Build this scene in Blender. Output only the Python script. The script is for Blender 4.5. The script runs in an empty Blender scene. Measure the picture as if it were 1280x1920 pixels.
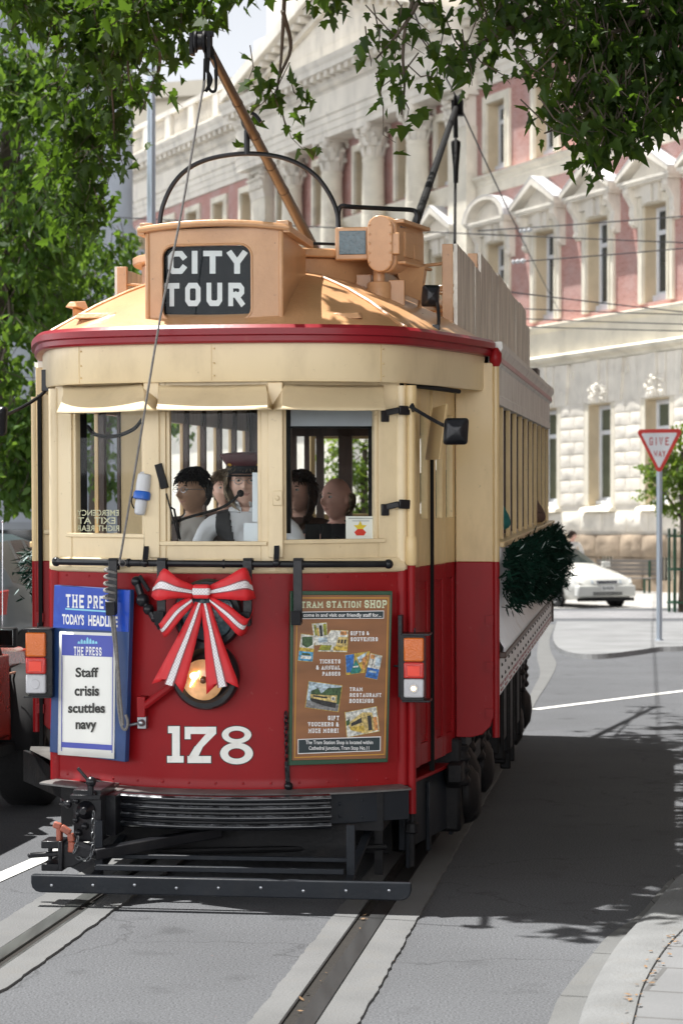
import bpy, bmesh, math, random
from math import sin, cos, tan, atan, atan2, radians, pi, sqrt, hypot, floor
from mathutils import Vector, Matrix, noise as mnoise
import numpy as np

# ------------------------------------------------------------------ camera, sky, sun, exposure
scene = bpy.context.scene
COL = scene.collection
FPX, HOR, CAMZ = 4200.0, 1000.0, 1.743      # focal length and horizon row in photo pixels, eye height
cam_d = bpy.data.cameras.new("camera")
cam = bpy.data.objects.new("camera", cam_d)
COL.objects.link(cam)
cam.location = (0, 0, CAMZ)
cam.rotation_euler = (radians(90), 0, 0)
cam_d.sensor_fit = 'VERTICAL'
cam_d.sensor_height = 36.0
cam_d.sensor_width = 24.0
cam_d.lens = 36.0 * FPX / 1920.0
cam_d.shift_y = (HOR - 960.0) / 1920.0
cam_d.clip_end = 2000.0
cam_d.dof.use_dof = True
cam_d.dof.focus_distance = 11.0
cam_d.dof.aperture_fstop = 5.0
scene.camera = cam

SUN_TO = Vector((-0.84, 0.46, 2.7)).normalized()    # direction towards the sun: high, behind the tram and to its left
SUN_EL = math.asin(SUN_TO.z)
sun_d = bpy.data.lights.new("sun", 'SUN')
sun_d.energy = 5.0
sun_d.angle = radians(0.5)
sun_d.color = (1.0, 0.97, 0.92)
sun = bpy.data.objects.new("sun", sun_d)
COL.objects.link(sun)
sun.rotation_euler = SUN_TO.to_track_quat('Z', 'Y').to_euler()

world = bpy.data.worlds.new("World")
scene.world = world
world.use_nodes = True
nt = world.node_tree
nt.nodes.clear()
wo = nt.nodes.new('ShaderNodeOutputWorld')
bg = nt.nodes.new('ShaderNodeBackground')
sky = nt.nodes.new('ShaderNodeTexSky')
sky.sky_type = 'NISHITA'
sky.sun_disc = False
sky.sun_elevation = SUN_EL
sky.sun_rotation = atan2(SUN_TO.x, SUN_TO.y)
sky.air_density = 1.0
sky.dust_density = 2.0
tcw = nt.nodes.new('ShaderNodeTexCoord')
wn = nt.nodes.new('ShaderNodeTexNoise')
wn.inputs['Scale'].default_value = 2.2
wn.inputs['Detail'].default_value = 6
wr = nt.nodes.new('ShaderNodeValToRGB')
wr.color_ramp.elements[0].position = 0.22
wr.color_ramp.elements[1].position = 0.50
wm = nt.nodes.new('ShaderNodeMixRGB')
wm.inputs['Color2'].default_value = (3.2, 3.3, 3.5, 1)      # bright thin cloud
nt.links.new(tcw.outputs['Generated'], wn.inputs['Vector'])
nt.links.new(wn.outputs['Fac'], wr.inputs['Fac'])
nt.links.new(wr.outputs['Color'], wm.inputs['Fac'])
nt.links.new(sky.outputs['Color'], wm.inputs['Color1'])
# added low cloud bank, unseen behind the viewer, to light tram front and facade
sep = nt.nodes.new('ShaderNodeSeparateXYZ'); nt.links.new(tcw.outputs['Generated'], sep.inputs[0])
dv = nt.nodes.new('ShaderNodeVectorMath'); dv.operation = 'DOT_PRODUCT'; dv.inputs[1].default_value = (-0.66, -0.75, 0.0)
nt.links.new(tcw.outputs['Generated'], dv.inputs[0])
def mrange(src, a, b, c, d):
    n = nt.nodes.new('ShaderNodeMapRange'); n.interpolation_type = 'SMOOTHSTEP'
    n.inputs['From Min'].default_value = a; n.inputs['From Max'].default_value = b; n.inputs['To Min'].default_value = c; n.inputs['To Max'].default_value = d
    nt.links.new(src, n.inputs['Value']); return n.outputs['Result']
az = mrange(dv.outputs['Value'], -0.15, 0.55, 0, 1)
el = mrange(sep.outputs['Z'], 0.20, 0.48, 1, 0)
cn = nt.nodes.new('ShaderNodeTexNoise'); cn.inputs['Scale'].default_value = 3.5; cn.inputs['Detail'].default_value = 7
nt.links.new(tcw.outputs['Generated'], cn.inputs['Vector'])
cm = mrange(cn.outputs['Fac'], 0.30, 0.55, 0.45, 1)
m1 = nt.nodes.new('ShaderNodeMath'); m1.operation = 'MULTIPLY'; nt.links.new(az, m1.inputs[0]); nt.links.new(el, m1.inputs[1])
m2 = nt.nodes.new('ShaderNodeMath'); m2.operation = 'MULTIPLY'; nt.links.new(m1.outputs[0], m2.inputs[0]); nt.links.new(cm, m2.inputs[1])
wb = nt.nodes.new('ShaderNodeMixRGB'); wb.inputs['Color2'].default_value = (33.0, 33.5, 34.5, 1)
nt.links.new(m2.outputs[0], wb.inputs['Fac']); 
hz = mrange(sep.outputs['Z'], 0.16, 0.46, 1, 0)         # milky haze low in the sky all round
wh = nt.nodes.new('ShaderNodeMixRGB'); wh.inputs['Color2'].default_value = (8.0, 8.3, 8.8, 1)
nt.links.new(hz, wh.inputs['Fac']); nt.links.new(wm.outputs['Color'], wh.inputs['Color1'])
nt.links.new(wh.outputs['Color'], wb.inputs['Color1'])
nt.links.new(wb.outputs['Color'], bg.inputs['Color'])

bg.inputs['Strength'].default_value = 0.06
nt.links.new(bg.outputs['Background'], wo.inputs['Surface'])

scene.view_settings.view_transform = 'Standard'
scene.view_settings.look = 'None'
scene.view_settings.gamma = 1.0
scene.view_settings.exposure = 0.96
scene.cycles.max_bounces = 10
scene.cycles.transparent_max_bounces = 24
scene.cycles.use_denoising = True

# ------------------------------------------------------------------ helpers
RNG = random.Random(11)

def W(px, py, Y):
    """photo pixel at depth Y -> world point"""
    return Vector(((px - 640) / FPX * Y, Y, CAMZ + (HOR - py) / FPX * Y))

def G(px, py, z=0.0):
    """photo pixel -> point on the level z"""
    Y = (CAMZ - z) * FPX / (py - HOR)
    return Vector(((px - 640) / FPX * Y, Y, z))

def Vc(*a):
    return Vector(a)

class MB:
    """collects shapes and links them as one mesh object"""
    def __init__(s):
        s.v = []; s.f = []; s.m = []; s.cm = 0; s.M = None
    def add(s, vs, fs, mi=None):
        b = len(s.v)
        for p in vs:
            p = Vector(p)
            s.v.append(tuple(s.M @ p) if s.M is not None else tuple(p))
        mi = s.cm if mi is None else mi
        for f in fs:
            s.f.append(tuple(i + b for i in f)); s.m.append(mi)
        return s
    def hexa(s, p, mi=None):
        return s.add(p, [(3, 2, 1, 0), (4, 5, 6, 7), (0, 1, 5, 4), (1, 2, 6, 5), (2, 3, 7, 6), (3, 0, 4, 7)], mi)
    def box(s, x0, x1, y0, y1, z0, z1, mi=None):
        return s.hexa([(x0, y0, z0), (x1, y0, z0), (x1, y1, z0), (x0, y1, z0), (x0, y0, z1), (x1, y0, z1), (x1, y1, z1), (x0, y1, z1)], mi)
    def obox(s, c, a, b, d, mi=None):
        c, a, b, d = Vector(c), Vector(a), Vector(b), Vector(d)
        if a.cross(b).dot(d) < 0: a = -a
        return s.hexa([c - a - b - d, c + a - b - d, c + a + b - d, c - a + b - d, c - a - b + d, c + a - b + d, c + a + b + d, c - a + b + d], mi)
    def beam(s, a, b, w, h, up=(0, 0, 1), mi=None):
        a, b = Vector(a), Vector(b)
        d = b - a
        t = d.normalized()
        sd = t.cross(Vector(up))
        if sd.length < 1e-5: sd = t.cross(Vector((1, 0, 0)))
        sd.normalize(); u = sd.cross(t)
        return s.obox((a + b) / 2, d / 2, sd * w / 2, u * h / 2, mi)
    def tube(s, pts, r, n=8, caps=True, closed=False, mi=None):
        pts = [Vector(p) for p in pts]
        k = len(pts)
        rs = r if isinstance(r, (list, tuple)) else [r] * k
        vs = []; up = None
        for i, p in enumerate(pts):
            if closed: t = pts[(i + 1) % k] - pts[i - 1]
            else: t = pts[min(i + 1, k - 1)] - pts[max(i - 1, 0)]
            t.normalize()
            if up is None:
                up = t.orthogonal().normalized()
            up = (up - t * up.dot(t))
            if up.length < 1e-6: up = t.orthogonal()
            up.normalize()
            sd = t.cross(up)
            for j in range(n):
                a = 2 * pi * j / n
                vs.append(p + (up * cos(a) + sd * sin(a)) * rs[i])
        fs = []
        for i in range(k if closed else k - 1):
            a, b = i * n, ((i + 1) % k) * n
            for j in range(n):
                j2 = (j + 1) % n
                fs.append((a + j, a + j2, b + j2, b + j))
        if caps and not closed:
            fs.append(tuple(range(n - 1, -1, -1)))
            fs.append(tuple((k - 1) * n + j for j in range(n)))
        return s.add(vs, fs, mi)
    def lathe(s, o, ax, prof, n=16, mi=None, caps=True):
        o, ax = Vector(o), Vector(ax).normalized()
        e = ax.orthogonal().normalized(); g = ax.cross(e)
        vs = []
        for r, h in prof:
            for j in range(n):
                a = 2 * pi * j / n
                vs.append(o + ax * h + (e * cos(a) + g * sin(a)) * r)
        fs = []
        for i in range(len(prof) - 1):
            for j in range(n):
                j2 = (j + 1) % n
                fs.append((i * n + j, i * n + j2, (i + 1) * n + j2, (i + 1) * n + j))
        if caps:
            fs.append(tuple(range(n - 1, -1, -1)))
            fs.append(tuple((len(prof) - 1) * n + j for j in range(n)))
        return s.add(vs, fs, mi)
    def prism(s, poly, d, mi=None):
        poly = [Vector(p) for p in poly]; d = Vector(d); n = len(poly)
        nn = Vector((0, 0, 0))
        for i in range(n): nn += poly[i].cross(poly[(i + 1) % n])
        if nn.dot(d) < 0: poly.reverse()
        vs = poly + [p + d for p in poly]
        fs = [tuple(range(n - 1, -1, -1)), tuple(range(n, 2 * n))]
        fs += [(i, (i + 1) % n, n + (i + 1) % n, n + i) for i in range(n)]
        return s.add(vs, fs, mi)
    def grid(s, rows, mi=None, flip=False):
        n = len(rows[0]); vs = [p for r in rows for p in r]; fs = []
        for i in range(len(rows) - 1):
            for j in range(n - 1):
                q = (i * n + j, i * n + j + 1, (i + 1) * n + j + 1, (i + 1) * n + j)
                fs.append(q[::-1] if flip else q)
        return s.add(vs, fs, mi)
    def sphere(s, c, r, n=12, m=8, mi=None):
        c = Vector(c); r = Vector((r, r, r)) if not hasattr(r, '__len__') else Vector(r)
        vs = [c + Vector((0, 0, r.z))]; fs = []
        for i in range(1, m):
            t = pi * i / m
            for j in range(n):
                a = 2 * pi * j / n
                vs.append(c + Vector((r.x * sin(t) * cos(a), r.y * sin(t) * sin(a), r.z * cos(t))))
        vs.append(c - Vector((0, 0, r.z)))
        L = len(vs) - 1
        for j in range(n):
            j2 = (j + 1) % n
            fs.append((0, 1 + j, 1 + j2))
            for i in range(m - 2):
                a = 1 + i * n; b = a + n
                fs.append((a + j, b + j, b + j2, a + j2))
            a = 1 + (m - 2) * n
            fs.append((a + j, L, a + j2))
        return s.add(vs, fs, mi)
    def build(s, name, mats, parent=None, bevel=0, solid=0, soff=0, ang=35, smooth=True, seg=2, normals=False):
        me = bpy.data.meshes.new(name)
        me.from_pydata(s.v, [], s.f)
        mats = mats if isinstance(mats, (list, tuple)) else [mats]
        for m in mats: me.materials.append(m)
        if len(mats) > 1: me.polygons.foreach_set('material_index', s.m)
        bm = bmesh.new(); bm.from_mesh(me)
        loose = [v for v in bm.verts if not v.link_faces]
        if loose: bmesh.ops.delete(bm, geom=loose, context='VERTS')
        if normals: bmesh.ops.recalc_face_normals(bm, faces=bm.faces)
        if smooth:
            lim = radians(ang)
            for f in bm.faces: f.smooth = True
            for e in bm.edges:
                if len(e.link_faces) == 2 and e.calc_face_angle(0) > lim: e.smooth = False
        bm.to_mesh(me); bm.free()
        o = bpy.data.objects.new(name, me)
        COL.objects.link(o)
        if parent is not None: o.parent = parent
        if solid:
            md = o.modifiers.new('thickness', 'SOLIDIFY'); md.thickness = solid; md.offset = soff
        if bevel:
            md = o.modifiers.new('edges', 'BEVEL'); md.width = bevel; md.segments = seg; md.limit_method = 'ANGLE'; md.angle_limit = radians(40)
            md.harden_normals = False
        return o

def tag(o, label=None, cat=None, group=None, kind=None):
    if label: o['label'] = label
    if cat: o['category'] = cat
    if group: o['group'] = group
    if kind: o['kind'] = kind
    return o

def thing(name, label, cat, loc=(0, 0, 0), rz=0.0, group=None):
    o = bpy.data.objects.new(name, None)
    o.empty_display_size = 0.2
    COL.objects.link(o)
    o.location = loc; o.rotation_euler = (0, 0, rz)
    return tag(o, label, cat, group)

def copy_tree(o, parent=None):
    c = o.copy(); COL.objects.link(c)
    if parent is not None: c.parent = parent
    for ch in list(o.children): copy_tree(ch, c)
    return c

def smoothpath(pts, k=6):
    """Catmull-Rom through points"""
    P = [Vector(p) for p in pts]
    P = [P[0] * 2 - P[1]] + P + [P[-1] * 2 - P[-2]]
    out = []
    for i in range(1, len(P) - 2):
        for j in range(k):
            t = j / k
            a, b, c, d = P[i - 1], P[i], P[i + 1], P[i + 2]
            out.append(0.5 * ((2 * b) + (c - a) * t + (2 * a - 5 * b + 4 * c - d) * t * t + (3 * b - a - 3 * c + d) * t ** 3))
    out.append(P[-2])
    return out

# ------------------------------------------------------------------ materials (all procedural)
def newmat(name):
    m = bpy.data.materials.new(name); m.use_nodes = True
    t = m.node_tree
    b = t.nodes.get('Principled BSDF')
    return m, t, b

def mat(name, col, rough=0.5, metal=0.0, var=0.12, vscale=3.0, bump=0.0, bscale=60.0, coat=0.0, chips=0.0, chipcol=(0.1, 0.08, 0.06), dirt=0.0, dcol=(0.05, 0.04, 0.03), dscale=2.0, spec=0.5, stretch=None, emit=None, estr=0.0, dpos=(0.52, 0.75)):
    m, t, b = newmat(name)
    N, L = t.nodes, t.links
    tc = N.new('ShaderNodeTexCoord')
    vec = tc.outputs['Object']
    if stretch:
        mp = N.new('ShaderNodeMapping'); mp.inputs['Scale'].default_value = stretch
        L.new(vec, mp.inputs['Vector']); vec2 = mp.outputs['Vector']
    else: vec2 = vec
    nz = N.new('ShaderNodeTexNoise'); nz.inputs['Scale'].default_value = vscale; nz.inputs['Detail'].default_value = 5
    L.new(vec2, nz.inputs['Vector'])
    mr = N.new('ShaderNodeMapRange')
    mr.inputs['From Min'].default_value = 0.3; mr.inputs['From Max'].default_value = 0.7
    mr.inputs['To Min'].default_value = 1 - var; mr.inputs['To Max'].default_value = 1 + var
    L.new(nz.outputs['Fac'], mr.inputs['Value'])
    mx = N.new('ShaderNodeVectorMath'); mx.operation = 'SCALE'
    mx.inputs[0].default_value = col[:3]
    L.new(mr.outputs['Result'], mx.inputs['Scale'])
    cout = mx.outputs['Vector']
    if dirt > 0:
        n2 = N.new('ShaderNodeTexNoise'); n2.inputs['Scale'].default_value = dscale; n2.inputs['Detail'].default_value = 8; n2.inputs['Roughness'].default_value = 0.65
        L.new(vec2, n2.inputs['Vector'])
        cr = N.new('ShaderNodeMapRange'); cr.inputs['From Min'].default_value = dpos[0]; cr.inputs['From Max'].default_value = dpos[1]
        cr.inputs['To Max'].default_value = dirt
        L.new(n2.outputs['Fac'], cr.inputs['Value'])
        mm = N.new('ShaderNodeMixRGB'); mm.inputs['Color2'].default_value = (*dcol, 1)
        L.new(cr.outputs['Result'], mm.inputs['Fac']); L.new(cout, mm.inputs['Color1'])
        cout = mm.outputs['Color']
    if chips > 0:      # small flaked spots and scratches
        n4 = N.new('ShaderNodeTexNoise'); n4.inputs['Scale'].default_value = 26; n4.inputs['Detail'].default_value = 9; n4.inputs['Roughness'].default_value = 0.75
        L.new(vec, n4.inputs['Vector'])
        c4 = N.new('ShaderNodeMapRange'); c4.inputs['From Min'].default_value = 0.635; c4.inputs['From Max'].default_value = 0.665; c4.inputs['To Max'].default_value = chips
        L.new(n4.outputs['Fac'], c4.inputs['Value'])
        m4 = N.new('ShaderNodeMixRGB'); m4.inputs['Color2'].default_value = (*chipcol, 1)
        L.new(c4.outputs['Result'], m4.inputs['Fac']); L.new(cout, m4.inputs['Color1']); cout = m4.outputs['Color']
    L.new(cout, b.inputs['Base Color'])
    rr = N.new('ShaderNodeMapRange'); rr.inputs['To Min'].default_value = max(0.02, rough - 0.08); rr.inputs['To Max'].default_value = min(1, rough + 0.08)
    L.new(nz.outputs['Fac'], rr.inputs['Value']); L.new(rr.outputs['Result'], b.inputs['Roughness'])
    b.inputs['Metallic'].default_value = metal
    b.inputs['Specular IOR Level'].default_value = spec
    if coat:
        b.inputs['Coat Weight'].default_value = coat; b.inputs['Coat Roughness'].default_value = 0.12
    if bump:
        n3 = N.new('ShaderNodeTexNoise'); n3.inputs['Scale'].default_value = bscale; n3.inputs['Detail'].default_value = 4
        L.new(vec2, n3.inputs['Vector'])
        bp = N.new('ShaderNodeBump'); bp.inputs['Strength'].default_value = bump; bp.inputs['Distance'].default_value = 0.01
        L.new(n3.outputs['Fac'], bp.inputs['Height']); L.new(bp.outputs['Normal'], b.inputs['Normal'])
    if emit:
        b.inputs['Emission Color'].default_value = (*emit, 1); b.inputs['Emission Strength'].default_value = estr
    return m

def glassmat(name, tint=(0.9, 0.95, 0.93), refl=1.0, rough=0.02):
    m, t, b = newmat(name)
    N, L = t.nodes, t.links
    N.remove(b)
    out = N.get('Material Output')
    tr = N.new('ShaderNodeBsdfTransparent'); tr.inputs['Color'].default_value = (*tint, 1)
    gl = N.new('ShaderNodeBsdfGlossy'); gl.inputs['Roughness'].default_value = rough
    fr = N.new('ShaderNodeLayerWeight'); fr.inputs['Blend'].default_value = 0.5
    pw = N.new('ShaderNodeMath'); pw.operation = 'POWER'; pw.inputs[1].default_value = 4.0
    ma = N.new('ShaderNodeMath'); ma.operation = 'MULTIPLY_ADD'; ma.inputs[1].default_value = 0.9; ma.inputs[2].default_value = 0.05
    ml = N.new('ShaderNodeMath'); ml.operation = 'MULTIPLY'; ml.inputs[1].default_value = refl
    mx = N.new('ShaderNodeMixShader')
    L.new(fr.outputs['Facing'], pw.inputs[0]); L.new(pw.outputs[0], ma.inputs[0]); L.new(ma.outputs[0], ml.inputs[0]); L.new(ml.outputs[0], mx.inputs['Fac'])
    L.new(tr.outputs[0], mx.inputs[1]); L.new(gl.outputs[0], mx.inputs[2]); L.new(mx.outputs[0], out.inputs['Surface'])
    return m

def leafmat(name, c0, c1, trans=0.45, tcol=(0.30, 0.48, 0.04)):
    m, t, b = newmat(name)
    N, L = t.nodes, t.links
    out = N.get('Material Output')
    ge = N.new('ShaderNodeNewGeometry')
    rp = N.new('ShaderNodeValToRGB')
    rp.color_ramp.elements[0].color = (*c0, 1); rp.color_ramp.elements[1].color = (*c1, 1)
    L.new(ge.outputs['Random Per Island'], rp.inputs['Fac'])
    L.new(rp.outputs['Color'], b.inputs['Base Color'])
    b.inputs['Roughness'].default_value = 0.55
    b.inputs['Specular IOR Level'].default_value = 0.22
    tl = N.new('ShaderNodeBsdfTranslucent'); tl.inputs['Color'].default_value = (*tcol, 1)
    mx = N.new('ShaderNodeMixShader'); mx.inputs['Fac'].default_value = trans
    L.new(b.outputs[0], mx.inputs[1]); L.new(tl.outputs[0], mx.inputs[2]); L.new(mx.outputs[0], out.inputs['Surface'])
    return m

M = {}
M['cream'] = mat('cream_paint', (0.74, 0.60, 0.375), 0.38, var=0.05, vscale=2.0, bump=0.05, bscale=45, coat=0.2, chips=.5, chipcol=(.42, .30, .16), dirt=0.55, dcol=(0.36, 0.26, 0.14), dscale=3.2, stretch=(1, 1, .45), dpos=(0.5, 0.85))
M['cream_old'] = mat('cream_paint_grimy', (0.68, 0.50, 0.25), 0.40, var=0.05, vscale=2.0, bump=0.05, bscale=45, coat=0.2, chips=.6, chipcol=(.30, .22, .12), dirt=0.55, dcol=(0.24, 0.16, 0.07), dscale=4, stretch=(1, 1, 0.35), dpos=(0.48, 0.8))
M['red'] = mat('red_paint', (0.265, 0.008, 0.011), 0.36, var=0.07, vscale=2.5, bump=0.05, bscale=40, coat=0.03, spec=.2, chips=.35, chipcol=(.36, .10, .09), dirt=0.5, dcol=(0.13, 0.012, 0.014), dscale=3.5, stretch=(1, 1, 0.5))
M['redband'] = mat('red_gutter_paint', (0.25, 0.011, 0.019), 0.33, var=0.12, vscale=4, bump=0.06, bscale=30, spec=.3, coat=0.08, dirt=0.3, dcol=(0.45, 0.16, 0.10), dscale=9, dpos=(0.62, 0.8))
M['tan'] = mat('tan_roof_paint', (0.56, 0.31, 0.15), 0.36, var=0.07, vscale=2.2, bump=0.22, bscale=55, coat=0.12, chips=.7, chipcol=(.20, .11, .06), dirt=0.6, dcol=(0.30, 0.15, 0.07), dscale=2.6, dpos=(.46, .8))
M['black'] = mat('black_gloss_paint', (0.009, 0.0095, 0.012), 0.30, var=0.3, bump=0.1, bscale=50, coat=0.08, spec=.3, dirt=0.3, dcol=(0.05, 0.048, 0.045), dscale=6)
M['darkiron'] = mat('dark_iron', (0.009, 0.009, 0.010), 0.5, var=0.35, bump=0.2, bscale=40, dirt=0.5, dcol=(0.035, 0.03, 0.026), dscale=7, spec=.18)
M['ribblack'] = mat('glossy_black_bumper', (0.010, 0.011, 0.014), 0.16, var=0.3, bump=0.08, bscale=60, coat=0.8)
M['greyiron'] = mat('grey_painted_steel', (0.017, 0.020, 0.025), 0.4, var=0.2, bump=0.12, bscale=40, dirt=0.35, dcol=(0.04, 0.038, 0.036), dscale=7, spec=.2)
M['scuffed'] = mat('scuffed_step_steel', (0.13, 0.125, 0.12), 0.42, var=0.3, vscale=8, bump=0.2, bscale=40, dirt=0.8, dcol=(0.04, 0.035, 0.035), dscale=12)
M['rubber'] = mat('black_rubber', (0.010, 0.010, 0.010), 0.75, var=0.2, bump=0.15, bscale=60, spec=.15)
M['brass'] = mat('bronze_tube', (0.085, 0.052, 0.03), 0.34, metal=0.35, var=0.3, vscale=9, bump=0.1, bscale=40, dirt=0.6, dcol=(0.06, 0.04, 0.03), dscale=10)
M['brown'] = mat('dark_brown_wood', (0.05, 0.024, 0.014), 0.4, var=0.3, vscale=5, stretch=(8, 8, 1), bump=0.1)
M['whitebd'] = mat('weathered_white_board', (0.74, 0.72, 0.68), 0.55, var=0.10, vscale=7, bump=0.35, bscale=9, stretch=(1, 3.5, 0.6), dirt=0.75, dcol=(0.22, 0.18, 0.15), dscale=4.5, dpos=(0.5, 0.8))
M['whitepl'] = mat('white_panel', (0.72, 0.72, 0.74), 0.4, var=0.07, vscale=5, bump=0.1, bscale=20, dirt=0.55, dcol=(0.32, 0.27, 0.2), dscale=5, stretch=(1, 2, 0.6))
M['white'] = mat('white_paint', (0.80, 0.80, 0.79), 0.4, var=0.04)
M['offwhite'] = mat('off_white_numeral_paint', (0.78, 0.78, 0.73), 0.4, var=0.05, dirt=0.25, dcol=(0.4, 0.3, 0.25), dscale=20)
M['rope'] = mat('grey_rope', (0.19, 0.18, 0.17), 0.8, var=0.25, vscale=60, bump=0.5, bscale=150)
M['paper'] = mat('white_paper', (0.82, 0.82, 0.77), 0.6, var=0.03, bump=0.08, bscale=12)
M['ink'] = mat('black_ink', (0.02, 0.02, 0.02), 0.6)
M['blue'] = mat('blue_enamel', (0.006, 0.055, 0.42), 0.3, var=0.12, vscale=6, coat=0.3, dirt=0.4, dcol=(0.05, 0.16, 0.62), dscale=8)
M['bluedk'] = mat('dull_blue_backing', (0.02, 0.055, 0.17), 0.4, var=0.2, vscale=5)
M['blueprint'] = mat('printed_blue', (0.07, 0.09, 0.40), 0.55, var=0.05)
M['cyan'] = mat('pale_blue_line', (0.25, 0.6, 0.75), 0.5)
M['green'] = mat('dark_green_frame', (0.012, 0.065, 0.03), 0.35, var=0.2, coat=0.2, dirt=0.3, dcol=(0.12, 0.2, 0.12), dscale=20, dpos=(0.6, 0.8))
M['poster'] = mat('brown_poster', (0.26, 0.105, 0.035), 0.35, var=0.18, vscale=4, stretch=(1, 1, 4), coat=0.4)
M['gold'] = mat('printed_gold', (0.55, 0.27, 0.04), 0.45)
M['slate'] = mat('printed_slate', (0.02, 0.035, 0.04), 0.45)
M['palegreen'] = mat('printed_pale_green', (0.62, 0.66, 0.45), 0.5)
M['amber'] = mat('amber_lens', (0.62, 0.13, 0.005), 0.2, var=0.1, coat=0.5, bump=0.3, bscale=120)
M['redlens'] = mat('red_lens', (0.55, 0.02, 0.012), 0.2, var=0.1, coat=0.5, bump=0.3, bscale=120)
M['redlit'] = mat('red_reflector', (0.85, 0.05, 0.02), 0.2, coat=0.5)
M['clearlens'] = mat('clear_lens', (0.52, 0.52, 0.54), 0.15, var=0.12, coat=0.6, bump=0.4, bscale=140)
M['bulb'] = mat('lit_bulb', (1, 0.7, 0.3), 0.3, emit=(1.0, 0.62, 0.22), estr=9)
M['lamplens'] = mat('lit_headlamp_lens', (0.62, 0.36, 0.18), 0.08, var=0.45, vscale=14, coat=0.9, emit=(1.0, 0.50, 0.18), estr=0.13)
M['ribbon'] = mat('red_ribbon', (0.62, 0.014, 0.02), 0.55, var=0.08, vscale=10, bump=0.1, bscale=200)
M['teal'] = mat('textured_teal_glass', (0.035, 0.08, 0.10), 0.18, var=0.3, vscale=40, bump=0.6, bscale=55, coat=0.5)
M['signglass'] = mat('dark_sign_blind', (0.010, 0.014, 0.017), 0.35, var=0.25, vscale=6, dirt=0.25, dcol=(0.05, 0.05, 0.05), dscale=9, spec=.08)
M['letters'] = mat('white_blind_letters', (0.70, 0.73, 0.72), 0.5, var=0.06)
M['glass'] = glassmat('window_glass', (0.975, 0.985, 0.98), 0.15)
M['glassclear'] = glassmat('sign_cover_glass', (0.93, 0.95, 0.95), 0.2)
M['ceil'] = mat('dark_varnished_ceiling', (0.09, 0.06, 0.04), 0.4)
M['floorboard'] = mat('dark_floor', (0.06, 0.05, 0.04), 0.6)
M['skin'] = mat('skin', (0.72, 0.46, 0.36), 0.5, var=0.08, vscale=14)
M['skin_tan'] = mat('tanned_skin', (0.58, 0.35, 0.23), 0.5, var=0.08, vscale=14)
M['skin_red'] = mat('ruddy_skin', (0.68, 0.40, 0.32), 0.5, var=0.08, vscale=14)
M['hair_blk'] = mat('black_hair', (0.010, 0.009, 0.009), 0.4, var=0.4, vscale=20, bump=0.6, bscale=120)
M['hair_br'] = mat('brown_hair', (0.055, 0.030, 0.018), 0.45, var=0.4, vscale=20, bump=0.6, bscale=120)
M['hair_gr'] = mat('fair_grey_hair', (0.26, 0.20, 0.13), 0.5, var=0.3, vscale=20, bump=0.6, bscale=120)
M['shirt'] = mat('pale_grey_shirt', (0.72, 0.74, 0.77), 0.7, var=0.08, bump=0.3, bscale=14)
M['vest'] = mat('black_waistcoat', (0.010, 0.011, 0.014), 0.7, bump=0.2, bscale=20)
M['maroon'] = mat('maroon_felt', (0.075, 0.008, 0.014), 0.75, var=0.12)
M['trousers'] = mat('dark_trousers', (0.02, 0.02, 0.025), 0.75)
M['jacket'] = mat('taupe_jacket', (0.12, 0.09, 0.08), 0.75)
M['lightshirt'] = mat('light_shirt', (0.66, 0.64, 0.60), 0.7, bump=0.3, bscale=14)
M['browncloth'] = mat('brown_blouse', (0.10, 0.055, 0.04), 0.75, bump=0.3, bscale=14)
M['blackcloth'] = mat('black_shirt', (0.014, 0.014, 0.016), 0.75)
M['tealcloth'] = mat('teal_cap', (0.006, 0.12, 0.11), 0.7)
M['eyewhite'] = mat('eye_white', (0.6, 0.58, 0.55), 0.2)
M['iris'] = mat('dark_iris', (0.02, 0.015, 0.012), 0.1)
M['lips'] = mat('lips', (0.50, 0.25, 0.21), 0.45)
M['steel'] = mat('bare_steel', (0.35, 0.36, 0.38), 0.3, metal=0.9, var=0.2, vscale=12)
M['plasticgrey'] = mat('pale_grey_plastic', (0.55, 0.56, 0.57), 0.4)
M['plasticblue'] = mat('blue_plastic', (0.02, 0.12, 0.5), 0.35)
M['rust'] = mat('red_oxide_paint', (0.36, 0.10, 0.06), 0.5, var=0.2, vscale=9, bump=0.2, dirt=0.5, dcol=(0.10, 0.04, 0.03), dscale=14)
# ------------------------------------------------------------------ lettering
_tc = {}
def bfont(s, bold=0.0):
    key = (s, bold)
    if key in _tc: return _tc[key]
    cu = bpy.data.curves.new('lettering', 'FONT'); cu.body = s; cu.size = 1.0; cu.offset = bold; cu.resolution_u = 4
    o = bpy.data.objects.new('lettering', cu); COL.objects.link(o)
    dg = bpy.context.evaluated_depsgraph_get(); dg.update()
    me = bpy.data.meshes.new_from_object(o.evaluated_get(dg))
    vs = [(v.co.x, v.co.y) for v in me.vertices]; fs = [tuple(p.vertices) for p in me.polygons]
    bpy.data.objects.remove(o); bpy.data.meshes.remove(me); bpy.data.curves.remove(cu)
    _tc[key] = (vs, fs)
    return vs, fs

def fit(vs, x0, x1, y0, y1, mirror=False):
    xs = [p[0] for p in vs]; ys = [p[1] for p in vs]
    a, b, c, d = min(xs), max(xs), min(ys), max(ys)
    out = []
    for x, y in vs:
        t = (x - a) / (b - a)
        if mirror: t = 1 - t
        out.append((x0 + t * (x1 - x0), y0 + (y - c) / max(1e-6, d - c) * (y1 - y0)))
    return out

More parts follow.
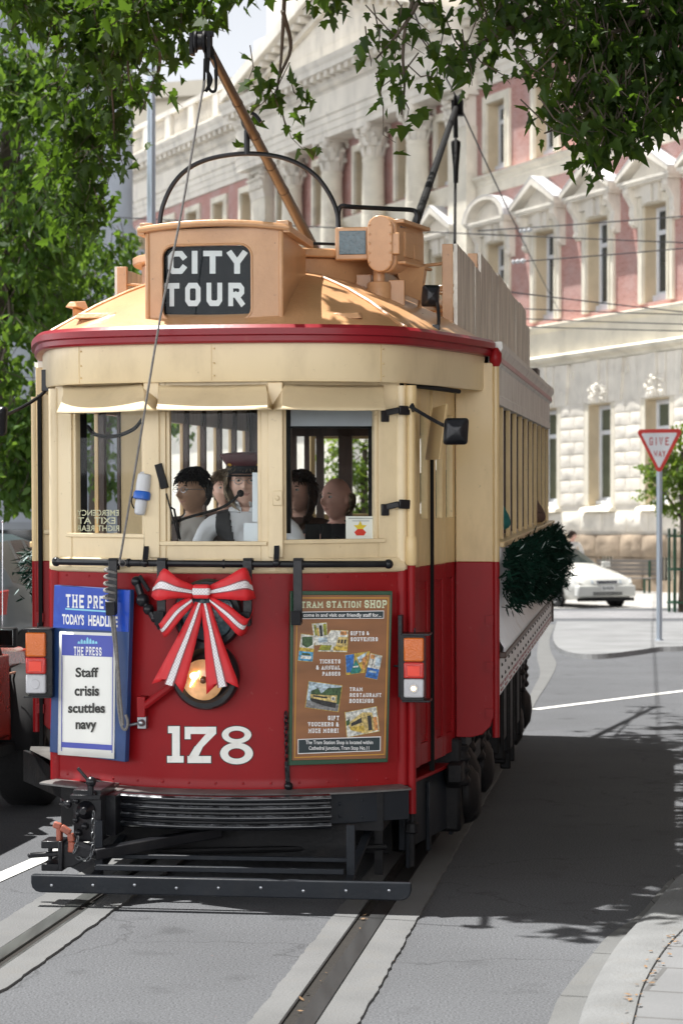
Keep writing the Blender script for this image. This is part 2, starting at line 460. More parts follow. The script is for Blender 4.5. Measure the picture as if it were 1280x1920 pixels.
OCT = [(1, .82), (.8, 1), (.2, 1), (0, .82), (0, .18), (.2, 0), (.8, 0), (1, .18)]
GLY = {
 'A': [[(0, 0), (.5, 1), (1, 0)], [(.2, .33), (.8, .33)]], 'B': [[(0, 0), (0, 1), (.8, 1), (1, .85), (1, .62), (.8, .52), (0, .52)], [(.8, .52), (1, .4), (1, .15), (.8, 0), (0, 0)]],
 'C': [OCT], 'D': [[(0, 0), (0, 1), (.75, 1), (1, .8), (1, .2), (.75, 0), (0, 0)]], 'E': [[(1, 1), (0, 1), (0, 0), (1, 0)], [(0, .52), (.75, .52)]],
 'F': [[(1, 1), (0, 1), (0, 0)], [(0, .52), (.75, .52)]], 'G': [OCT + [(1, .45), (.6, .45)]], 'H': [[(0, 0), (0, 1)], [(1, 0), (1, 1)], [(0, .52), (1, .52)]],
 'I': [[(.5, 0), (.5, 1)]], 'K': [[(0, 0), (0, 1)], [(1, 1), (0, .42)], [(.35, .6), (1, 0)]], 'L': [[(0, 1), (0, 0), (1, 0)]],
 'M': [[(0, 0), (0, 1), (.5, .35), (1, 1), (1, 0)]], 'N': [[(0, 0), (0, 1), (1, 0), (1, 1)]], 'O': [OCT + [(1, .82)]],
 'P': [[(0, 0), (0, 1), (.8, 1), (1, .84), (1, .6), (.8, .46), (0, .46)]], 'R': [[(0, 0), (0, 1), (.8, 1), (1, .84), (1, .62), (.8, .48), (0, .48)], [(.45, .48), (1, 0)]],
 'S': [[(1, .8), (.8, 1), (.2, 1), (0, .84), (0, .66), (.2, .54), (.8, .46), (1, .34), (1, .16), (.8, 0), (.2, 0), (0, .2)]],
 'T': [[(0, 1), (1, 1)], [(.5, 1), (.5, 0)]], 'U': [[(0, 1), (0, .18), (.2, 0), (.8, 0), (1, .18), (1, 1)]], 'V': [[(0, 1), (.5, 0), (1, 1)]],
 'W': [[(0, 1), (.25, 0), (.5, .75), (.75, 0), (1, 1)]], 'Y': [[(0, 1), (.5, .48), (1, 1)], [(.5, .48), (.5, 0)]],
 '&': [[(1, 0), (.2, .75), (.25, .95), (.55, 1), (.7, .8), (.15, .4), (.05, .2), (.25, 0), (.65, 0), (1, .4)]], '!': [[(.5, .3), (.5, 1)], [(.5, 0), (.5, .12)]],
}
NARROW = {'I': .35, '!': .3, 'M': 1.25, 'W': 1.25, 'T': 1.0}

def strokes(s, lw=.9, th=.2, gap=.38, serif=0.0, space=.7):
    """block lettering of thick poly-lines, cap height 1; returns quads"""
    polys = []; x = 0
    for ch in s:
        if ch == ' ': x += space; continue
        w = lw * NARROW.get(ch, 1.0)
        hw = th / 2
        for pl in GLY[ch]:
            P = [Vector((x + hw + (p[0]) * max(1e-3, (w - th)), hw + p[1] * (1 - th))) for p in pl]
            n = len(P)
            closed = (P[0] - P[-1]).length < 1e-4
            L = []; Rr = []
            for i in range(n):
                if closed: a, b, c = P[i - 1 if i > 0 else n - 2], P[i], P[i + 1 if i < n - 1 else 1]
                else: a, b, c = P[max(0, i - 1)], P[i], P[min(n - 1, i + 1)]
                d1 = (b - a); d2 = (c - b)
                if d1.length < 1e-6: d1 = d2.copy()
                if d2.length < 1e-6: d2 = d1.copy()
                d1.normalize(); d2.normalize()
                n1 = Vector((-d1.y, d1.x)); n2 = Vector((-d2.y, d2.x))
                mm = (n1 + n2)
                mm = mm / max(.35, mm.length_squared / 2) if mm.length > 1e-3 else n1
                q = b.copy()
                if not closed and i == 0: q = b - d2 * hw
                if not closed and i == n - 1: q = b + d1 * hw
                L.append(q + mm * hw); Rr.append(q - mm * hw)
            for i in range(n - 1):
                polys.append([L[i], L[i + 1], Rr[i + 1], Rr[i]])
            if serif and not closed:
                for e, o in ((P[0], P[1]), (P[-1], P[-2])):
                    if abs(e.x - o.x) < .45 * abs(e.y - o.y) + .01:
                        yy = 0 if e.y < .5 else 1
                        y0, y1 = (0, th * .5) if yy == 0 else (1 - th * .5, 1)
                        polys.append([Vector((e.x - hw - serif, y0)), Vector((e.x + hw + serif, y0)), Vector((e.x + hw + serif, y1)), Vector((e.x - hw - serif, y1))])
        x += w + gap
    return polys

def put_strokes(mb, s, box, fn, mi, **kw):
    polys = strokes(s, **kw)
    allp = [(p.x, p.y) for q in polys for p in q]
    fl = fit(allp, *box)
    i = 0
    for k, q in enumerate(polys):
        n = len(q)
        mb.add([fn(x, y, (k % 5) * 0.00006) for x, y in fl[i:i + n]], [tuple(range(n - 1, -1, -1))], mi)
        i += n

def put_text(mb, s, box, fn, mi, bold=0.0, mirror=False):
    vs, fs = bfont(s, bold)
    mb.add([fn(x, y, 0) for x, y in fit(vs, *box, mirror=mirror)], fs, mi)

# ------------------------------------------------------------------ ground
def asphalt(name, col, bump=0.5):
    m, t, b = newmat(name)
    N, L = t.nodes, t.links
    tc = N.new('ShaderNodeTexCoord'); v = tc.outputs['Object']
    n1 = N.new('ShaderNodeTexNoise'); n1.inputs['Scale'].default_value = 0.6; n1.inputs['Detail'].default_value = 8; L.new(v, n1.inputs['Vector'])
    n2 = N.new('ShaderNodeTexNoise'); n2.inputs['Scale'].default_value = 110; n2.inputs['Detail'].default_value = 3; L.new(v, n2.inputs['Vector'])
    n3 = N.new('ShaderNodeTexNoise'); n3.inputs['Scale'].default_value = 3.1; n3.inputs['Detail'].default_value = 6; L.new(v, n3.inputs['Vector'])
    a = N.new('ShaderNodeMath'); a.operation = 'MULTIPLY_ADD'; a.inputs[1].default_value = 0.7; a.inputs[2].default_value = 0.65; L.new(n1.outputs['Fac'], a.inputs[0])
    c = N.new('ShaderNodeMath'); c.operation = 'MULTIPLY_ADD'; c.inputs[1].default_value = 2.4; c.inputs[2].default_value = -0.2; L.new(n2.outputs['Fac'], c.inputs[0])
    d = N.new('ShaderNodeMath'); d.operation = 'MULTIPLY'; L.new(a.outputs[0], d.inputs[0]); L.new(c.outputs[0], d.inputs[1])
    s = N.new('ShaderNodeMapRange'); s.inputs['From Min'].default_value = 0.60; s.inputs['From Max'].default_value = 0.75; s.inputs['To Min'].default_value = 1; s.inputs['To Max'].default_value = 0.72
    L.new(n3.outputs['Fac'], s.inputs['Value'])
    e = N.new('ShaderNodeMath'); e.operation = 'MULTIPLY'; L.new(d.outputs[0], e.inputs[0]); L.new(s.outputs[0], e.inputs[1])
    x = N.new('ShaderNodeVectorMath'); x.operation = 'SCALE'; x.inputs[0].default_value = col; L.new(e.outputs[0], x.inputs['Scale'])
    # fine wandering cracks
    wv = N.new('ShaderNodeTexNoise'); wv.inputs['Scale'].default_value = 1.7; wv.inputs['Detail'].default_value = 5; L.new(v, wv.inputs['Vector'])
    av = N.new('ShaderNodeVectorMath'); av.operation = 'MULTIPLY_ADD'; av.inputs[1].default_value = (.9, .9, .9); L.new(wv.outputs['Color'], av.inputs[0]); L.new(v, av.inputs[2])
    vo = N.new('ShaderNodeTexVoronoi'); vo.feature = 'DISTANCE_TO_EDGE'; vo.inputs['Scale'].default_value = 0.42; L.new(av.outputs['Vector'], vo.inputs['Vector'])
    vr = N.new('ShaderNodeMapRange'); vr.inputs['From Min'].default_value = 0.001; vr.inputs['From Max'].default_value = 0.005; vr.inputs['To Min'].default_value = 0.74; vr.inputs['To Max'].default_value = 1.0; L.new(vo.outputs['Distance'], vr.inputs['Value'])
    e2 = N.new('ShaderNodeVectorMath'); e2.operation = 'SCALE'; L.new(x.outputs['Vector'], e2.inputs[0]); L.new(vr.outputs[0], e2.inputs['Scale'])
    L.new(e2.outputs['Vector'], b.inputs['Base Color']); b.inputs['Roughness'].default_value = 0.9; b.inputs['Specular IOR Level'].default_value = 0.25
    bp = N.new('ShaderNodeBump'); bp.inputs['Strength'].default_value = bump; bp.inputs['Distance'].default_value = 0.006
    L.new(n2.outputs['Fac'], bp.inputs['Height']); L.new(bp.outputs['Normal'], b.inputs['Normal'])
    return m

def paving(name, c1, c2, mortar, sx, sy, rot=0.0, bump=0.3):
    m, t, b = newmat(name)
    N, L = t.nodes, t.links
    tc = N.new('ShaderNodeTexCoord')
    mp = N.new('ShaderNodeMapping'); mp.inputs['Rotation'].default_value = (0, 0, rot)
    L.new(tc.outputs['Object'], mp.inputs['Vector'])
    br = N.new('ShaderNodeTexBrick'); br.inputs['Scale'].default_value = 1.0
    br.inputs['Brick Width'].default_value = sx; br.inputs['Row Height'].default_value = sy
    br.inputs['Mortar Size'].default_value = 0.012 * max(.5, sx); br.inputs['Color1'].default_value = (*c1, 1); br.inputs['Color2'].default_value = (*c2, 1); br.inputs['Mortar'].default_value = (*mortar, 1)
    L.new(mp.outputs['Vector'], br.inputs['Vector'])
    n1 = N.new('ShaderNodeTexNoise'); n1.inputs['Scale'].default_value = 1.3; n1.inputs['Detail'].default_value = 9; L.new(tc.outputs['Object'], n1.inputs['Vector'])
    mr = N.new('ShaderNodeMapRange'); mr.inputs['From Min'].default_value = .3; mr.inputs['From Max'].default_value = .7; mr.inputs['To Min'].default_value = .8; mr.inputs['To Max'].default_value = 1.15
    L.new(n1.outputs['Fac'], mr.inputs['Value'])
    x = N.new('ShaderNodeVectorMath'); x.operation = 'SCALE'; L.new(br.outputs['Color'], x.inputs[0]); L.new(mr.outputs[0], x.inputs['Scale'])
    L.new(x.outputs['Vector'], b.inputs['Base Color']); b.inputs['Roughness'].default_value = 0.85
    n2 = N.new('ShaderNodeTexNoise'); n2.inputs['Scale'].default_value = 70; L.new(tc.outputs['Object'], n2.inputs['Vector'])
    bp = N.new('ShaderNodeBump'); bp.inputs['Strength'].default_value = bump; bp.inputs['Distance'].default_value = 0.006; L.new(n2.outputs['Fac'], bp.inputs['Height']); L.new(bp.outputs['Normal'], b.inputs['Normal'])
    return m

M['asphalt'] = asphalt('grey_asphalt', (0.096, 0.100, 0.108))
M['concrete'] = mat('track_concrete', (0.125, 0.128, 0.130), 0.85, var=0.15, vscale=2.5, bump=0.5, bscale=90, dirt=0.5, dcol=(0.12, 0.115, 0.105), dscale=5)
M['kerb'] = mat('kerb_stone', (0.155, 0.16, 0.162), 0.85, var=0.2, vscale=3, bump=0.7, bscale=60, dirt=0.5, dcol=(0.13, 0.125, 0.115), dscale=7)
M['gutter'] = mat('gutter_concrete', (0.122, 0.125, 0.125), 0.85, var=0.15, vscale=3, bump=0.5, bscale=70, dirt=0.5, dcol=(0.11, 0.105, 0.095), dscale=6)
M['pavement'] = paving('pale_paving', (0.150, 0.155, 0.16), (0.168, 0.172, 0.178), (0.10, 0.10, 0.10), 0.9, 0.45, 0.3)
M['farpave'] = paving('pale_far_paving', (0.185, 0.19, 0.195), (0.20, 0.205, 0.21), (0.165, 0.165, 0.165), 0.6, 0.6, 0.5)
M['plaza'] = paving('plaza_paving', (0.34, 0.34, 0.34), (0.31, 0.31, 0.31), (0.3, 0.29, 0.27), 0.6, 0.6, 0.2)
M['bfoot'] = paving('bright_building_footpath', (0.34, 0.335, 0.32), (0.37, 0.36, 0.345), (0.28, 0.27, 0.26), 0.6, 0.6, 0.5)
M['setts'] = paving('grey_setts', (0.19, 0.19, 0.20), (0.24, 0.24, 0.25), (0.12, 0.12, 0.12), 0.3, 0.15, 0.2, 0.8)
M['linepaint'] = mat('worn_road_paint', (0.62, 0.62, 0.60), 0.8, var=0.1, bump=0.4, bscale=90, dirt=0.6, dcol=(0.2, 0.2, 0.2), dscale=14)
M['railtop'] = mat('polished_rail', (0.17, 0.18, 0.175), 0.34, metal=0.7, var=0.3, vscale=3, stretch=(6, 0.5, 1))
M['raildull'] = mat('dull_dark_rail', (0.020, 0.021, 0.022), 0.55, metal=0.2, var=0.3, vscale=3, stretch=(6, .5, 1))
M['groove'] = mat('rail_groove_dirt', (0.014, 0.012, 0.010), 0.9, var=0.4, vscale=20, bump=0.6)
M['dryleaf'] = mat('dry_leaf', (0.20, 0.12, 0.06), 0.7, var=0.4, vscale=30)

g = MB()
g.add([(-400, -120, 0), (400, -120, 0), (400, 600, 0), (-400, 600, 0)], [(0, 1, 2, 3)])
tag(g.build('ground', M['asphalt'], smooth=False), kind='structure')
# the open square behind the viewer
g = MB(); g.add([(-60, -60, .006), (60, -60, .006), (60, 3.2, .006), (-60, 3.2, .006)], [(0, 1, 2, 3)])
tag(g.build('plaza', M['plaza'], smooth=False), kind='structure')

RD = Vector((550 / 4200, 1, 0)).normalized(); RS = Vector((RD.y, -RD.x, 0))      # along the rails, to their right
RL0 = G(0, 1795); RR0 = G(596, 1889)

def strip(mb, base, o0, o1, z0, z1, y0=-6, y1=21, jit0=0.0, jit1=0.0, step=0.05, mi=None, seed=1):
    """raised band along the track between side offsets o0..o1"""
    rg = random.Random(seed); rows = []
    n = int((y1 - y0) / step) if (jit0 or jit1) else 1
    near = 40
    ts = [y0 + (y1 - y0) * i / n for i in range(n + 1)]
    if jit0 or jit1:
        ts = [t for i, t in enumerate(ts) if t < 16 or i % 12 == 0]
    p0 = p1 = 0.0
    for t in ts:
        if jit0: p0 = p0 * .35 + rg.uniform(-jit0, jit0)
        if jit1: p1 = p1 * .35 + rg.uniform(-jit1, jit1)
        b = base + RD * (t - base.dot(RD))
        a = b + RS * (o0 + p0); c = b + RS * (o1 + p1)
        rows.append([(a.x, a.y, z0), (a.x, a.y, z1), (c.x, c.y, z1), (c.x, c.y, z0)])
    mb.grid(rows, mi)

for nm, base, sd in (('left', RL0, 3), ('right', RR0, 9)):
    inner = 1 if nm == 'left' else -1
    st = MB()
    if nm == 'left':
        strip(st, base, -0.22, -0.04, 0, .012, jit0=.005, seed=sd); strip(st, base, .085, .21, 0, .012, jit1=.005, seed=sd + 1)
    else:
        strip(st, base, -0.20, -0.09, 0, .012, jit0=.005, seed=sd); strip(st, base, .04, .185, 0, .012, jit1=.005, seed=sd + 1)
    tag(st.build('track_bed', M['concrete'], smooth=False, normals=False), kind='structure')
    r = MB()
    strip(r, base, -0.035, 0.035, 0, .014)
    if nm == 'left':
        strip(r, base, .072, .086, 0, .012); ro = r.build('tram_rail', M['railtop'], smooth=False)
        gv = MB(); strip(gv, base, .034, .073, 0, .003)
    else:
        strip(r, base, -.092, -.084, 0, .012); ro = r.build('tram_rail', M['raildull'], smooth=False)
        gv = MB(); strip(gv, base, -.085, -.034, 0, .003)
    gv.build('rail_groove', M['groove'], parent=ro, smooth=False)
    tag(ro, 'polished tram rail with clean dark groove on the side of the newspaper board' if nm == 'left' else 'tram rail with dry leaves in its groove on the side of the brown poster', 'rail', 'tram rails set in the road')

# dry leaf litter lying in the right groove
lt = MB()
for i in range(26):
    t = 6.6 + RNG.random() ** 1.4 * 3.6
    b = RR0 + RD * (t - RR0.dot(RD)) + RS * RNG.uniform(-.082, -.03)
    a = RNG.random() * 6.3; s = RNG.uniform(.006, .016)
    e = Vector((cos(a), sin(a), RNG.uniform(-.3, .5))) * s; f2 = Vector((-sin(a), cos(a), RNG.uniform(-.3, .4))) * s * .6
    c = b + Vector((0, 0, .012))
    lt.add([c - e, c + f2, c + e, c - f2], [(0, 1, 2, 3)])
tag(lt.build('leaf_litter', M['dryleaf'], smooth=False), 'brown dry leaf scraps lying in the right rail groove', 'leaf litter', kind='stuff')

# near kerb, lower right
def px_line(pts, z): return [G(x, y, z) for x, y in pts]
O_ = px_line([(1028, 1920), (1049, 1871), (1103, 1801), (1139, 1758), (1198, 1717), (1234, 1676), (1280, 1640)], 0)
K_ = px_line([(1083, 1920), (1103, 1871), (1144, 1801), (1182, 1756), (1212, 1722), (1243, 1683), (1285, 1648)], .01)
P_ = px_line([(1187, 1920), (1207, 1848), (1243, 1785), (1280, 1744), (1320, 1708), (1370, 1672), (1440, 1640)], .085)
def extend(L, z):
    a = L[0]; b = L[-1]; d = (L[-1] - L[-2]).normalized(); e = (L[0] - L[1]).normalized()
    return [a + e * 6 + Vector((-.9, 0, 0)), a + e * 3 + Vector((-.25, 0, 0)), a + e * 1.2] + L + [b + d * 1.5 + Vector((.25, -.1, 0)), b + d * 4 + Vector((1.6, -.5, 0)), b + d * 8 + Vector((6, -2, 0)), b + d * 10 + Vector((30, -5, 0))]
O_, K_, P_ = [smoothpath(extend(L, 0), 5) for L in (O_, K_, P_)]
n_ = min(len(O_), len(K_), len(P_))
gm = MB(); gm.grid([[(a.x, a.y, .002), (a.x, a.y, .008), (b.x, b.y, .012)] for a, b in zip(O_, K_)])
gut = tag(gm.build('gutter', M['gutter'], smooth=True), kind='structure')
jm = MB()
for i in range(2, n_ - 1, 6):
    a, b = O_[i], K_[i]; d = (b - a); t_ = Vector((-d.y, d.x, 0)).normalized() * .0025
    for e0, e1, z in ((a, b, .0135),):
        jm.add([(e0 - t_).xy.to_3d() + Vector((0, 0, .0105)), (e0 + t_).xy.to_3d() + Vector((0, 0, .0105)), (e1 + t_).xy.to_3d() + Vector((0, 0, .0145)), (e1 - t_).xy.to_3d() + Vector((0, 0, .0145))], [(0, 1, 2, 3)])
jm.build('stone_joints', M['groove'], gut, smooth=False)
km = MB()
rows = []
for b, c in zip(K_, P_):
    b2 = Vector((b.x, b.y, 0)); c2 = Vector((c.x, c.y, 0)); d = (c2 - b2)
    rows.append([(b.x, b.y, .0), (*(b2 + d * .02).xy, .03), (*(b2 + d * .09).xy, .066), (*(b2 + d * .25).xy, .08), (*(b2 + d * .97).xy, .086), (*c2.xy, .07)])
km.grid(rows)
tag(km.build('kerb', M['kerb'], smooth=True), kind='structure')
pm = MB()
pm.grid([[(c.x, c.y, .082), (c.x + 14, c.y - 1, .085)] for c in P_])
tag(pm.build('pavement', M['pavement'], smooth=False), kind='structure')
lt = MB()
for i in range(60):
    k = RNG.randrange(8, 30); c = P_[k].lerp(P_[k + 1], RNG.random()) + Vector((RNG.uniform(-.05, .03), RNG.uniform(-.02, .02), .012))
    a = RNG.random() * 6.3; s = RNG.uniform(.006, .018)
    e = Vector((cos(a), sin(a), RNG.uniform(-.2, .3))) * s; f2 = Vector((-sin(a), cos(a), .1)) * s * .6
    c.z = .092
    lt.add([c - e, c + f2, c + e, c - f2], [(0, 1, 2, 3)])
tag(lt.build('fallen_leaves', M['dryleaf'], smooth=False), 'scatter of small dry leaves along the near kerb joint', 'leaf litter', kind='stuff')

# far crossing island and paving
isl = [(1043, 1165), (1036, 1190), (1040, 1207), (1056, 1219), (1090, 1226), (1140, 1225), (1200, 1218), (1235, 1213), (1290, 1211), (1500, 1200), (1700, 1165)]
top = smoothpath([G(x, y, .07) for x, y in isl], 5)
im = MB()
im.add([(p.x, p.y, .07) for p in top] , [tuple(range(len(top)))])
im.grid([[(p.x, p.y, .07), (p.x, p.y - .05, .0)] for p in top], flip=False)
tag(im.build('far_pavement', M['farpave'], smooth=False, normals=True), kind='structure')
gout = smoothpath([G(x, y, .0) for x, y in [(1020, 1170), (1010, 1200), (1006, 1232), (1012, 1262), (1000, 1290), (985, 1320), (975, 1345)]], 5)
gin = smoothpath([G(x, y, .0) for x, y in [(1040, 1172), (1030, 1198), (1032, 1222), (1042, 1246), (1030, 1275), (1008, 1310), (990, 1345)]], 5)
gm = MB(); gm.grid([[(a.x, a.y, .006), (b.x, b.y, .006)] for a, b in zip(gout, gin)])
tag(gm.build('far_gutter', M['gutter'], smooth=False), kind='structure')
sm = MB(); a, b, c, d = G(1000, 1146), G(1500, 1146), G(1500, 1160), G(1000, 1160)
sm.add([(p.x, p.y, .006) for p in (a, d, c, b)], [(0, 1, 2, 3)])
tag(sm.build('sett_crossing', M['setts'], smooth=False), kind='structure')

def ground_line(name, p, q, w, ext0=0, ext1=0, z=.005):
    p, q = Vector(p), Vector(q); d = (q - p).normalized(); p = p - d * ext0; q = q + d * ext1
    s = Vector((d.y, -d.x, 0)) * w / 2
    mb = MB(); n = 24
    rows = [[tuple((p.lerp(q, i / n) - s).xy) + (z,), tuple((p.lerp(q, i / n) + s).xy) + (z,)] for i in range(n + 1)]
    mb.grid(rows)
    return tag(mb.build(name, M['linepaint'], smooth=False), kind='structure')
ground_line('road_marking', G(0, 1646), G(75, 1613), .11, 14, 14)
ground_line('road_marking', G(1000, 1331), G(1280, 1296), .12, 0, 8)
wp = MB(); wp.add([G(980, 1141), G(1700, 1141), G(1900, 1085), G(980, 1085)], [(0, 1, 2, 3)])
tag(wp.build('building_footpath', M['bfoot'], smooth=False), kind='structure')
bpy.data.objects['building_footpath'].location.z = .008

# ------------------------------------------------------------------ the brick and stone building
def stonemat(name, col, bscale, bump, var=.12, dirt=.45, dcol=(0.25, 0.22, 0.18), dscale=.8, stretch=None):
    return mat(name, col, 0.85, var=var, vscale=1.2, bump=bump, bscale=bscale, dirt=dirt, dcol=dcol, dscale=dscale, stretch=stretch)
M['stone'] = stonemat('cream_limestone', (0.75, 0.70, 0.585), 12, 0.35)
M['stone_w'] = stonemat('streaked_limestone', (0.74, 0.695, 0.61), 8, 0.4, dirt=.5, dcol=(0.22, 0.21, 0.20), dscale=1.6, stretch=(1, 1, .35))
M['rough'] = mat('rock_faced_limestone', (0.80, 0.755, 0.67), 0.9, var=.12, vscale=1.5, bump=1.0, bscale=7, dirt=.3, dcol=(0.27, 0.24, 0.2), dscale=2)
M['plinth'] = mat('brown_rock_faced_plinth', (0.36, 0.285, 0.21), 0.9, var=.25, vscale=1.0, bump=1.0, bscale=6, dirt=.5, dcol=(0.16, 0.12, 0.085), dscale=1.5)
M['jambtan'] = stonemat('tan_jamb_lining', (0.60, 0.50, 0.35), 10, .3, dirt=.4, dcol=(.36, .27, .16))  # tan colour for the linings inside window openings
M['timber'] = mat('white_window_timber', (0.72, 0.74, 0.77), 0.45, var=.04)
M['pane'] = mat('dim_window_pane', (0.035, 0.045, 0.05), 0.06, var=.5, vscale=.6, spec=.8)
M['blindpane'] = mat('pane_with_blind', (0.10, 0.12, 0.085), 0.1, var=.3, vscale=.7, spec=.6)
M['lead'] = mat('pale_lead_roof', (0.60, 0.60, 0.61), 0.6, var=.06)
m_, t_, b_ = newmat('pink_brick')
N_, L_ = t_.nodes, t_.links
tc_ = N_.new('ShaderNodeTexCoord'); mp_ = N_.new('ShaderNodeMapping'); mp_.inputs['Rotation'].default_value = (radians(90), 0, 0)
L_.new(tc_.outputs['Object'], mp_.inputs['Vector'])
br_ = N_.new('ShaderNodeTexBrick'); br_.inputs['Scale'].default_value = 1; br_.inputs['Brick Width'].default_value = .23; br_.inputs['Row Height'].default_value = .078; br_.inputs['Mortar Size'].default_value = .009
br_.inputs['Color1'].default_value = (.39, .17, .145, 1); br_.inputs['Color2'].default_value = (.48, .245, .21, 1); br_.inputs['Mortar'].default_value = (.50, .36, .32, 1)
L_.new(mp_.outputs['Vector'], br_.inputs['Vector'])
nz_ = N_.new('ShaderNodeTexNoise'); nz_.inputs['Scale'].default_value = 1.1; nz_.inputs['Detail'].default_value = 9; L_.new(tc_.outputs['Object'], nz_.inputs['Vector'])
cr_ = N_.new('ShaderNodeMapRange'); cr_.inputs['From Min'].default_value = .45; cr_.inputs['From Max'].default_value = .7; cr_.inputs['To Max'].default_value = .6; L_.new(nz_.outputs['Fac'], cr_.inputs['Value'])
mm_ = N_.new('ShaderNodeMixRGB'); mm_.inputs['Color2'].default_value = (.50, .38, .36, 1); L_.new(cr_.outputs[0], mm_.inputs['Fac']); L_.new(br_.outputs['Color'], mm_.inputs['Color1']); L_.new(mm_.outputs['Color'], b_.inputs['Base Color'])
b_.inputs['Roughness'].default_value = .9
M['brick'] = m_

FA = thing('government_building', 'long pink brick and cream limestone building with columned portico behind the tram', 'building', (9.0, 67.0, 0), atan2(-.9087, .4176))

def rock(mb, x0, x1, z0, z1, y=0.0, bulge=.022, nx=5, nz=4, seed=0, mi=None):
    """a rock-faced block on the face y"""
    j = .015
    x0 += j; x1 -= j; z0 += j; z1 -= j
    rows = []
    for k in range(nz + 1):
        row = []
        for i in range(nx + 1):
            u, w = i / nx, k / nz
            e = min(u, 1 - u, w, 1 - w)
            d = 0 if e == 0 else bulge * (.35 + .95 * abs(mnoise.noise(Vector((x0 + u * (x1 - x0), z0 + w * (z1 - z0), seed)) * 2.6)) * 1.6)
            row.append((x0 + u * (x1 - x0), y - .02 - d, z0 + w * (z1 - z0)))
        rows.append(row)
    mb.grid(rows, mi)
    mb.box(x0 + .002, x1 - .002, y - .018, y + .02, z0 + .002, z1 - .002, mi)

BAYS = [.8 + 3.27 * k for k in (2, 1, 0, -1, -2, -3)]
LBAYS = [-31.0 - 3.25 * k for k in range(5)]
QE0, QE1 = -46.5, 9.2
OW = .66       # half width of window openings
wallst = MB(); brick = MB(); rough = MB(); pl = MB()
T = .55
# ground floor
def wall_with_openings(mb, a, b, z0, z1, ops, mi=None, y0=0.0, y1=T):
    """wall a..b, z0..z1 with openings [(c, halfw, zb, zt)]"""
    ops = sorted(ops); x = a
    for c, h, zb, zt in ops:
        if c - h > x: mb.box(x, c - h, y0, y1, z0, z1, mi)
        if zb > z0: mb.box(c - h, c + h, y0, y1, z0, zb, mi)
        if zt < z1: mb.box(c - h, c + h, y0, y1, zt, z1, mi)
        x = c + h
    if x < b: mb.box(x, b, y0, y1, z0, z1, mi)
allb = BAYS + [-12.7, -15.9, -19.5, -23.3, -27.0] + LBAYS
wall_with_openings(pl, QE0, QE1, 0, 1.72, [(c + .35, .42, .35, 1.35) for c in BAYS], y0=.0)
wall_with_openings(rough, QE0, QE1, 1.72, 7.1, [(c, OW, 2.45, 5.75) for c in BAYS], y0=.02)
for i, c in enumerate(BAYS):
    pass
edges = []
qs = sorted(BAYS)
bounds = [(-11.2, qs[0] - OW)] + [(qs[i] + OW, qs[i + 1] - OW) for i in range(len(qs) - 1)] + [(qs[-1] + OW, QE1)]
for bi, (a, b) in enumerate(bounds):
    for r in range(8):
        z0 = 2.62 + r * .40; z1 = z0 + .40
        # stepped jamb: narrow dressed strip is left plain on each side
        aa, bb = a + .24, b - .24
        cut = aa + (bb - aa) * (.42 if r % 2 else .6)
        rock(rough, aa, cut, z0, z1, seed=bi * 9 + r); rock(rough, cut, bb, z0, z1, seed=bi * 9 + r + 50)
x = -11.2; i = 0
while x < QE1:
    w = 1.15 + .35 * ((i * 37) % 5) / 5
    rock(rough, x, min(x + w, QE1), 1.78, 2.40, bulge=.10, nx=7, seed=i)
    rock(pl, x - .3, min(x + w - .3, QE1), 1.02, 1.72, y=-.06, bulge=.10, nx=8, nz=5, seed=i + 200)
    inwin = any(abs(x + w / 2 - .3 - (c + .35)) < w / 2 + .42 for c in BAYS)
    if not inwin:
        rock(pl, x - .3, min(x + w - .3, QE1), .08, 1.0, y=-.04, bulge=.10, nx=7, nz=6, seed=i + 400)
    x += w; i += 1
for c in BAYS:
    # flat arch with a carved keystone
    for k in range(-3, 4):
        wdt = .36; x0 = c + (k - .5) * wdt; fl = k * .06
        pr = .16 if k == 0 else (.09 if abs(k) == 1 else .05)
        rough.hexa([(x0 + .01, -pr, 5.78), (x0 + wdt - .01, -pr, 5.78), (x0 + wdt - .01, .02, 5.78), (x0 + .01, .02, 5.78), (x0 + .01 + fl - .03, -pr - .05, 7.08), (x0 + wdt - .01 + fl + .03, -pr - .05, 7.08), (x0 + wdt - .01 + fl + .03, .02, 7.08), (x0 + .01 + fl - .03, .02, 7.08)])
        if abs(k) <= 1:
            for q in range(10):
                rough.sphere((x0 + wdt * RNG.uniform(.15, .85) + fl * .2, -pr - .02, 5.85 + RNG.random() * .55), (RNG.uniform(.05, .12), .08, RNG.uniform(.05, .11)), 7, 5)
    rough.box(c + 1.5, c + 1.66, -.04, .02, 6.62, 6.84)
    # sill
    wallst.hexa([(c - OW - .25, -.25, 2.41), (c + OW + .25, -.25, 2.41), (c + OW + .25, .3, 2.41), (c - OW - .25, .3, 2.41), (c - OW - .25, -.18, 2.52), (c + OW + .25, -.18, 2.52), (c + OW + .25, .3, 2.64), (c - OW - .25, .3, 2.64)])
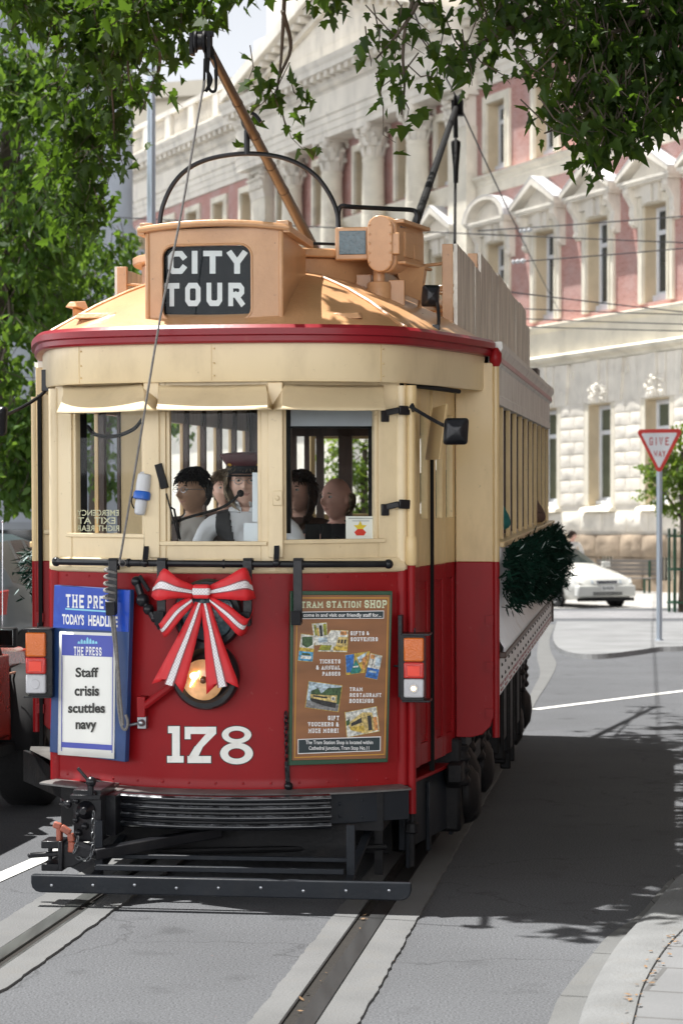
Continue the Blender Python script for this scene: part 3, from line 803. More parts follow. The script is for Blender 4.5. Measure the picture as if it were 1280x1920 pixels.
# string course between the ground and first floors
def moulding(mb, a, b, prof, ret=True, mi=None):
    """horizontal run of a profile [(out, z)...]; ends closed"""
    n = len(prof)
    vs = [(a, -o, z) for o, z in prof] + [(b, -o, z) for o, z in prof]
    fs = [(i, i + 1, n + i + 1, n + i) for i in range(n - 1)]
    fs.append(tuple(range(n))); fs.append(tuple(range(2 * n - 1, n - 1, -1)))
    mb.add(vs, fs, mi)
moulding(wallst, QE0, QE1, [(-.2, 7.1), (.12, 7.1), (.16, 7.18), (.36, 7.26), (.40, 7.36), (.22, 7.44), (.10, 7.46), (.10, 8.18), (.14, 8.22), (.28, 8.30), (.32, 8.40), (.05, 8.47), (-.2, 8.47)])
for k in range(-3, 3):
    wallst.box(.8 + 3.27 * k + 1.635 - .004, .8 + 3.27 * k + 1.635 + .004, -.104, -.09, 7.47, 8.18)
# first and second floors
port = (-29.6, -11.6)
ops1 = [(c, OW, 8.62, 11.5) for c in BAYS + [-12.9]] + [(c, OW, 8.62, 11.5) for c in LBAYS]
ops2 = [(c, OW, 13.95, 16.25) for c in allb]
wall_with_openings(brick, QE0, QE1, 8.47, 13.25, ops1)
wall_with_openings(brick, QE0, QE1, 13.25, 16.9, ops2)
for a, b in ((QE0, -29.9), (-10.4, QE1)):
    moulding(wallst, a, b, [(-.2, 13.2), (.06, 13.2), (.06, 13.52), (.10, 13.56), (.10, 13.66), (.24, 13.76), (.26, 13.84), (.04, 13.9), (-.2, 13.9)])
moulding(wallst, -28.2, -11.6, [(-.2, 13.2), (.06, 13.2), (.06, 13.52), (.2, 13.72), (.2, 13.84), (-.2, 13.9)])

def window_part(c, zb, zt, half=OW, kind='plain', ground=False, blind=False):
    """stone surround > timber frame, pane, pediment"""
    s = MB(); w = .27; lin = MB()
    if not ground:
        zc = zb - .02
        for sx in (-1, 1):
            x0 = c + sx * half; x1 = c + sx * (half + w)
            s.box(min(x0, x1), max(x0, x1), -.10, .02, zc, zt + w)
            x2 = c + sx * (half + .09)
            s.box(min(x0, x2), max(x0, x2), -.06, -.09 + .0, zc, zt + .08) if False else None
            s.box(min(x0, c + sx * (half + .08)), max(x0, c + sx * (half + .08)), -.135, -.098, zc, zt + .08)
        s.box(c - half, c + half, -.10, .02, zt, zt + w)
        s.box(c - half - .0, c + half + .0, -.135, -.098, zt, zt + .08)
    # jamb lining inside the opening
    for sx in (-1, 1):
        x0 = c + sx * half; x1 = c + sx * (half - .025)
        s.box(min(x0, x1), max(x0, x1), -.02 if not ground else .0, .5, zb, zt, 1)
    s.box(c - half + .026, c + half - .026, .0, .5, zt - .025, zt, 1)
    if ground:
        for sx in (-1, 1):
            x1 = c + sx * (half + .23); x0 = c + sx * half
            s.box(min(x0, x1), max(x0, x1), -.02, .05, zb, zt)
    o = s.build('window', [M['stone'], M['jambtan']], FA, bevel=0)
    f = MB(); hf = half - .03; y0, y1 = .36, .44
    b0 = zb + (.22 if not ground else .14)
    f.box(c - hf, c + hf, y0 - .12, y1, zb + .02, b0)
    for sx in (-1, 1):
        x0 = c + sx * hf; x1 = c + sx * (hf - .13); f.box(min(x0, x1), max(x0, x1), y0, y1, b0, zt - .03)
    tr = zb + (zt - zb) * .70
    f.box(c - hf + .13, c + hf - .13, y0, y1, zt - .16, zt - .03)
    f.box(c - hf + .13, c + hf - .13, y0 - .03, y1, tr, tr + .13)
    f.box(c - hf + .13, c + hf - .13, y0, y1, b0, b0 + .10)
    f.build('frame', M['timber'], o)
    p = MB(); p.box(c - hf + .06, c + hf - .06, .40, .415, b0 + .05, zt - .1)
    p.build('pane', M['blindpane'] if blind else M['pane'], o)
    return o

def pediment(par, c, z, kind):
    """hood on scrolled brackets above a first-floor window"""
    m = MB(); hw = 1.42; pr = .55
    for sx in (-1, 1):       # brackets
        bx = c + sx * (OW + .42)
        prof = [(.10, z - 1.25), (.16, z - 1.22), (.18, z - 1.0), (.24, z - .85), (.22, z - .62), (.34, z - .42), (.46, z - .28), (.46, z - .02)]
        m.prism([(bx - .13, -o, zz) for o, zz in prof] + [(bx - .13, 0, z - .02), (bx - .13, 0, z - 1.25)], (.26, 0, 0))
        m.sphere((bx, -.40, z - .2), (.15, .12, .13), 8, 6); m.sphere((bx, -.2, z - 1.1), (.14, .09, .12), 8, 6)
    m.box(c - OW - .29, c + OW + .29, -.20, 0, z - .36, z - .02)
    for k in (-1, 0, 1):     # keystones
        m.hexa([(c + k * .3 - .11, -.26 - .05 * (k == 0), z - .62), (c + k * .3 + .11, -.26 - .05 * (k == 0), z - .62), (c + k * .3 + .11, 0, z - .62), (c + k * .3 - .11, 0, z - .62), (c + k * .37 - .15, -.30 - .05 * (k == 0), z - .03), (c + k * .37 + .15, -.30 - .05 * (k == 0), z - .03), (c + k * .37 + .15, 0, z - .03), (c + k * .37 - .15, 0, z - .03)])
    m.box(c - hw, c + hw, -pr, 0, z, z + .09); m.box(c - hw + .06, c + hw - .06, -pr + .06, 0, z - .08, z)
    lead = MB()
    if kind == 'tri':
        h = .92; t = .22
        for sx in (-1, 1):
            m.prism([(c + sx * hw, -pr - .04, z + .09), (c + sx * (hw + .04), -pr - .04, z + .22), (c, -pr - .04, z + h + .13), (c, -pr - .04, z + h - .12)], (0, pr + .04, 0))
            lead.prism([(c + sx * (hw + .05), -pr - .05, z + .225), (c, -pr - .05, z + h + .135), (c, -pr - .05, z + h + .165), (c + sx * (hw + .05), -pr - .05, z + .255)], (0, pr + .05, 0))
        m.prism([(c - hw + .1, -pr + .3, z + .09), (c + hw - .1, -pr + .3, z + .09), (c, -pr + .3, z + h - .1)], (0, .25, 0))
    else:
        n = 12; h = .80
        def arc(r0, k): a = pi * (1 - k / n); return (c + r0 * cos(a) * (1), z + .09 + h * sin(a) * r0 / hw)
        for k in range(n):
            p = [arc(hw, k), arc(hw, k + 1), arc(hw - .24, k + 1), arc(hw - .24, k)]
            m.prism([(x, -pr - .04, zz) for x, zz in p], (0, pr + .04, 0))
            p = [arc(hw + .03, k), arc(hw + .03, k + 1), arc(hw + .003, k + 1), arc(hw + .003, k)]
            lead.prism([(x, -pr - .05, zz) for x, zz in p], (0, pr + .05, 0))
        m.prism([(arc(hw - .2, k)[0], -pr + .3, arc(hw - .2, k)[1]) for k in range(n + 1)], (0, .25, 0))
    o = m.build('pediment', M['stone_w'], par)
    lead.build('lead_cap', M['lead'], o)

for i, c in enumerate(BAYS):
    window_part(c, 2.62, 5.75, ground=True, blind=True)
    w1 = window_part(c, 8.62, 11.5)
    pediment(w1, c, 12.15, 'arch' if i == 5 else 'tri')
    window_part(c, 13.95, 16.25)
w1 = window_part(-12.9, 8.62, 11.5); pediment(w1, -12.9, 12.15, 'tri')
for c in LBAYS: window_part(c, 8.62, 11.5)
for c in [-12.7, -15.9, -19.5, -23.3, -27.0] + LBAYS: window_part(c, 13.95, 16.25)
# basement grilles
for c in BAYS:
    gb = MB()
    for k in range(5): gb.box(c + .35 - .36 + k * .18 - .02, c + .35 - .36 + k * .18 + .02, .12, .16, .35, 1.35)
    o = gb.build('basement_grille', M['stone'], FA)
    p = MB(); p.box(c + .35 - .42, c + .35 + .42, .30, .34, .35, 1.35); p.build('pane', M['pane'], o)
# entablature, cornice with blocks, dentils
ent = MB()
ARCH = [(-.2, 16.85), (.10, 16.85), (.10, 17.1), (.14, 17.1), (.14, 17.38), (.18, 17.38), (.18, 17.62), (.26, 17.66), (.26, 17.76), (.10, 17.8), (.10, 18.55), (.16, 18.6), (.16, 18.62)]
CORN = [(.3, 18.86), (.34, 18.90), (.34, 19.12), (.80, 19.14), (.82, 19.34), (.9, 19.42), (.95, 19.58), (.0, 19.66), (-.2, 19.66)]
for a, b in ((QE0, -29.9), (-10.4, QE1)):
    moulding(ent, a, b, ARCH + CORN)
    x = a + .2
    while x < b - .3:
        ent.box(x, x + .28, -.72, -.3, 18.93, 19.135); x += .62
    x = a + .1
    while x < b - .2:
        ent.box(x, x + .11, -.27, -.12, 18.64, 18.85); x += .20
# portico: entablature stands forward
po = .85
pf = [(o + po if o > -.1 else o, z) for o, z in ARCH + CORN]
moulding(ent, -30.0, -10.35, pf)
x = -29.7
while x < -10.7:
    ent.box(x, x + .28, -.72 - po, -.3 - po, 18.93, 19.135); x += .62
x = -29.8
while x < -10.5:
    ent.box(x, x + .11, -.27 - po, -.12 - po, 18.64, 18.85); x += .20
# pediment of the portico
pc, phw = -20.2, 9.6
for sx in (-1, 1):
    ent.prism([(pc + sx * phw, -po - .95, 19.66), (pc + sx * phw, -po - .95, 20.05), (pc, -po - .95, 22.75), (pc, -po - .95, 22.2)], (0, .95 + po, 0))
    for k in range(1, 15):
        t = k / 15; xx = pc + sx * phw * (1 - t); zz = 19.62 + 2.45 * t
        ent.box(xx - .14, xx + .14, -po - .72, -po - .1, zz - .12, zz + .1)
    ent.prism([(pc + sx * (phw - .6), -po - .34, 19.66), (pc + sx * (phw - 1.2), -po - .34, 19.66), (pc, -po - .34, 21.72), (pc, -po - .34, 21.95)], (0, .3, 0))
ent.prism([(pc - phw + .5, -po - .12, 19.66), (pc + phw - .5, -po - .12, 19.66), (pc, -po - .12, 22.1)], (0, .3, 0))
for zz in (20.35, 21.0):
    t = (zz - 19.66) / 2.44; ent.box(pc - (phw - .5) * (1 - t), pc + (phw - .5) * (1 - t), -po - .135, -po - .115, zz, zz + .03)
# attic block behind the pediment
ent.box(-30.2, -10.2, .5, 9, 19.66, 22.3)
moulding(ent, -30.6, -9.8, [(-.7, 21.9), (-.4, 21.9), (-.1, 22.2), (-.1, 22.55), (-.9, 22.7)])
ent.box(-30.4, -10.0, .6, 9.2, 22.3, 24.2)
ent.build('entablature', M['stone_w'], FA)
# balustrades
for a, b in ((QE0, -30.0), (-10.3, QE1)):
    bal = MB()
    bal.box(a, b, -.35, .05, 19.66, 19.95); bal.box(a, b, -.40, .10, 20.95, 21.2)
    x = a + .3
    while x < b - 1.0:
        bal.box(x, x + .62, -.38, .08, 19.95, 20.95)
        for k in range(6):
            bal.lathe((x + .62 + .28 + k * .36, -.15, 19.95), (0, 0, 1), [(.09, 0), (.06, .1), (.12, .35), (.05, .72), (.09, .85), (.09, 1.0)], 8)
        x += 3.0
    bal.build('balustrade', M['stone_w'], FA)
# pilasters and columns of the portico
def capital(m, c, y, z, r, square=False):
    for k in range(2):
        for j in range(8):
            a = 2 * pi * j / 8 + k * pi / 8; rr = r * (1.03 + .12 * k); zz = z + .12 + .36 * k
            p = Vector((c + rr * cos(a), y + rr * sin(a), zz)); o = Vector((cos(a), sin(a), 0))
            m.obox(p + Vector((0, 0, .1)), Vector((-o.y, o.x, 0)) * r * .24, o * r * .10 + Vector((0, 0, .02)), Vector((0, 0, .2)) + o * .05)
            m.sphere(p + o * .12 + Vector((0, 0, .3)), (r * .24, r * .24, .09), 6, 5)
    for sx in (-1, 1):
        for sy in (-1, 1):
            m.sphere((c + sx * r * 1.15, y + sy * r * 1.15, z + 1.0), (r * .34, r * .34, .15), 8, 6)
    m.lathe((c, y, z), (0, 0, 1), [(r * .9, 0), (r * .92, .6), (r * 1.2, 1.05), (r * 1.2, 1.08)], 14)
    m.box(c - r * 1.38, c + r * 1.38, y - r * 1.38, y + r * 1.38, z + 1.08, z + 1.24)
for i, c in enumerate((-14.1, -17.75, -21.45, -25.3)):
    m = MB(); y = -.45; r = .46
    m.lathe((c, y, 8.47), (0, 0, 1), [(r * 1.35, 0), (r * 1.35, .2), (r * 1.2, .28), (r * 1.25, .42), (r, .5), (r * 1.0, 2.6), (r * .98, 2.61), (r * .985, 2.64), (r * .96, 5.0), (r * .94, 5.01), (r * .945, 5.04), (r * .87, 7.0), (r * .95, 7.06), (r * .87, 7.12), (r * .87, 7.2)], 24)
    o = m.build('column', M['stone'], FA)
    k = MB(); capital(k, c, y, 8.47 + 7.18, r * .9); k.build('capital', M['stone_w'], o)
for c in (-11.15, -28.9):
    m = MB(); m.box(c - .68, c + .68, -.42, .05, 8.47, 15.65); m.box(c - .74, c + .74, -.48, .05, 8.47, 8.8)
    m.box(c - .684, c + .684, -.424, .05, 11.0, 11.02)
    o = m.build('pilaster', M['stone'], FA)
    k = MB()
    for kk in range(2):
        for j in range(5):
            xx = c - .6 + j * .3; k.obox((xx, -.46 - .05 * kk, 15.85 + .36 * kk), (.12, 0, 0), (0, .05, .02), (0, -.05, .2)); k.sphere((xx, -.58 - .05 * kk, 16.05 + .36 * kk), (.12, .1, .08), 6, 5)
    for sx in (-1, 1): k.sphere((c + sx * .66, -.5, 16.65), (.18, .2, .15), 8, 6)
    k.box(c - .62, c + .62, -.40, .05, 15.65, 16.7); k.box(c - .8, c + .8, -.56, .05, 16.7, 16.86)
    k.build('capital', M['stone_w'], o)
wallst.build('stone_course', M['stone'], FA)
brick.build('brick_wall', M['brick'], FA, smooth=False)
rough.build('rock_faced_wall', M['rough'], FA, ang=60)
pl.build('plinth', M['plinth'], FA, ang=60)
rf = MB(); rf.box(QE0, QE1, .6, 16, 7, 19.6); rf.box(QE0, QE1, .56, 16, 0, 6.9)
rf.build('inner_wall', M['ceil'], FA)

# ------------------------------------------------------------------ other buildings
M['greystone'] = stonemat('blue_grey_stone', (0.34, 0.365, 0.40), 6, 0.3, dirt=.3)
M['beige'] = mat('beige_concrete', (0.62, 0.565, 0.46), 0.8, var=.06, vscale=.5, dirt=.25, dcol=(.4, .36, .3), dscale=.4)
gb = thing('grey_stone_building', 'blue grey stone building with giant half columns standing behind the left trees', 'building', (-5.7, 62.0, 0), radians(12))
m = MB(); m.box(-26, -.55, 0, 14, 0, 26); m.build('wall', M['greystone'], gb)
m = MB()
m.box(-26, .25, -1.0, 0, 8.6, 9.3); m.box(-26, .1, -.8, 0, 7.9, 8.6); m.box(-26, .0, -.6, 0, 0, 7.9)
m.build('podium', M['greystone'], gb, bevel=.04)
for c in (-.55, -4.4, -8.2):
    k = MB(); k.lathe((c, -.2, 9.3), (0, 0, 1), [(.62, 0), (.62, .35), (.55, .42), (.58, .75), (.46, .9), (.45, 14)], 22); k.box(c - .7, c + .7, -.85, .2, 9.25, 9.5)
    k.build('half_column', M['greystone'], gb)
for c in (-2.5, -6.3):
    for zz in (11, 15.5):
        f = MB(); f.box(c - .75, c + .75, -.06, .02, zz, zz + 3); o = f.build('window', M['greystone'], gb)
        p = MB(); p.box(c - .6, c + .6, -.08, -.05, zz + .15, zz + 2.85); p.build('pane', M['pane'], o)
tw = thing('office_tower', 'pale beige office block with horizontal concrete bands far behind the balustrade', 'building', (-13.5, 150, 0), radians(-20))
m = MB(); m.box(-14, 12, 0, 20, 0, 31.2); m.build('wall', M['beige'], tw)
m = MB()
for k in range(4):
    m.box(-14.3, 12.3, -.5 - .15 * (k % 2), 0, 23.0 + k * .85, 23.5 + k * .85)
m.box(-14.6, 12.6, -1, 0, 30.6, 31.6)
m.build('concrete_band', M['beige'], tw)
for k in range(5):
    f = MB(); f.box(-12 + k * 5, -8.2 + k * 5, -.06, .02, 28.0, 29.2); o = f.build('window', M['beige'], tw); p = MB(); p.box(-11.9 + k * 5, -8.3 + k * 5, -.09, -.05, 28.1, 29.1); p.build('pane', M['pane'], o)
    f = MB(); f.box(-12 + k * 5, -8.2 + k * 5, -.06, .02, 20.6, 22.4); o = f.build('window', M['beige'], tw); p = MB(); p.box(-11.9 + k * 5, -8.3 + k * 5, -.09, -.05, 20.7, 22.3); p.build('pane', M['pane'], o)
# low pale shopfront behind the parked grey car
sh = thing('low_shop_building', 'low pale grey rendered building with dark base behind the grey car', 'building', (-14, 34, 0), radians(8))
m = MB(); m.box(-10, 9.4, 0, 8, 1.86, 5.2); m.box(-10, 9.4, 0.1, 8, 0, .9); m.build('wall', mat('pale_grey_render', (.42, .45, .50), .8, var=.06), sh)
m = MB(); m.box(-10, 9.4, .06, 8, .9, 1.86); m.build('dark_window_strip', M['pane'], sh)
m = MB(); m.box(-10.1, 9.5, -.15, 0, 1.80, 1.92); m.build('sill_band', M['greystone'], sh)
# unseen block added across the right pavement to cut sky light
bt = thing('sky_blocking_building', 'brown brick block across the right hand pavement outside the view', 'building', (9.0, -6, 0))  # added unseen block, cuts sky light
m = MB(); m.box(0, 14, 0, 40, 0, 15); m.build('wall', mat('sky_blocking_brick_wall', (.20, .13, .10), .9, var=.2), bt, smooth=False)
for a in range(11):
    for b in range(4):
        f = MB(); f.box(-.06, .0, 1.2 + a * 3.5, 2.9 + a * 3.5, 1 + b * 3.5, 3.2 + b * 3.5); f.build('window', M['pane'], bt, smooth=False)
# ------------------------------------------------------------------ the tram
TH = atan((1221 - 640) / FPX); PHI = atan((HOR - 898) / FPX / sqrt(1 + ((1221 - 640) / FPX) ** 2))
TUx = Vector((cos(TH), -sin(TH), 0)); TVx = Vector((sin(TH) * cos(PHI), cos(TH) * cos(PHI), sin(PHI))); TWx = TUx.cross(TVx)
TO = Vector((-0.606, 10.845, 0))
TM = Matrix(((TUx.x, TVx.x, TWx.x, TO.x), (TUx.y, TVx.y, TWx.y, TO.y), (TUx.z, TVx.z, TWx.z, TO.z), (0, 0, 0, 1)))
TI = TM.inverted()
CL = TI @ Vector((0, 0, CAMZ))
def tray(px, py):
    return TI.to_3x3() @ Vector(((px - 640) / FPX, 1, (HOR - py) / FPX))
def tv(px, py, v):
    d = tray(px, py); return CL + d * ((v - CL.y) / d.y)
def tu(px, py, u):
    d = tray(px, py); return CL + d * ((u - CL.x) / d.x)

class Facet:
    """vertical plane of the tram body through two plan points"""
    def __init__(s, a, b):
        s.a = Vector((*a, 0)); e = Vector((*b, 0)) - s.a; s.L = e.length; s.e = e.normalized(); s.n = Vector((s.e.y, -s.e.x, 0))
    def P(s, t, w, o=0): return s.a + s.e * t + s.n * o + Vector((0, 0, w))
    def at(s, px, py, o=0):
        d = tray(px, py); q = s.a + s.n * o
        k = (q - CL).dot(s.n) / d.dot(s.n); h = CL + d * k
        return (h - q).dot(s.e), h.z
    def px(s, px, py, o=0): return s.P(*s.at(px, py, o), o)
    def box(s, mb, t0, t1, w0, w1, o0, o1, mi=None):
        c = s.P((t0 + t1) / 2, (w0 + w1) / 2, (o0 + o1) / 2)
        mb.obox(c, s.e * (t1 - t0) / 2, s.n * (o1 - o0) / 2, Vector((0, 0, (w1 - w0) / 2)), mi)
    def pbox(s, mb, x0, y0, x1, y1, o0, o1, mi=None):
        t0, wa = s.at(x0, (y0 + y1) / 2, o1); t1, _ = s.at(x1, (y0 + y1) / 2, o1)
        _, wt = s.at((x0 + x1) / 2, y0, o1); _, wb = s.at((x0 + x1) / 2, y1, o1)
        s.box(mb, t0, t1, wb, wt, o0, o1, mi)
    def dec(s, o): return lambda x, y, dz=0: s.px(x, y, o + dz)
    def quad(s, mb, pts, o0, o1, mi=None):
        a = [s.px(x, y, o1) for x, y in pts]; mb.prism(a, -s.n * (o1 - o0), mi)
    def flat(s, mb, pts, o, mi=None):
        mb.add([s.px(x, y, o) for x, y in pts], [tuple(range(len(pts) - 1, -1, -1))], mi)

TR = thing('tram', 'vintage red and cream tram number 178 with tan roof', 'tram')
TR.matrix_world = TM

FW, FD_ = .866, .30
F1 = Facet((-FW, FD_), (-.30, 0)); F2 = Facet((-.30, 0), (.30, 0)); F3 = Facet((.30, 0), (FW, FD_))
def dash(u): return FD_ * (u / FW) ** 2
SB, SR, SW = 1.34, 7.68, 1.25      # saloon front, saloon rear, half width
BELT = 1.56

def outline(a, b, cv, n=40, p=2.5):
    """front end of the plan, from the left side round to the right"""
    pts = []
    for i in range(n + 1):
        t = pi * i / n
        c, s_ = cos(t), sin(t)
        pts.append(Vector((-a * math.copysign(abs(c) ** (2 / p), c), cv - b * abs(s_) ** (2 / p), 0)))
    return pts
def normals(P):
    out = []
    for i in range(len(P)):
        t = (P[min(i + 1, len(P) - 1)] - P[max(i - 1, 0)]).normalized(); out.append(Vector((t.y, -t.x, 0)))
    return out
def sweep(mb, P, prof, mi=None, mir=None):
    N_ = normals(P)
    rows = [[p + n * o + Vector((0, 0, w)) for o, w in prof] for p, n in zip(P, N_)]
    if mir is not None: rows = [[Vector((q.x, mir - q.y, q.z)) for q in r] for r in rows]
    mb.grid(rows, mi, flip=(mir is not None))
HP = [(0, -.085), (.30, -.07), (.55, -.015), (.74, .075), (.87, .20), (.95, .36), (1.035, .60), (1.12, .88), (1.185, 1.12), (1.235, SB)]
def plan(inset):
    h = smoothpath([(-HP[1][0], HP[1][1], 0)] + [(u, v, 0) for u, v in HP], 4)[4:]
    full_ = [Vector((-p.x, p.y, 0)) for p in reversed(h[1:])] + h
    nn = []
    for i in range(len(full_)):
        t_ = (full_[min(i + 1, len(full_) - 1)] - full_[max(i - 1, 0)]).normalized(); nn.append(Vector((t_.y, -t_.x, 0)))
    nn[0] = Vector((-1, 0, 0)); nn[-1] = Vector((1, 0, 0))
    return [p - n * inset for p, n in zip(full_, nn)]
OUT = plan(0)
MIR = SB + SR      # mirrors the front end onto the rear end

# roof
rb = MB(); EW = 2.715
NR = 12
def roofh(r): return EW + .43 * (1 - r ** 1.9)
full = OUT + [Vector((p.x, MIR - p.y, 0)) for p in reversed(OUT)]
rows = []
for k in range(NR + 1):
    r = 1 - k / NR
    row = []
    for p in full + [full[0]]:
        sp = Vector((0, min(max(p.y, SB), SR), 0)); q = sp + (p - sp) * r
        row.append((q.x, q.y, roofh(r)))
    rows.append(row)
rb.grid(rows, flip=True)
roof = rb.build('roof', M['tan'], TR, ang=60)
for sgn in (-1, 1):      # standing seams
    for (ua, va, ub, vb) in ((.42, .75, .98, .22), (.2, 2.6, 1.23, 2.6), (.2, 4.4, 1.23, 4.4), (.2, 6.2, 1.23, 6.2)):
        pts = []; sm = MB()
        for i in range(9):
            t = i / 8; u = sgn * (ua + (ub - ua) * t); v = va + (vb - va) * t
            sp = Vector((0, min(max(v, SB), SR), 0)); d = Vector((u, v, 0)) - sp
            best = (0, 1.235) if SB <= v <= SR else min(((abs((q - sp).normalized().dot(d.normalized()) - 1), (q - sp).length) for q in full if (q - sp).length > .1 and d.length > .01), default=(0, 1.3))
            r = d.length / best[1]; kk = min(1, .965 / max(r, 1e-6)); q_ = sp + d * kk; pts.append((q_.x, q_.y, roofh(min(r, .965)) + .004))
        sm.tube(pts, .011, 6); sm.build('roof_seam', M['tan'], roof)
eb = MB(); BAND = [(-.05, 2.742), (.008, 2.742), (.028, 2.724), (.028, 2.694), (.010, 2.688), (.012, 2.664), (.004, 2.655), (-.05, 2.652)]
sweep(eb, OUT, BAND); eb.build('gutter_band', M['redband'], TR, ang=40)
eb = MB(); sweep(eb, OUT, BAND, mir=MIR); eb.build('gutter_band', M['redband'], TR, ang=40)
fb = MB(); FP = plan(.030)
FPR = [(0, 2.66), (0, 2.484), (-.006, 2.472), (-.03, 2.472), (-.03, 2.66)]
sweep(fb, FP, FPR); fb.build('fascia', M['cream'], TR, ang=40)
fb = MB(); sweep(fb, FP, FPR, mir=MIR)
fb.build('fascia', M['cream'], TR, ang=40)
# riveted joint strips of the fascia
for px in (148, 400, 717):
    jb = MB()
    p = tv(px, 690, 0); q = min(FP, key=lambda z: abs(atan2(z.x - CL.x, z.y - CL.y) - atan2(p.x - CL.x, p.y - CL.y)))
    i = FP.index(q); n = normals(FP)[i]; t = Vector((-n.y, n.x, 0))
    jb.obox(q + n * .001 + Vector((0, 0, 2.566)), t * .0022, n * .001, Vector((0, 0, .09)))
    for w in (2.5, 2.56, 2.63): jb.sphere(q + n * .002 + t * .014 + Vector((0, 0, w)), .005, 6, 4)
    jb.build('fascia_joint', M['cream_old'], TR)

# sign box
sbx = MB()
a = tv(269, 612, .03); b = tv(529, 612, .03); tp = tv(400, 432, .03)
u0, u1, w0, w1 = a.x, b.x, 2.735, tp.z
gl0 = tv(303, 600, .03); gl1 = tv(469, 458, .03)
vb = .78
def rrect(x0, x1, y0, y1, r, k=5):
    pts = []
    for cx, cy, a0 in ((x1 - r, y1 - r, 0), (x0 + r, y1 - r, 90), (x0 + r, y0 + r, 180), (x1 - r, y0 + r, 270)):
        for i in range(k + 1):
            t = radians(a0 + 90 * i / k); pts.append((cx + r * cos(t), cy + r * sin(t)))
    return pts
def bow(u, v): return v + .05 * ((u - (u0 + u1) / 2) / ((u1 - u0) / 2)) ** 2
# front plate with a rounded opening
hole = rrect(gl0.x, gl1.x, gl0.z, gl1.z, .055)
outer = []
cx, cz = (gl0.x + gl1.x) / 2, (gl0.z + gl1.z) / 2
for x, y in hole:
    dx, dy = x - cx, y - cz
    k = 1e9
    if dx > 1e-6: k = min(k, (u1 - cx) / dx)
    if dx < -1e-6: k = min(k, (u0 - cx) / dx)
    if dy > 1e-6: k = min(k, (w1 - cz) / dy)
    if dy < -1e-6: k = min(k, (w0 - cz) / dy)
    ox_, oz_ = cx + dx * k, cz + dy * k
    if oz_ > w1 - 1e-4: oz_ += .024 * (1 - (2 * (ox_ - u0) / (u1 - u0) - 1) ** 2)
    outer.append((ox_, oz_))
nh = len(hole)
vs = [(x, bow(x, .03), y) for x, y in outer] + [(x, bow(x, .03), y) for x, y in hole] + [(x, bow(x, .06), y) for x, y in hole]
fs = [(i, (i + 1) % nh, nh + (i + 1) % nh, nh + i) for i in range(nh)] + [(nh + i, nh + (i + 1) % nh, 2 * nh + (i + 1) % nh, 2 * nh + i) for i in range(nh)]
sbx.add(vs, fs)
for (x, y) in ((u0, w0), (u0, w1), (u1, w0), (u1, w1)): pass
sbx.add([(u0, .08, w0), (u0, vb, w0), (u0, vb, w1 - .03), (u0, .08, w1)], [(0, 1, 2, 3)])
sbx.add([(u1, .08, w0), (u1, vb, w0), (u1, vb, w1 - .03), (u1, .08, w1)], [(3, 2, 1, 0)])
for x, w in ((u0, 1), (u1, 1)):   # corner fillers between the bowed front and the sides
    sbx.tube([(x - .012 * math.copysign(1, x), .078, w0), (x - .012 * math.copysign(1, x), .078, w1 - .002)], .013, 8)
sbx.add([(u0, vb, w0), (u1, vb, w0), (u1, vb, w1 - .03), (u0, vb, w1 - .03)], [(0, 1, 2, 3)])
box = sbx.build('destination_box', M['tan'], TR, bevel=.004)
lid = MB(); n = 10
rows = []
for dz, ex in ((0, .0), (0, .028), (.014, .034), (.030, .028), (.036, 0)):
    rows.append([(u0 - ex + (u1 - u0 + 2 * ex) * i / n, bow(u0 + (u1 - u0) * i / n, .03) - ex, w1 - .004 + dz + .022 * (1 - (2 * i / n - 1) ** 2)) for i in range(n + 1)])
lid.grid(rows)
lid.grid([rows[-1], [(p[0], vb + .03, p[2] - .03) for p in rows[-1]]])
lid.box(u0 - .035, u0 + .0, .06, vb + .03, w1 - .012, w1 + .022); lid.box(u1 - .0, u1 + .035, .06, vb + .03, w1 - .012, w1 + .022)
for xx in (u0 - .02, u1 - .03): lid.box(xx, xx + .06, .05, .16, w1 + .02, w1 + .045)
lid.build('box_lid', M['tan'], box, bevel=.003)
gm = MB(); n = 8
gm.grid([[(gl0.x + (gl1.x - gl0.x) * i / n, bow(gl0.x + (gl1.x - gl0.x) * i / n, .075), w) for i in range(n + 1)] for w in (gl0.z, gl1.z)])
gp = gm.build('blind', M['signglass'], box)
lm = MB()
def sgn(x, y, dz=0):
    p = tv(x, y, .072); return Vector((p.x, bow(p.x, .0735) - dz, p.z))
put_strokes(lm, 'CITY', (313, 464, 513, 468), sgn, 0, lw=.78, th=.24, gap=.22)
put_strokes(lm, 'TOUR', (306, 459, 576, 530), sgn, 0, lw=.78, th=.24, gap=.30)
lm.build('blind_lettering', M['letters'], gp)
cg = MB(); cg.grid([[(gl0.x + (gl1.x - gl0.x) * i / n, bow(gl0.x + (gl1.x - gl0.x) * i / n, .052), w) for i in range(n + 1)] for w in (gl0.z, gl1.z)])
cg.build('glass', M['glassclear'], box)
rim = MB(); rim.tube([(x, bow(x, .032), y) for x, y in rrect(gl0.x - .004, gl1.x + .004, gl0.z - .004, gl1.z + .004, .058)], .006, 6, closed=True)
rim.build('blind_rim', M['tan'], box)
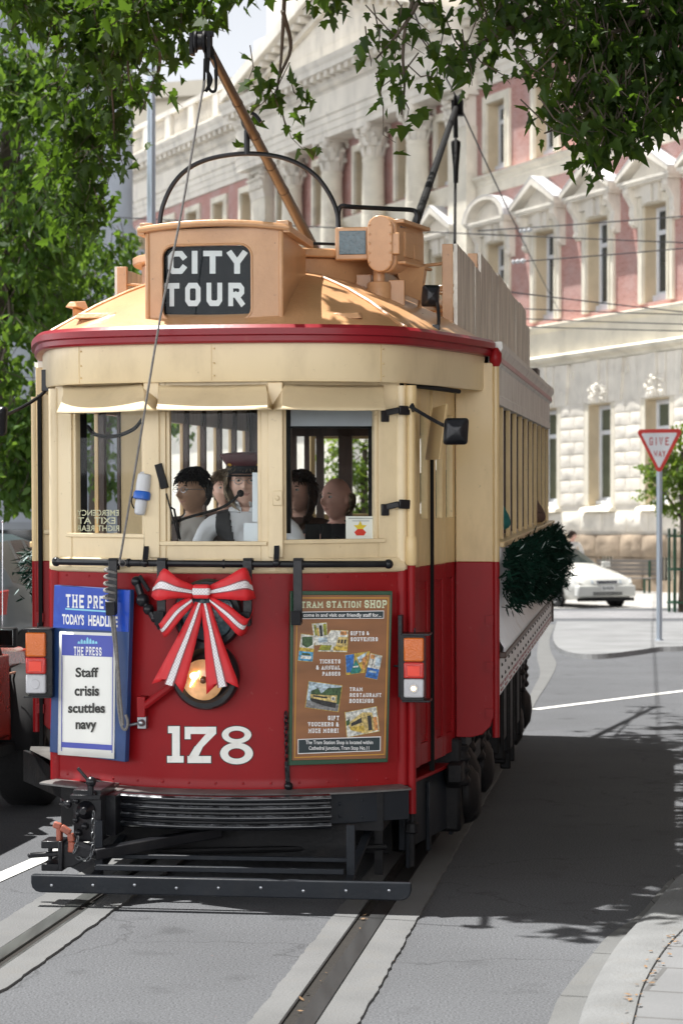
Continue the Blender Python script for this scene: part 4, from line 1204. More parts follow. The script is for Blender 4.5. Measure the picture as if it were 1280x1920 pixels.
# little hooded vents on the roof edge
for (x0, x1, y0, y1, v) in ((142, 226, 586, 616, .22), (590, 680, 586, 610, .20), (126, 150, 566, 590, .9)):
    p = tv(x0, y1, v); q = tv(x1, y0, v)
    m = MB(); m.box(p.x + .03, q.x - .03, v, v + .2, p.z - .02, q.z - .03); m.hexa([(p.x, v - .04, q.z - .03), (q.x, v - .04, q.z - .03), (q.x, v + .2, q.z - .03), (p.x, v + .2, q.z - .03), (p.x + .02, v - .02, q.z + .0), (q.x - .02, v - .02, q.z + .0), (q.x - .02, v + .2, q.z + .02), (p.x + .02, v + .2, q.z + .02)])
    m.build('roof_vent', M['tan'], TR, bevel=.006)
# raised clerestory deck
dk = MB(); n = 14
hp = [( .70 * cos(pi * i / n), 1.35 - .55 * sin(pi * i / n)) for i in range(n + 1)] + [(-.70, 7.6), (.70, 7.6)]
dk.prism([(x, y, 3.155) for x, y in hp], (0, 0, .045))
inner = [(x * .93, 1.35 + (y - 1.35) * .93, 3.02) for x, y in hp]
dk.prism(inner, (0, 0, .134))
dk.build('roof_deck', M['tan'], TR, bevel=.008)

# cream window frames of the three facets, visors, glass
WT, WS = 2.36, 1.70
def frame(F, t0, t1, a0, a1, sill, nm='window_frame'):
    m = MB()
    F.box(m, t0, a0, BELT, 2.6, -.05, 0); F.box(m, a1, t1, BELT, 2.6, -.05, 0)
    F.box(m, a0, a1, BELT, sill, -.045, -.004); F.box(m, a0, a1, WT, 2.6, -.045, -.004)
    # inner beading
    bd = .018
    F.box(m, a0, a0 + bd, sill, WT, -.05, -.012); F.box(m, a1 - bd, a1, sill, WT, -.05, -.012)
    F.box(m, a0 - .03, a1 + .03, sill - .012, sill + .008, -.03, .012)
    o = m.build(nm, M['cream'], TR, bevel=.003)
    g = MB(); F.box(g, a0 + bd, a1 - bd, sill, WT, -.034, -.030)
    g.build('pane', M['glass'], o, smooth=False)
    return o
t = lambda F, x, y=900: F.at(x, y, 0)[0]
s1 = F1.at(200, 1003)[1]; s2 = F2.at(400, 1018)[1]; s3 = F3.at(620, 1014)[1]
wf1 = frame(F1, 0, F1.L - .001, t(F1, 134), t(F1, 268), s1)
wf2 = frame(F2, 0.001, F2.L - .001, t(F2, 311), t(F2, 489), s2)
wf3 = frame(F3, 0.001, F3.L, t(F3, 532), t(F3, 710), s3)
# posts over the facet joints
for (u, v, F, x0, x1) in ((-.3, 0, F2, 270, 299), (.3, 0, F2, 502, 530)):
    m = MB(); F.pbox(m, x0, 716, x1, 1046, -.02, .012); m.build('window_post', M['cream'], TR, bevel=.004)
# visors
for F, a, b, c, d, y1 in ((F1, 122, 268, 107, 266, 772), (F2, 300, 499, 294, 501, 768), (F3, 533, 718, 530, 722, 768)):
    m = MB(); n = 8; rows = []
    ta, tb = t(F, a), t(F, b); wt = F.at((a + b) / 2, 722)[1]; wb = F.at((c + d) / 2, y1, .20)[1]
    tc, td = F.at(c, y1, .20)[0], F.at(d, y1, .20)[0]
    for k in range(9):
        s_ = k / 8; out = .012 + .19 * s_ ** 1.35
        row = [F.P(ta + (tc - ta) * s_, wt + (wb - wt) * s_, .004 - .0 + 0 * out)] if False else []
        l = ta + (tc - ta) * s_; r = tb + (td - tb) * s_
        row.append(F.P(l, wt + (wb - wt) * s_, .003))
        for i in range(n + 1): row.append(F.P(l + (r - l) * i / n, wt + (wb - wt) * s_ - .003 * sin(pi * i / n), out))
        row.append(F.P(r, wt + (wb - wt) * s_, .003))
        rows.append(row)
    m.grid(rows)
    m.build('visor', M['cream'], TR, solid=.004, soff=0, ang=50)
# half-round ledge under the windows and the red dash
lp = [Vector((-FW - .01 + (2 * FW + .02) * i / 30, 0, 0)) for i in range(31)]
lp = [Vector((p.x, dash(p.x), 0)) for p in lp]
m = MB(); sweep(m, lp, [(-.03, BELT + .062), (.004, BELT + .06), (.012, BELT + .05), (.012, BELT + .046), (.022, BELT + .036), (.030, BELT + .016), (.026, BELT - .004), (.006, BELT - .012), (-.03, BELT - .012)])
m.build('belt_moulding', M['cream'], TR, ang=60)
m = MB(); sweep(m, lp, [(-.03, BELT - .01), (0, BELT - .01), (0, .56), (0, .515), (.006, .505), (-.03, .505)])
dashp = m.build('dash_panel', M['red'], TR, ang=40)
m = MB()
for i in range(13):
    u = -.8 + 1.6 * i / 12; m.sphere((u, dash(u) - .001, .535), (.007, .004, .007), 7, 5)
    m.sphere((u, dash(u) - .001, BELT - .03), (.006, .003, .006), 7, 5)
m.build('rivets', M['red'], dashp)
def ddec(off): 
    def f(x, y, dz=0):
        p = tv(x, y, 0)
        for _ in range(3): p = tv(x, y, dash(p.x) - off - dz)
        return p
    return f
# corner posts: cream over red
for sx in (-1, 1):
    m = MB(); x = sx * (FW + .004)
    m.lathe((x, FD_ + .02, .50), (0, 0, 1), [(.036, 0), (.036, BELT - .5)], 14, 1)
    m.lathe((x, FD_ + .02, BELT), (0, 0, 1), [(.034, 0), (.034, .90)], 14, 0)
    m.build('corner_post', [M['cream'], M['red']], TR)
# numerals 178
nm = MB(); fn = ddec(.004); fn2 = ddec(.002)
def poly(pts, f, mi): nm.add([f(x, y) for x, y in pts], [tuple(range(len(pts) - 1, -1, -1))], mi)
def zz(x, y): return (x * .40625, 1000 + y * .40625)
def grow(pts, d):
    cx = sum(p[0] for p in pts) / len(pts); cy = sum(p[1] for p in pts) / len(pts)
    return [(x + d * (1 if x > cx else -1), y + d * (1 if y > cy else -1)) for x, y in pts]
one = [[(776, 890), (830, 890), (830, 922), (776, 922)], [(795, 918), (830, 918), (830, 1030), (795, 1030)], [(772, 1028), (848, 1028), (848, 1058), (772, 1058)]]
seven = [[(853, 893), (998, 893), (998, 926), (853, 926)], [(853, 924), (880, 924), (880, 950), (853, 950)], [(952, 924), (998, 924), (938, 985), (900, 985)], [(900, 983), (938, 983), (916, 1030), (872, 1030)], [(866, 1028), (974, 1028), (974, 1060), (866, 1060)]]
for pg in one + seven:
    poly([zz(*p) for p in grow(pg, 4)], fn2, 1); poly([zz(*p) for p in pg], fn, 0)
def ring(cx, cy, rx, ry, ix, iy, f, mi, n=28):
    vs = []; fs = []
    for i in range(n):
        a = 2 * pi * i / n
        vs.append(f(*zz(cx + rx * cos(a), cy + ry * sin(a)))); vs.append(f(*zz(cx + ix * cos(a), cy + iy * sin(a))))
    for i in range(n): j = (i + 1) % n; fs.append((2 * i, 2 * j, 2 * j + 1, 2 * i + 1))
    nm.add(vs, fs, mi)
ring(1092, 930, 72, 44, 34, 17, fn2, 1); ring(1092, 1016, 80, 54, 36, 21, fn2, 1)
fa = ddec(.0045); ring(1092, 930, 68, 40, 37, 20, fn, 0); ring(1092, 1016, 76, 50, 39, 24, fa, 0)
nm.build('fleet_number', [M['offwhite'], M['ink']], dashp, smooth=False)

# doors on the near side
FDR = Facet((FW + .02, FD_ + .06), (1.06, SB))
def doors(F, nm='door', flip=False):
    L = F.L / 4
    for k in range(4):
        m = MB(); a, b = k * L + .004, (k + 1) * L - .004; o = -.012 * (k % 2)
        if flip: o = -o
        gw0, gw1 = 1.80, 2.34; gx0, gx1 = a + .055, b - .055
        for (x0, x1, z0, z1, mi) in ((a, gx0, BELT, 2.47, 0), (gx1, b, BELT, 2.47, 0), (gx0, gx1, BELT, gw0, 0), (gx0, gx1, gw1, 2.47, 0), (a, gx0, .55, BELT, 1), (gx1, b, .55, BELT, 1), (gx0, gx1, BELT - .08, BELT, 1), (gx0, gx1, .55, .66, 1)):
            F.box(m, x0, x1, z0, z1, o - .035 * (1 if not flip else 1), o, mi)
        F.box(m, gx0 - .001, gx1 + .001, .655, BELT - .075, o - .03, o - .012, 1)
        F.box(m, gx0 + .02, gx1 - .02, .70, BELT - .12, o - .02, o - .006, 1)
        d = m.build(nm, [M['cream_old'], M['red']], TR, bevel=.003)
        g = MB(); F.box(g, gx0, gx1, gw0, gw1, o - .022, o - .018); g.build('pane', M['glass'], d, smooth=False)
        if k == 1:
            r = MB(); F.box(r, b - .002, b + .012, .50, 2.2, -.02, .004); r.build('door_rubber', M['rubber'], d)
doors(FDR)
m = MB(); FDR.box(m, 0, FDR.L, 2.46, 2.62, -.05, -.005); m.build('door_header', M['cream_old'], TR)
# grab tube at the near corner
for z0, z1, mt in ((.36, BELT + .02, 'red'), (BELT + .02, 2.46, 'cream_old')):
    m = MB(); m.tube([(FW + .055, FD_ + .0, z0), (FW + .055, FD_ + .0, z1)], .021, 12)
    if mt == 'cream_old':
        m.lathe((FW + .055, FD_, 2.34), (0, 0, 1), [(.026, 0), (.030, .02), (.030, .10), (.026, .12)], 12); m.lathe((FW + .055, FD_, BELT + .02), (0, 0, 1), [(.024, 0), (.030, .01), (.030, .12), (.024, .14)], 12)
    m.build('corner_tube', M[mt], TR)
# bulkhead ends of the saloon, both sides
for sx in (-1, 1):
    m = MB(); a, b = sx * 1.05, sx * SW
    m.box(min(a, b), max(a, b), SB - .02, SB + .03, BELT, 2.62, 0)
    pts = [(a, BELT), (b, BELT), (b, .74)] + [(b - sx * .12 * (1 - cos(radians(q))), .74 - .12 * sin(radians(q))) for q in (30, 60, 90)] + [(a, .62)]
    m.prism([(x, SB - .022, z) for x, z in pts], (0, .05, 0), 1)
    m.build('bulkhead', [M['cream_old'], M['red']], TR, bevel=.004)
    m = MB(); m.tube([(sx * (SW + .012), SB, BELT), (sx * (SW + .012), SB, 2.63 if sx > 0 else 2.46)], .02, 10, mi=0); m.tube([(sx * (SW + .012), SB, .62), (sx * (SW + .012), SB, BELT)], .02, 10, mi=1)
    for z in (.75, 1.0, 1.25): m.obox((sx * (SW - .02), SB - .03, z), (.02, 0, 0), (0, .012, 0), (0, 0, .025), 1)
    if sx > 0: m.lathe((sx * (SW + .012), SB, 2.60), (0, 0, 1), [(.02, 0), (.034, .03), (.034, .07), (.014, .10)], 10, 1)
    m.build('corner_stanchion', [M['cream_old'], M['red']], TR)
m = MB(); m.box(-1.235, -1.215, SB - .045, SB - .022, .5, 2.47); m.build('rubber_strip', M['rubber'], TR)
m = MB(); m.tube([(-1.20, SB - .04, 1.72), (-1.07, SB - .04, 1.72)], .014, 8); m.build('handle', M['cream'], TR)
# saloon sides: posts, header boards, sills, lower panels
NP = 10
for sx in (-1, 1):
    for k in range(NP + 1):
        v = SB + .09 + (SR - SB - .14) * k / NP
        m = MB(); x0, x1, x2 = sx * (SW - .055), sx * (SW - .018), sx * (SW + .006)
        m.box(min(x0, x1), max(x0, x1), v - .028, v + .028, 1.68, 2.62, 1); m.box(min(x1, x2), max(x1, x2), v - .032, v + .032, 1.66, 2.50, 0)
        m.build('saloon_post', [M['cream_old'], M['brown']], TR, bevel=.003)
    m = MB(); v0, v1 = SB + .03, SR
    ko = 1 if sx > 0 else .1
    a = [(sx * (SW + .045 * ko), 2.735), (sx * (SW + .05 * ko), 2.70), (sx * (SW + .03 * ko), 2.665), (sx * (SW + .03 * ko), 2.62), (sx * (SW + .015), 2.61), (sx * (SW + .013), 2.46), (sx * (SW + .02), 2.455), (sx * (SW + .02), 2.405), (sx * (SW - .03), 2.405), (sx * (SW - .03), 2.735)]
    m.prism([(x, v0, z) for x, z in a], (0, v1 - v0, 0)); hb = m.build('letter_board', M['whitebd'], TR, bevel=.003)
    m = MB(); m.box(min(sx * (SW + .031), sx * (SW + .036)), max(sx * (SW + .031), sx * (SW + .036)), v0 + .05, v1 - .05, 2.628, 2.655); m.build('faded_pink_stripe', mat('faded_pink_paint', (.62, .42, .42), .6, var=.1), hb) if sx > 0 else m.build('faded_pink_stripe', M['whitebd'], hb)
    m = MB(); m.box(min(sx * (SW - .08), sx * (SW + .055)), max(sx * (SW - .08), sx * (SW + .055)), v0, v1, 1.635, 1.665); m.build('window_sill', M['cream_old'], TR, bevel=.005)
    m = MB(); rows = []
    pr = [(SW + .03, 1.64), (SW + .012, 1.50), (SW + .0, 1.38), (SW + .006, 1.24), (SW + .03, 1.14), (SW + .055, 1.10), (SW + .055, 1.075)]
    m.grid([[(sx * x, v, z) for x, z in pr] for v in (v0, v1)], flip=(sx < 0)); m.build('side_panel', M['whitepl'], TR, solid=.01)
    m = MB(); m.box(min(sx * (SW - .05), sx * (SW + .065)), max(sx * (SW - .05), sx * (SW + .065)), v0, v1, 1.04, 1.074); m.build('rub_rail', M['brown'], TR, bevel=.006)
    m = MB(); m.box(min(sx * (SW - .02), sx * (SW + .03)), max(sx * (SW - .02), sx * (SW + .03)), v0, v1, .84, 1.038); rp = m.build('rocker_panel', M['whitepl'], TR, bevel=.003)
    m = MB()
    for k in range(22):
        v = v0 + .15 + k * .29
        if v < v1 - .05:
            for z in (.93, .995): m.sphere((sx * (SW + .03), v, z), (.008, .011, .011), 6, 4)
    m.build('rivets', M['darkiron'], rp)
    m = MB(); x = v0 + .05; rg = random.Random(5)
    while x < v1 - .2:
        L_ = rg.uniform(.12, .32); m.box(min(sx * (SW + .03), sx * (SW + .034)), max(sx * (SW + .03), sx * (SW + .034)), x, x + L_, .882, .896); m.box(min(sx * (SW + .03), sx * (SW + .034)), max(sx * (SW + .03), sx * (SW + .034)), x + .05, x + L_ * .8, .855, .866); x += L_ + rg.uniform(.04, .12)
    m.build('lining_stripe', M['redband'], rp)
    m = MB(); m.box(min(sx * (SW + .02), sx * (SW + .045)), max(sx * (SW + .02), sx * (SW + .045)), v1 - .03, v1 + .01, .84, 1.3); m.build('end_strip', M['brown'], TR)
# floor, ceiling, inner partitions, rear end
m = MB(); m.box(-1.2, 1.2, SB, SR, .80, .84); m.box(-.84, .84, .32, SB, .74, .78); m.box(-.9, .9, SR, SR + 1.0, .74, .78); m.build('floor', M['floorboard'], TR)
m = MB(); m.box(-1.2, 1.2, SB, SR, 2.615, 2.64); m.box(-.8, .8, .32, SB, 2.615, 2.64); m.box(-.8, .8, SR, SR + 1.0, 2.615, 2.64); m.build('ceiling', M['ceil'], TR)
m = MB()
m.box(-.78, -.57, SB, SB + .03, .8, 2.62, 0); m.box(.60, .80, SB, SB + .03, .8, 2.62, 0)
m.box(-.80, -.785, SB - .01, SB + .05, .8, 2.62, 1); m.box(.10, .155, SB, SB + .05, .8, 2.62, 1); m.box(-1.05, -.80, SB, SB + .03, .8, 1.5, 1); m.box(.8, 1.06, SB, SB + .03, .8, 1.5, 1)
m.build('partition', [M['cream_old'], M['brown']], TR)
m = MB()
for x0, x1 in ((536, 556), (571, 580), (593, 607), (635, 660), (699, 716)):
    a = tv(x0, 900, SR); b = tv(x1, 900, SR); m.box(a.x, b.x, SR - .02, SR + .03, .8, 2.62)
m.box(-1.2, -.95, SR - .02, SR + .03, .8, 2.62); m.box(-1.2, 1.2, SR - .02, SR + .03, 2.36, 2.62); m.box(-1.2, -.1, SR - .021, SR + .031, .8, 1.66); m.box(.35, 1.2, SR - .02, SR + .03, .8, 1.6)
for u in (.5, .85, 1.15): m.box(u, u + .08, SR - .02, SR + .03, 1.6, 2.4)
m.build('rear_partition', M['brown'], TR)
m = MB()
for a_, b_ in (((-FW, FD_), (-.3, 0)), ((-.3, 0), (.3, 0)), ((.3, 0), (FW, FD_))):
    A = Vector((a_[0], MIR - a_[1], 0)); B = Vector((b_[0], MIR - b_[1], 0)); e = (B - A).normalized(); nn = Vector((-e.y, e.x, 0)); L = (B - A).length
    def bx(t0, t1, w0, w1, mi): m.obox(A + e * (t0 + t1) / 2 + Vector((0, 0, (w0 + w1) / 2)), e * (t1 - t0) / 2, nn * .02, Vector((0, 0, (w1 - w0) / 2)), mi)
    bx(0, .045, BELT, 2.6, 0); bx(L - .045, L, BELT, 2.6, 0); bx(.045, L - .045, BELT, 1.7, 0); bx(.045, L - .045, 2.36, 2.6, 0); bx(0, L, .5, BELT, 1)
m.build('rear_end', [M['cream_old'], M['red']], TR)
# seats
for k in range(5):
    for sx in (-1, 1):
        m = MB(); v = SB + .75 + k * 1.2; u0_, u1_ = (sx * .35, sx * 1.15); u0_, u1_ = min(u0_, u1_), max(u0_, u1_)
        m.box(u0_, u1_, v, v + .42, 1.20, 1.26); m.box(u0_ + .02, u1_ - .02, v + .40, v + .44, 1.26, 1.66); m.box(u0_ + .05, u1_ - .05, v + .05, v + .38, .84, 1.2)
        m.build('bench_seat', M['brown'], TR, bevel=.01)
# driver's desk and controller
m = MB(); m.box(-.7, -.35, .32, .5, .78, 1.6); m.lathe((-.2, .32, .78), (0, 0, 1), [(.12, 0), (.12, .72), (.14, .74), (.14, .8)], 16); m.box(.45, .78, .36, .52, .78, 1.62); m.build('controller', M['darkiron'], TR, bevel=.01)

# rail across the front with hooks
bp = ddec(.085)
m = MB(); pts = []
for i in range(15):
    x = 106 + (728 - 106) * i / 14; pts.append(bp(x, 1053 + 4.5 * i / 14 + 2 * sin(pi * i / 14)))
m.tube(pts, .0165, 10)
for p in (pts[0], pts[-1]): m.sphere(p, .024, 10, 7)
for i in (3, 7, 10): m.tube([pts[i] * .98 + pts[i + 1] * .02, pts[i] * .9 + pts[i + 1] * .1], .022, 10)
rail_o = m.build('front_rail', M['black'], TR)
for x in (282, 518):
    m = MB()
    fa_, fb_ = ddec(.012), ddec(.10)
    a = fa_(x - 5 if x < 300 else x + 1, 985 if x < 300 else 992); b = fb_(x - 10 if x < 300 else x, 1056)
    F = F2
    m.beam(a + Vector((0, -.004, .02)), a.lerp(b, .5) + Vector((0, .01, 0)), .026, .008, up=(0, 1, 0)); m.beam(a.lerp(b, .5) + Vector((0, .01, 0)), b, .026, .008, up=(0, 1, 0)); m.sphere(b, .02, 8, 6)
    m.build('rail_bracket', M['black'], rail_o)
for x, yb in ((212, 1150), (303, 1168), (464, 1170), (558, 1168)):
    m = MB(); f1_, f2_ = ddec(.11), ddec(.115)
    a = f1_(x, 1050); b = f2_(x, yb)
    m.beam(a, b, .044, .010, up=(0, 1, 0)); m.beam(a + Vector((0, .0, .004)), a + Vector((0, .05, .004)), .044, .01, up=(0, 0, 1)); m.beam(a + Vector((0, .052, .006)), a + Vector((0, .052, -.05)), .044, .01, up=(0, 1, 0))
    m.beam(b, b + Vector((0, -.045, -.004)), .044, .010, up=(0, 0, 1)); m.beam(b + Vector((0, -.045, -.008)), b + Vector((-.002, -.052, .06)), .046, .010, up=(0, 1, 0))
    m.build('hook', M['black'], rail_o, bevel=.003)
# socket, push box, wiper
m = MB(); f = ddec(.03); p = f(274, 925)
m.obox(p + Vector((0, .01, .05)), (.026, 0, 0), (0, .03, 0), (0, 0, .055)); m.lathe(p + Vector((-.004, -.035, .045)), (-.12, -.1, -1), [(.032, -.05), (.036, 0), (.034, .05)], 14)
m.lathe(p + Vector((-.012, -.042, -.03)), (-.12, -.1, -1), [(.028, 0), (.030, .03), (.026, .07), (.016, .075)], 14)
so = m.build('power_socket', M['plasticgrey'], TR, bevel=.006)
m = MB(); m.lathe(p + Vector((-.009, -.040, .0)), (-.12, -.1, -1), [(.036, -.01), (.042, 0), (.042, .026), (.036, .03)], 16); m.build('socket_ring', M['plasticblue'], so)
m = MB(); m.tube(smoothpath([p + Vector((-.04, -.04, .0)), p + Vector((-.065, -.03, -.03)), p + Vector((-.05, -.04, -.07)), p + Vector((-.02, -.045, -.06))], 5), .004, 6); m.build('socket_loop', M['rubber'], so)
m = MB(); p = f(522, 934); m.obox(p, (.024, 0, 0), (0, .03, 0), (0, 0, .036)); m.lathe(p + Vector((0, -.028, 0)), (0, -1, 0), [(.012, 0), (.012, .008), (.006, .01)], 12); m.build('push_button_box', M['cream'], TR, bevel=.004)
m = MB(); f = ddec(.03); a, b, c = f(299, 878), f(312, 925), f(335, 1010)
m.beam(a + Vector((-.004, 0, .02)), a.lerp(b, .8), .036, .03, up=(0, 1, 0)); m.tube([b, c], .0045, 6); m.tube([b.lerp(c, .3), f(326, 955) + Vector((0, .01, 0)), f(337, 1012) + Vector((0, .012, 0))], .006, 6)
m.build('wiper', M['darkiron'], TR, bevel=.003)

# headlamp and the dark lamp above it
def drum(px, py, rpx, name):
    p = ddec(0)(px, py); s_ = (p - CL).length / FPX
    r = rpx * s_
    m = MB(); m.lathe(p + Vector((0, .02, 0)), (0, -1, 0), [(r * .86, 0), (r * .9, .05), (r, .075), (r * 1.0, .10), (r * .93, .118), (r * .80, .118), (r * .72, .10), (r * .62, .085)], 40, caps=False)
    m.lathe(p, (0, -1, 0), [(r * .86, .0), (r * .86, .02)], 40)
    o = m.build(name, M['black'], TR, ang=35); return o, p, r
M['amberbulb'] = mat('dark_amber_bulb', (.16, .07, .03), .15, coat=.6)
hl, hp_, hr = drum(391, 1264, 64, 'headlamp')
m = MB(); c = hp_ + Vector((-.013, -.078, -.022)); rr = hr * .60
m.lathe(c, (0, -1, 0), [(rr, 0), (rr * .85, .012), (rr * .5, .024), (rr * .1, .028)], 32); lens = m.build('lens', M['lamplens'], hl, ang=70)
m = MB(); m.sphere(c + Vector((.008, -.030, .004)), .019, 14, 9); m.build('bulb', M['amberbulb'], lens)
m = MB(); m.sphere(c + Vector((-.036, -.030, .022)), (.02, .006, .017), 12, 8)
for k in range(5): m.tube([c + Vector((-.055 + .009 * k, -.030, -.03 + .012 * k)), c + Vector((-.034 + .006 * k, -.034, .022 + .006 * k))], .0034, 6)
m.build('filament_glow', M['bulb'], lens)
dl, p2, r2 = drum(396, 1150, 66, 'upper_lamp'); m = MB(); m.lathe(p2, (0, -1, 0), [(r2 * .8, .08), (r2 * .5, .1), (0.01, .11)], 30); m.build('lens', M['teal'], dl)
# red stay, blind cock, pulley bracket
m = MB(); f = ddec(.05); a, b = f(325, 1284), f(270, 1325); m.tube([a, b], .020, 10); m.box(b.x - .03, b.x + .01, b.y - .02, b.y + .06, b.z - .05, b.z + .05); m.build('lamp_stay', M['red'], TR, bevel=.003)
m = MB(); a, b, c = f(256, 1090), f(268, 1125), f(290, 1160)
m.sphere(a, .026, 10, 7); m.tube([a, b], .018, 10); m.sphere(b, .034, 12, 8); m.tube([f(262, 1080), f(280, 1108)], .010, 8); m.tube([b, c], .017, 10); m.sphere(b.lerp(c, .5), .028, 10, 7); m.sphere(c, .02, 8, 6)
m.tube([c, f(300, 1180)], .010, 8)
m.build('air_cock', M['black'], TR)
m = MB(); a, b = f(266, 1355), f(232, 1362); m.obox(a + Vector((0, .03, 0)), (.022, 0, 0), (0, .03, 0), (0, 0, .03)); m.tube([a, b], .008, 8); m.lathe(b, (0, -1, .2), [(.02, -.006), (.024, 0), (.02, .006)], 14); m.sphere(a + Vector((0, -.01, 0)), .018, 10, 7); m.build('rope_pulley', M['steel'], TR, bevel=.002)
# tail lamps
for x0, x1, y0, y1, off, lit in ((50, 86, 1184, 1302, .03, False), (757, 794, 1194, 1310, .03, True)):
    v = FD_ - .02; p = tv(x0, y1, v - .12); q = tv(x1, y0, v - .12); m = MB()
    w_ = (q.z - p.z)
    m.box(p.x + (.01 if not lit else -.02), q.x + (.03 if not lit else -.0), v - .11, v - .01, p.z - .008, q.z + .008)
    m.box(p.x - .008, q.x + .03, v - .14, v - .01, q.z + .006, q.z + .016); m.box(p.x - .008, q.x + .03, v - .14, v - .01, p.z - .016, p.z - .006)
    if lit: m.box(p.x - .035, p.x - .015, v - .06, v, p.z - .0, q.z + .10); m.tube([(p.x - .06, v - .03, p.z + .5 * w_), (p.x, v - .03, p.z + .5 * w_)], .006, 6)
    else: m.tube([(q.x, v - .06, q.z - .1), (q.x + .12, v + .06, q.z - .1)], .012, 6)
    m.tube([((p.x + q.x) / 2, v - .08, q.z + .01), ((p.x + q.x) / 2, v - .08, q.z + .04)], .004, 6)
    o = m.build('tail_lamp', M['black'], TR, bevel=.003)
    for z0, z1, mt, nme in ((.60, .985, 'amber', 'amber_lens'), (.33, .59, 'redlens', 'red_lens'), (.02, .32, 'clearlens', 'clear_lens')):
        k = MB(); k.box(p.x, q.x, v - .135, v - .10, p.z + w_ * z0, p.z + w_ * z1); l = k.build(nme, M[mt], o, bevel=.008, seg=3)
        if mt == 'redlens':
            k = MB(); k.box(p.x + .018, q.x - .018, v - .138, v - .13, p.z + w_ * .37, p.z + w_ * .53); k.build('reflector', M['redlit'], l, bevel=.002)
        if mt == 'clearlens':
            k = MB(); k.lathe(((p.x + q.x) / 2, v - .134, p.z + w_ * .17), (0, -1, 0), [(.025, 0), (.022, .004), (.014, .004)], 18); k.build('lens_ring', M['clearlens'], l)
            if lit: k = MB(); k.sphere(((p.x + q.x) / 2, v - .139, p.z + w_ * .17), (.010, .003, .010), 10, 6); k.build('bulb_glow', M['bulb'], l)
# bumper, step skirt, underframe
bl = [Vector((u, dash(u), 0)) for u in [-.53 + 1.04 * i / 20 for i in range(21)]]
m = MB(); sweep(m, bl, [(.0, .505), (.135, .495), (.14, .48), (.14, .33), (.0, .33)])
bo = m.build('bumper', M['black'], TR, ang=40)
M['ribglint'] = mat('painted_rib_highlight', (0.30, 0.31, 0.33), 0.25, metal=.6, var=.5, vscale=30, dirt=.9, dcol=(.02, .02, .022), dscale=16, dpos=(.42, .6))  # pale strip painted along each rib top, standing in for sky highlights
for w in (.478, .434, .390, .347):
    m = MB(); sweep(m, bl[0:], [(.135, w - .016), (.158, w - .017), (.172, w - .009), (.175, w), (.172, w + .009), (.158, w + .014), (.135, w + .016)])
    rb_ = m.build('bumper_rib', M['ribblack'], bo, ang=60)
    m = MB(); sweep(m, bl, [(.150, w + .0145), (.166, w + .0125), (.176, w + .006)]); m.build('rib_highlight', M['ribglint'], rb_, ang=60)
lp2 = [Vector((u, dash(u), 0)) for u in [-.86 + 1.72 * i / 24 for i in range(25)]]
m = MB(); sweep(m, lp2, [(-.05, .508), (.10, .503), (.125, .498), (.125, .490), (-.05, .490)]); m.build('bumper_shelf', M['scuffed'], TR, ang=40)
m = MB(); sweep(m, [p for p in lp2 if p.x > .47], [(.0, .488), (.10, .488), (.10, .345), (.0, .345)])
for u, w in ((.52, .44), (.60, .44), (.52, .38), (.60, .38), (.70, .45), (.70, .37), (.78, .41)): m.sphere((u, dash(u) - .105, w), .011, 8, 6)
m.build('bumper_end_plate', M['greyiron'], TR, bevel=.003)
FSK = Facet((-1.27, 1.25), (-.50, -.02))
m = MB(); FSK.box(m, 0, FSK.L, .36, .53, .02, .045); m.build('step_skirt', M['darkiron'], TR, bevel=.004)
m = MB(); m.prism([(-1.28, 1.28, .545), (-1.24, 1.12, .545), (-.50, -.09, .515), (-.5, .2, .515), (-.88, .4, .52), (-1.06, 1.3, .545)], (0, 0, -.012)); m.build('step_tread', M['scuffed'], TR)
m = MB(); m.box(-.8, .8, .12, SB + .3, .30, .49); m.box(-1.1, 1.1, SB, SR + .2, .55, .80); m.box(-.5, .5, .5, 9, .25, .5); m.box(-.62, .62, .14, .18, .14, .34); m.box(-.75, .75, .9, .95, .06, .4); m.build('underframe', M['darkiron'], TR)  # includes added dark backing boards standing in for shade under the nose
FST = Facet((.88, .50), (1.06, 1.45))
m = MB(); FST.box(m, 0, FST.L, .14, .47, -.05, -.02); FST.box(m, 0.02, .06, .05, .44, -.02, .0); FST.box(m, .38, .42, .08, .44, -.02, .0); FST.box(m, .8, .84, .1, .44, -.02, 0); st = m.build('step_riser', M['greyiron'], TR, bevel=.004)
m = MB(); FST.box(m, -.02, FST.L, .472, .49, -.12, .01); m.build('step_edge', M['red'], st, bevel=.003)
m = MB(); m.tube([(FW + .055, FD_, .10), (FW + .055, FD_, .40)], .014, 8); m.lathe((FW + .055, FD_, .26), (0, 0, 1), [(.02, 0), (.034, .01), (.034, .05), (.02, .06)], 10); m.box(.74, .78, .26, .28, .06, .35); m.tube([(-.3, -.02, .20), (.8, .25, .20)], .015, 8); m.build('under_rods', M['darkiron'], TR)
m = MB(); m.box(.80, 1.08, 1.25, 1.5, .12, .62); m.lathe((.98, 1.62, .12), (0, 0, 1), [(.14, 0), (.18, .05), (.18, .3), (.12, .42)], 16); m.build('sand_box', M['darkiron'], TR, bevel=.02)
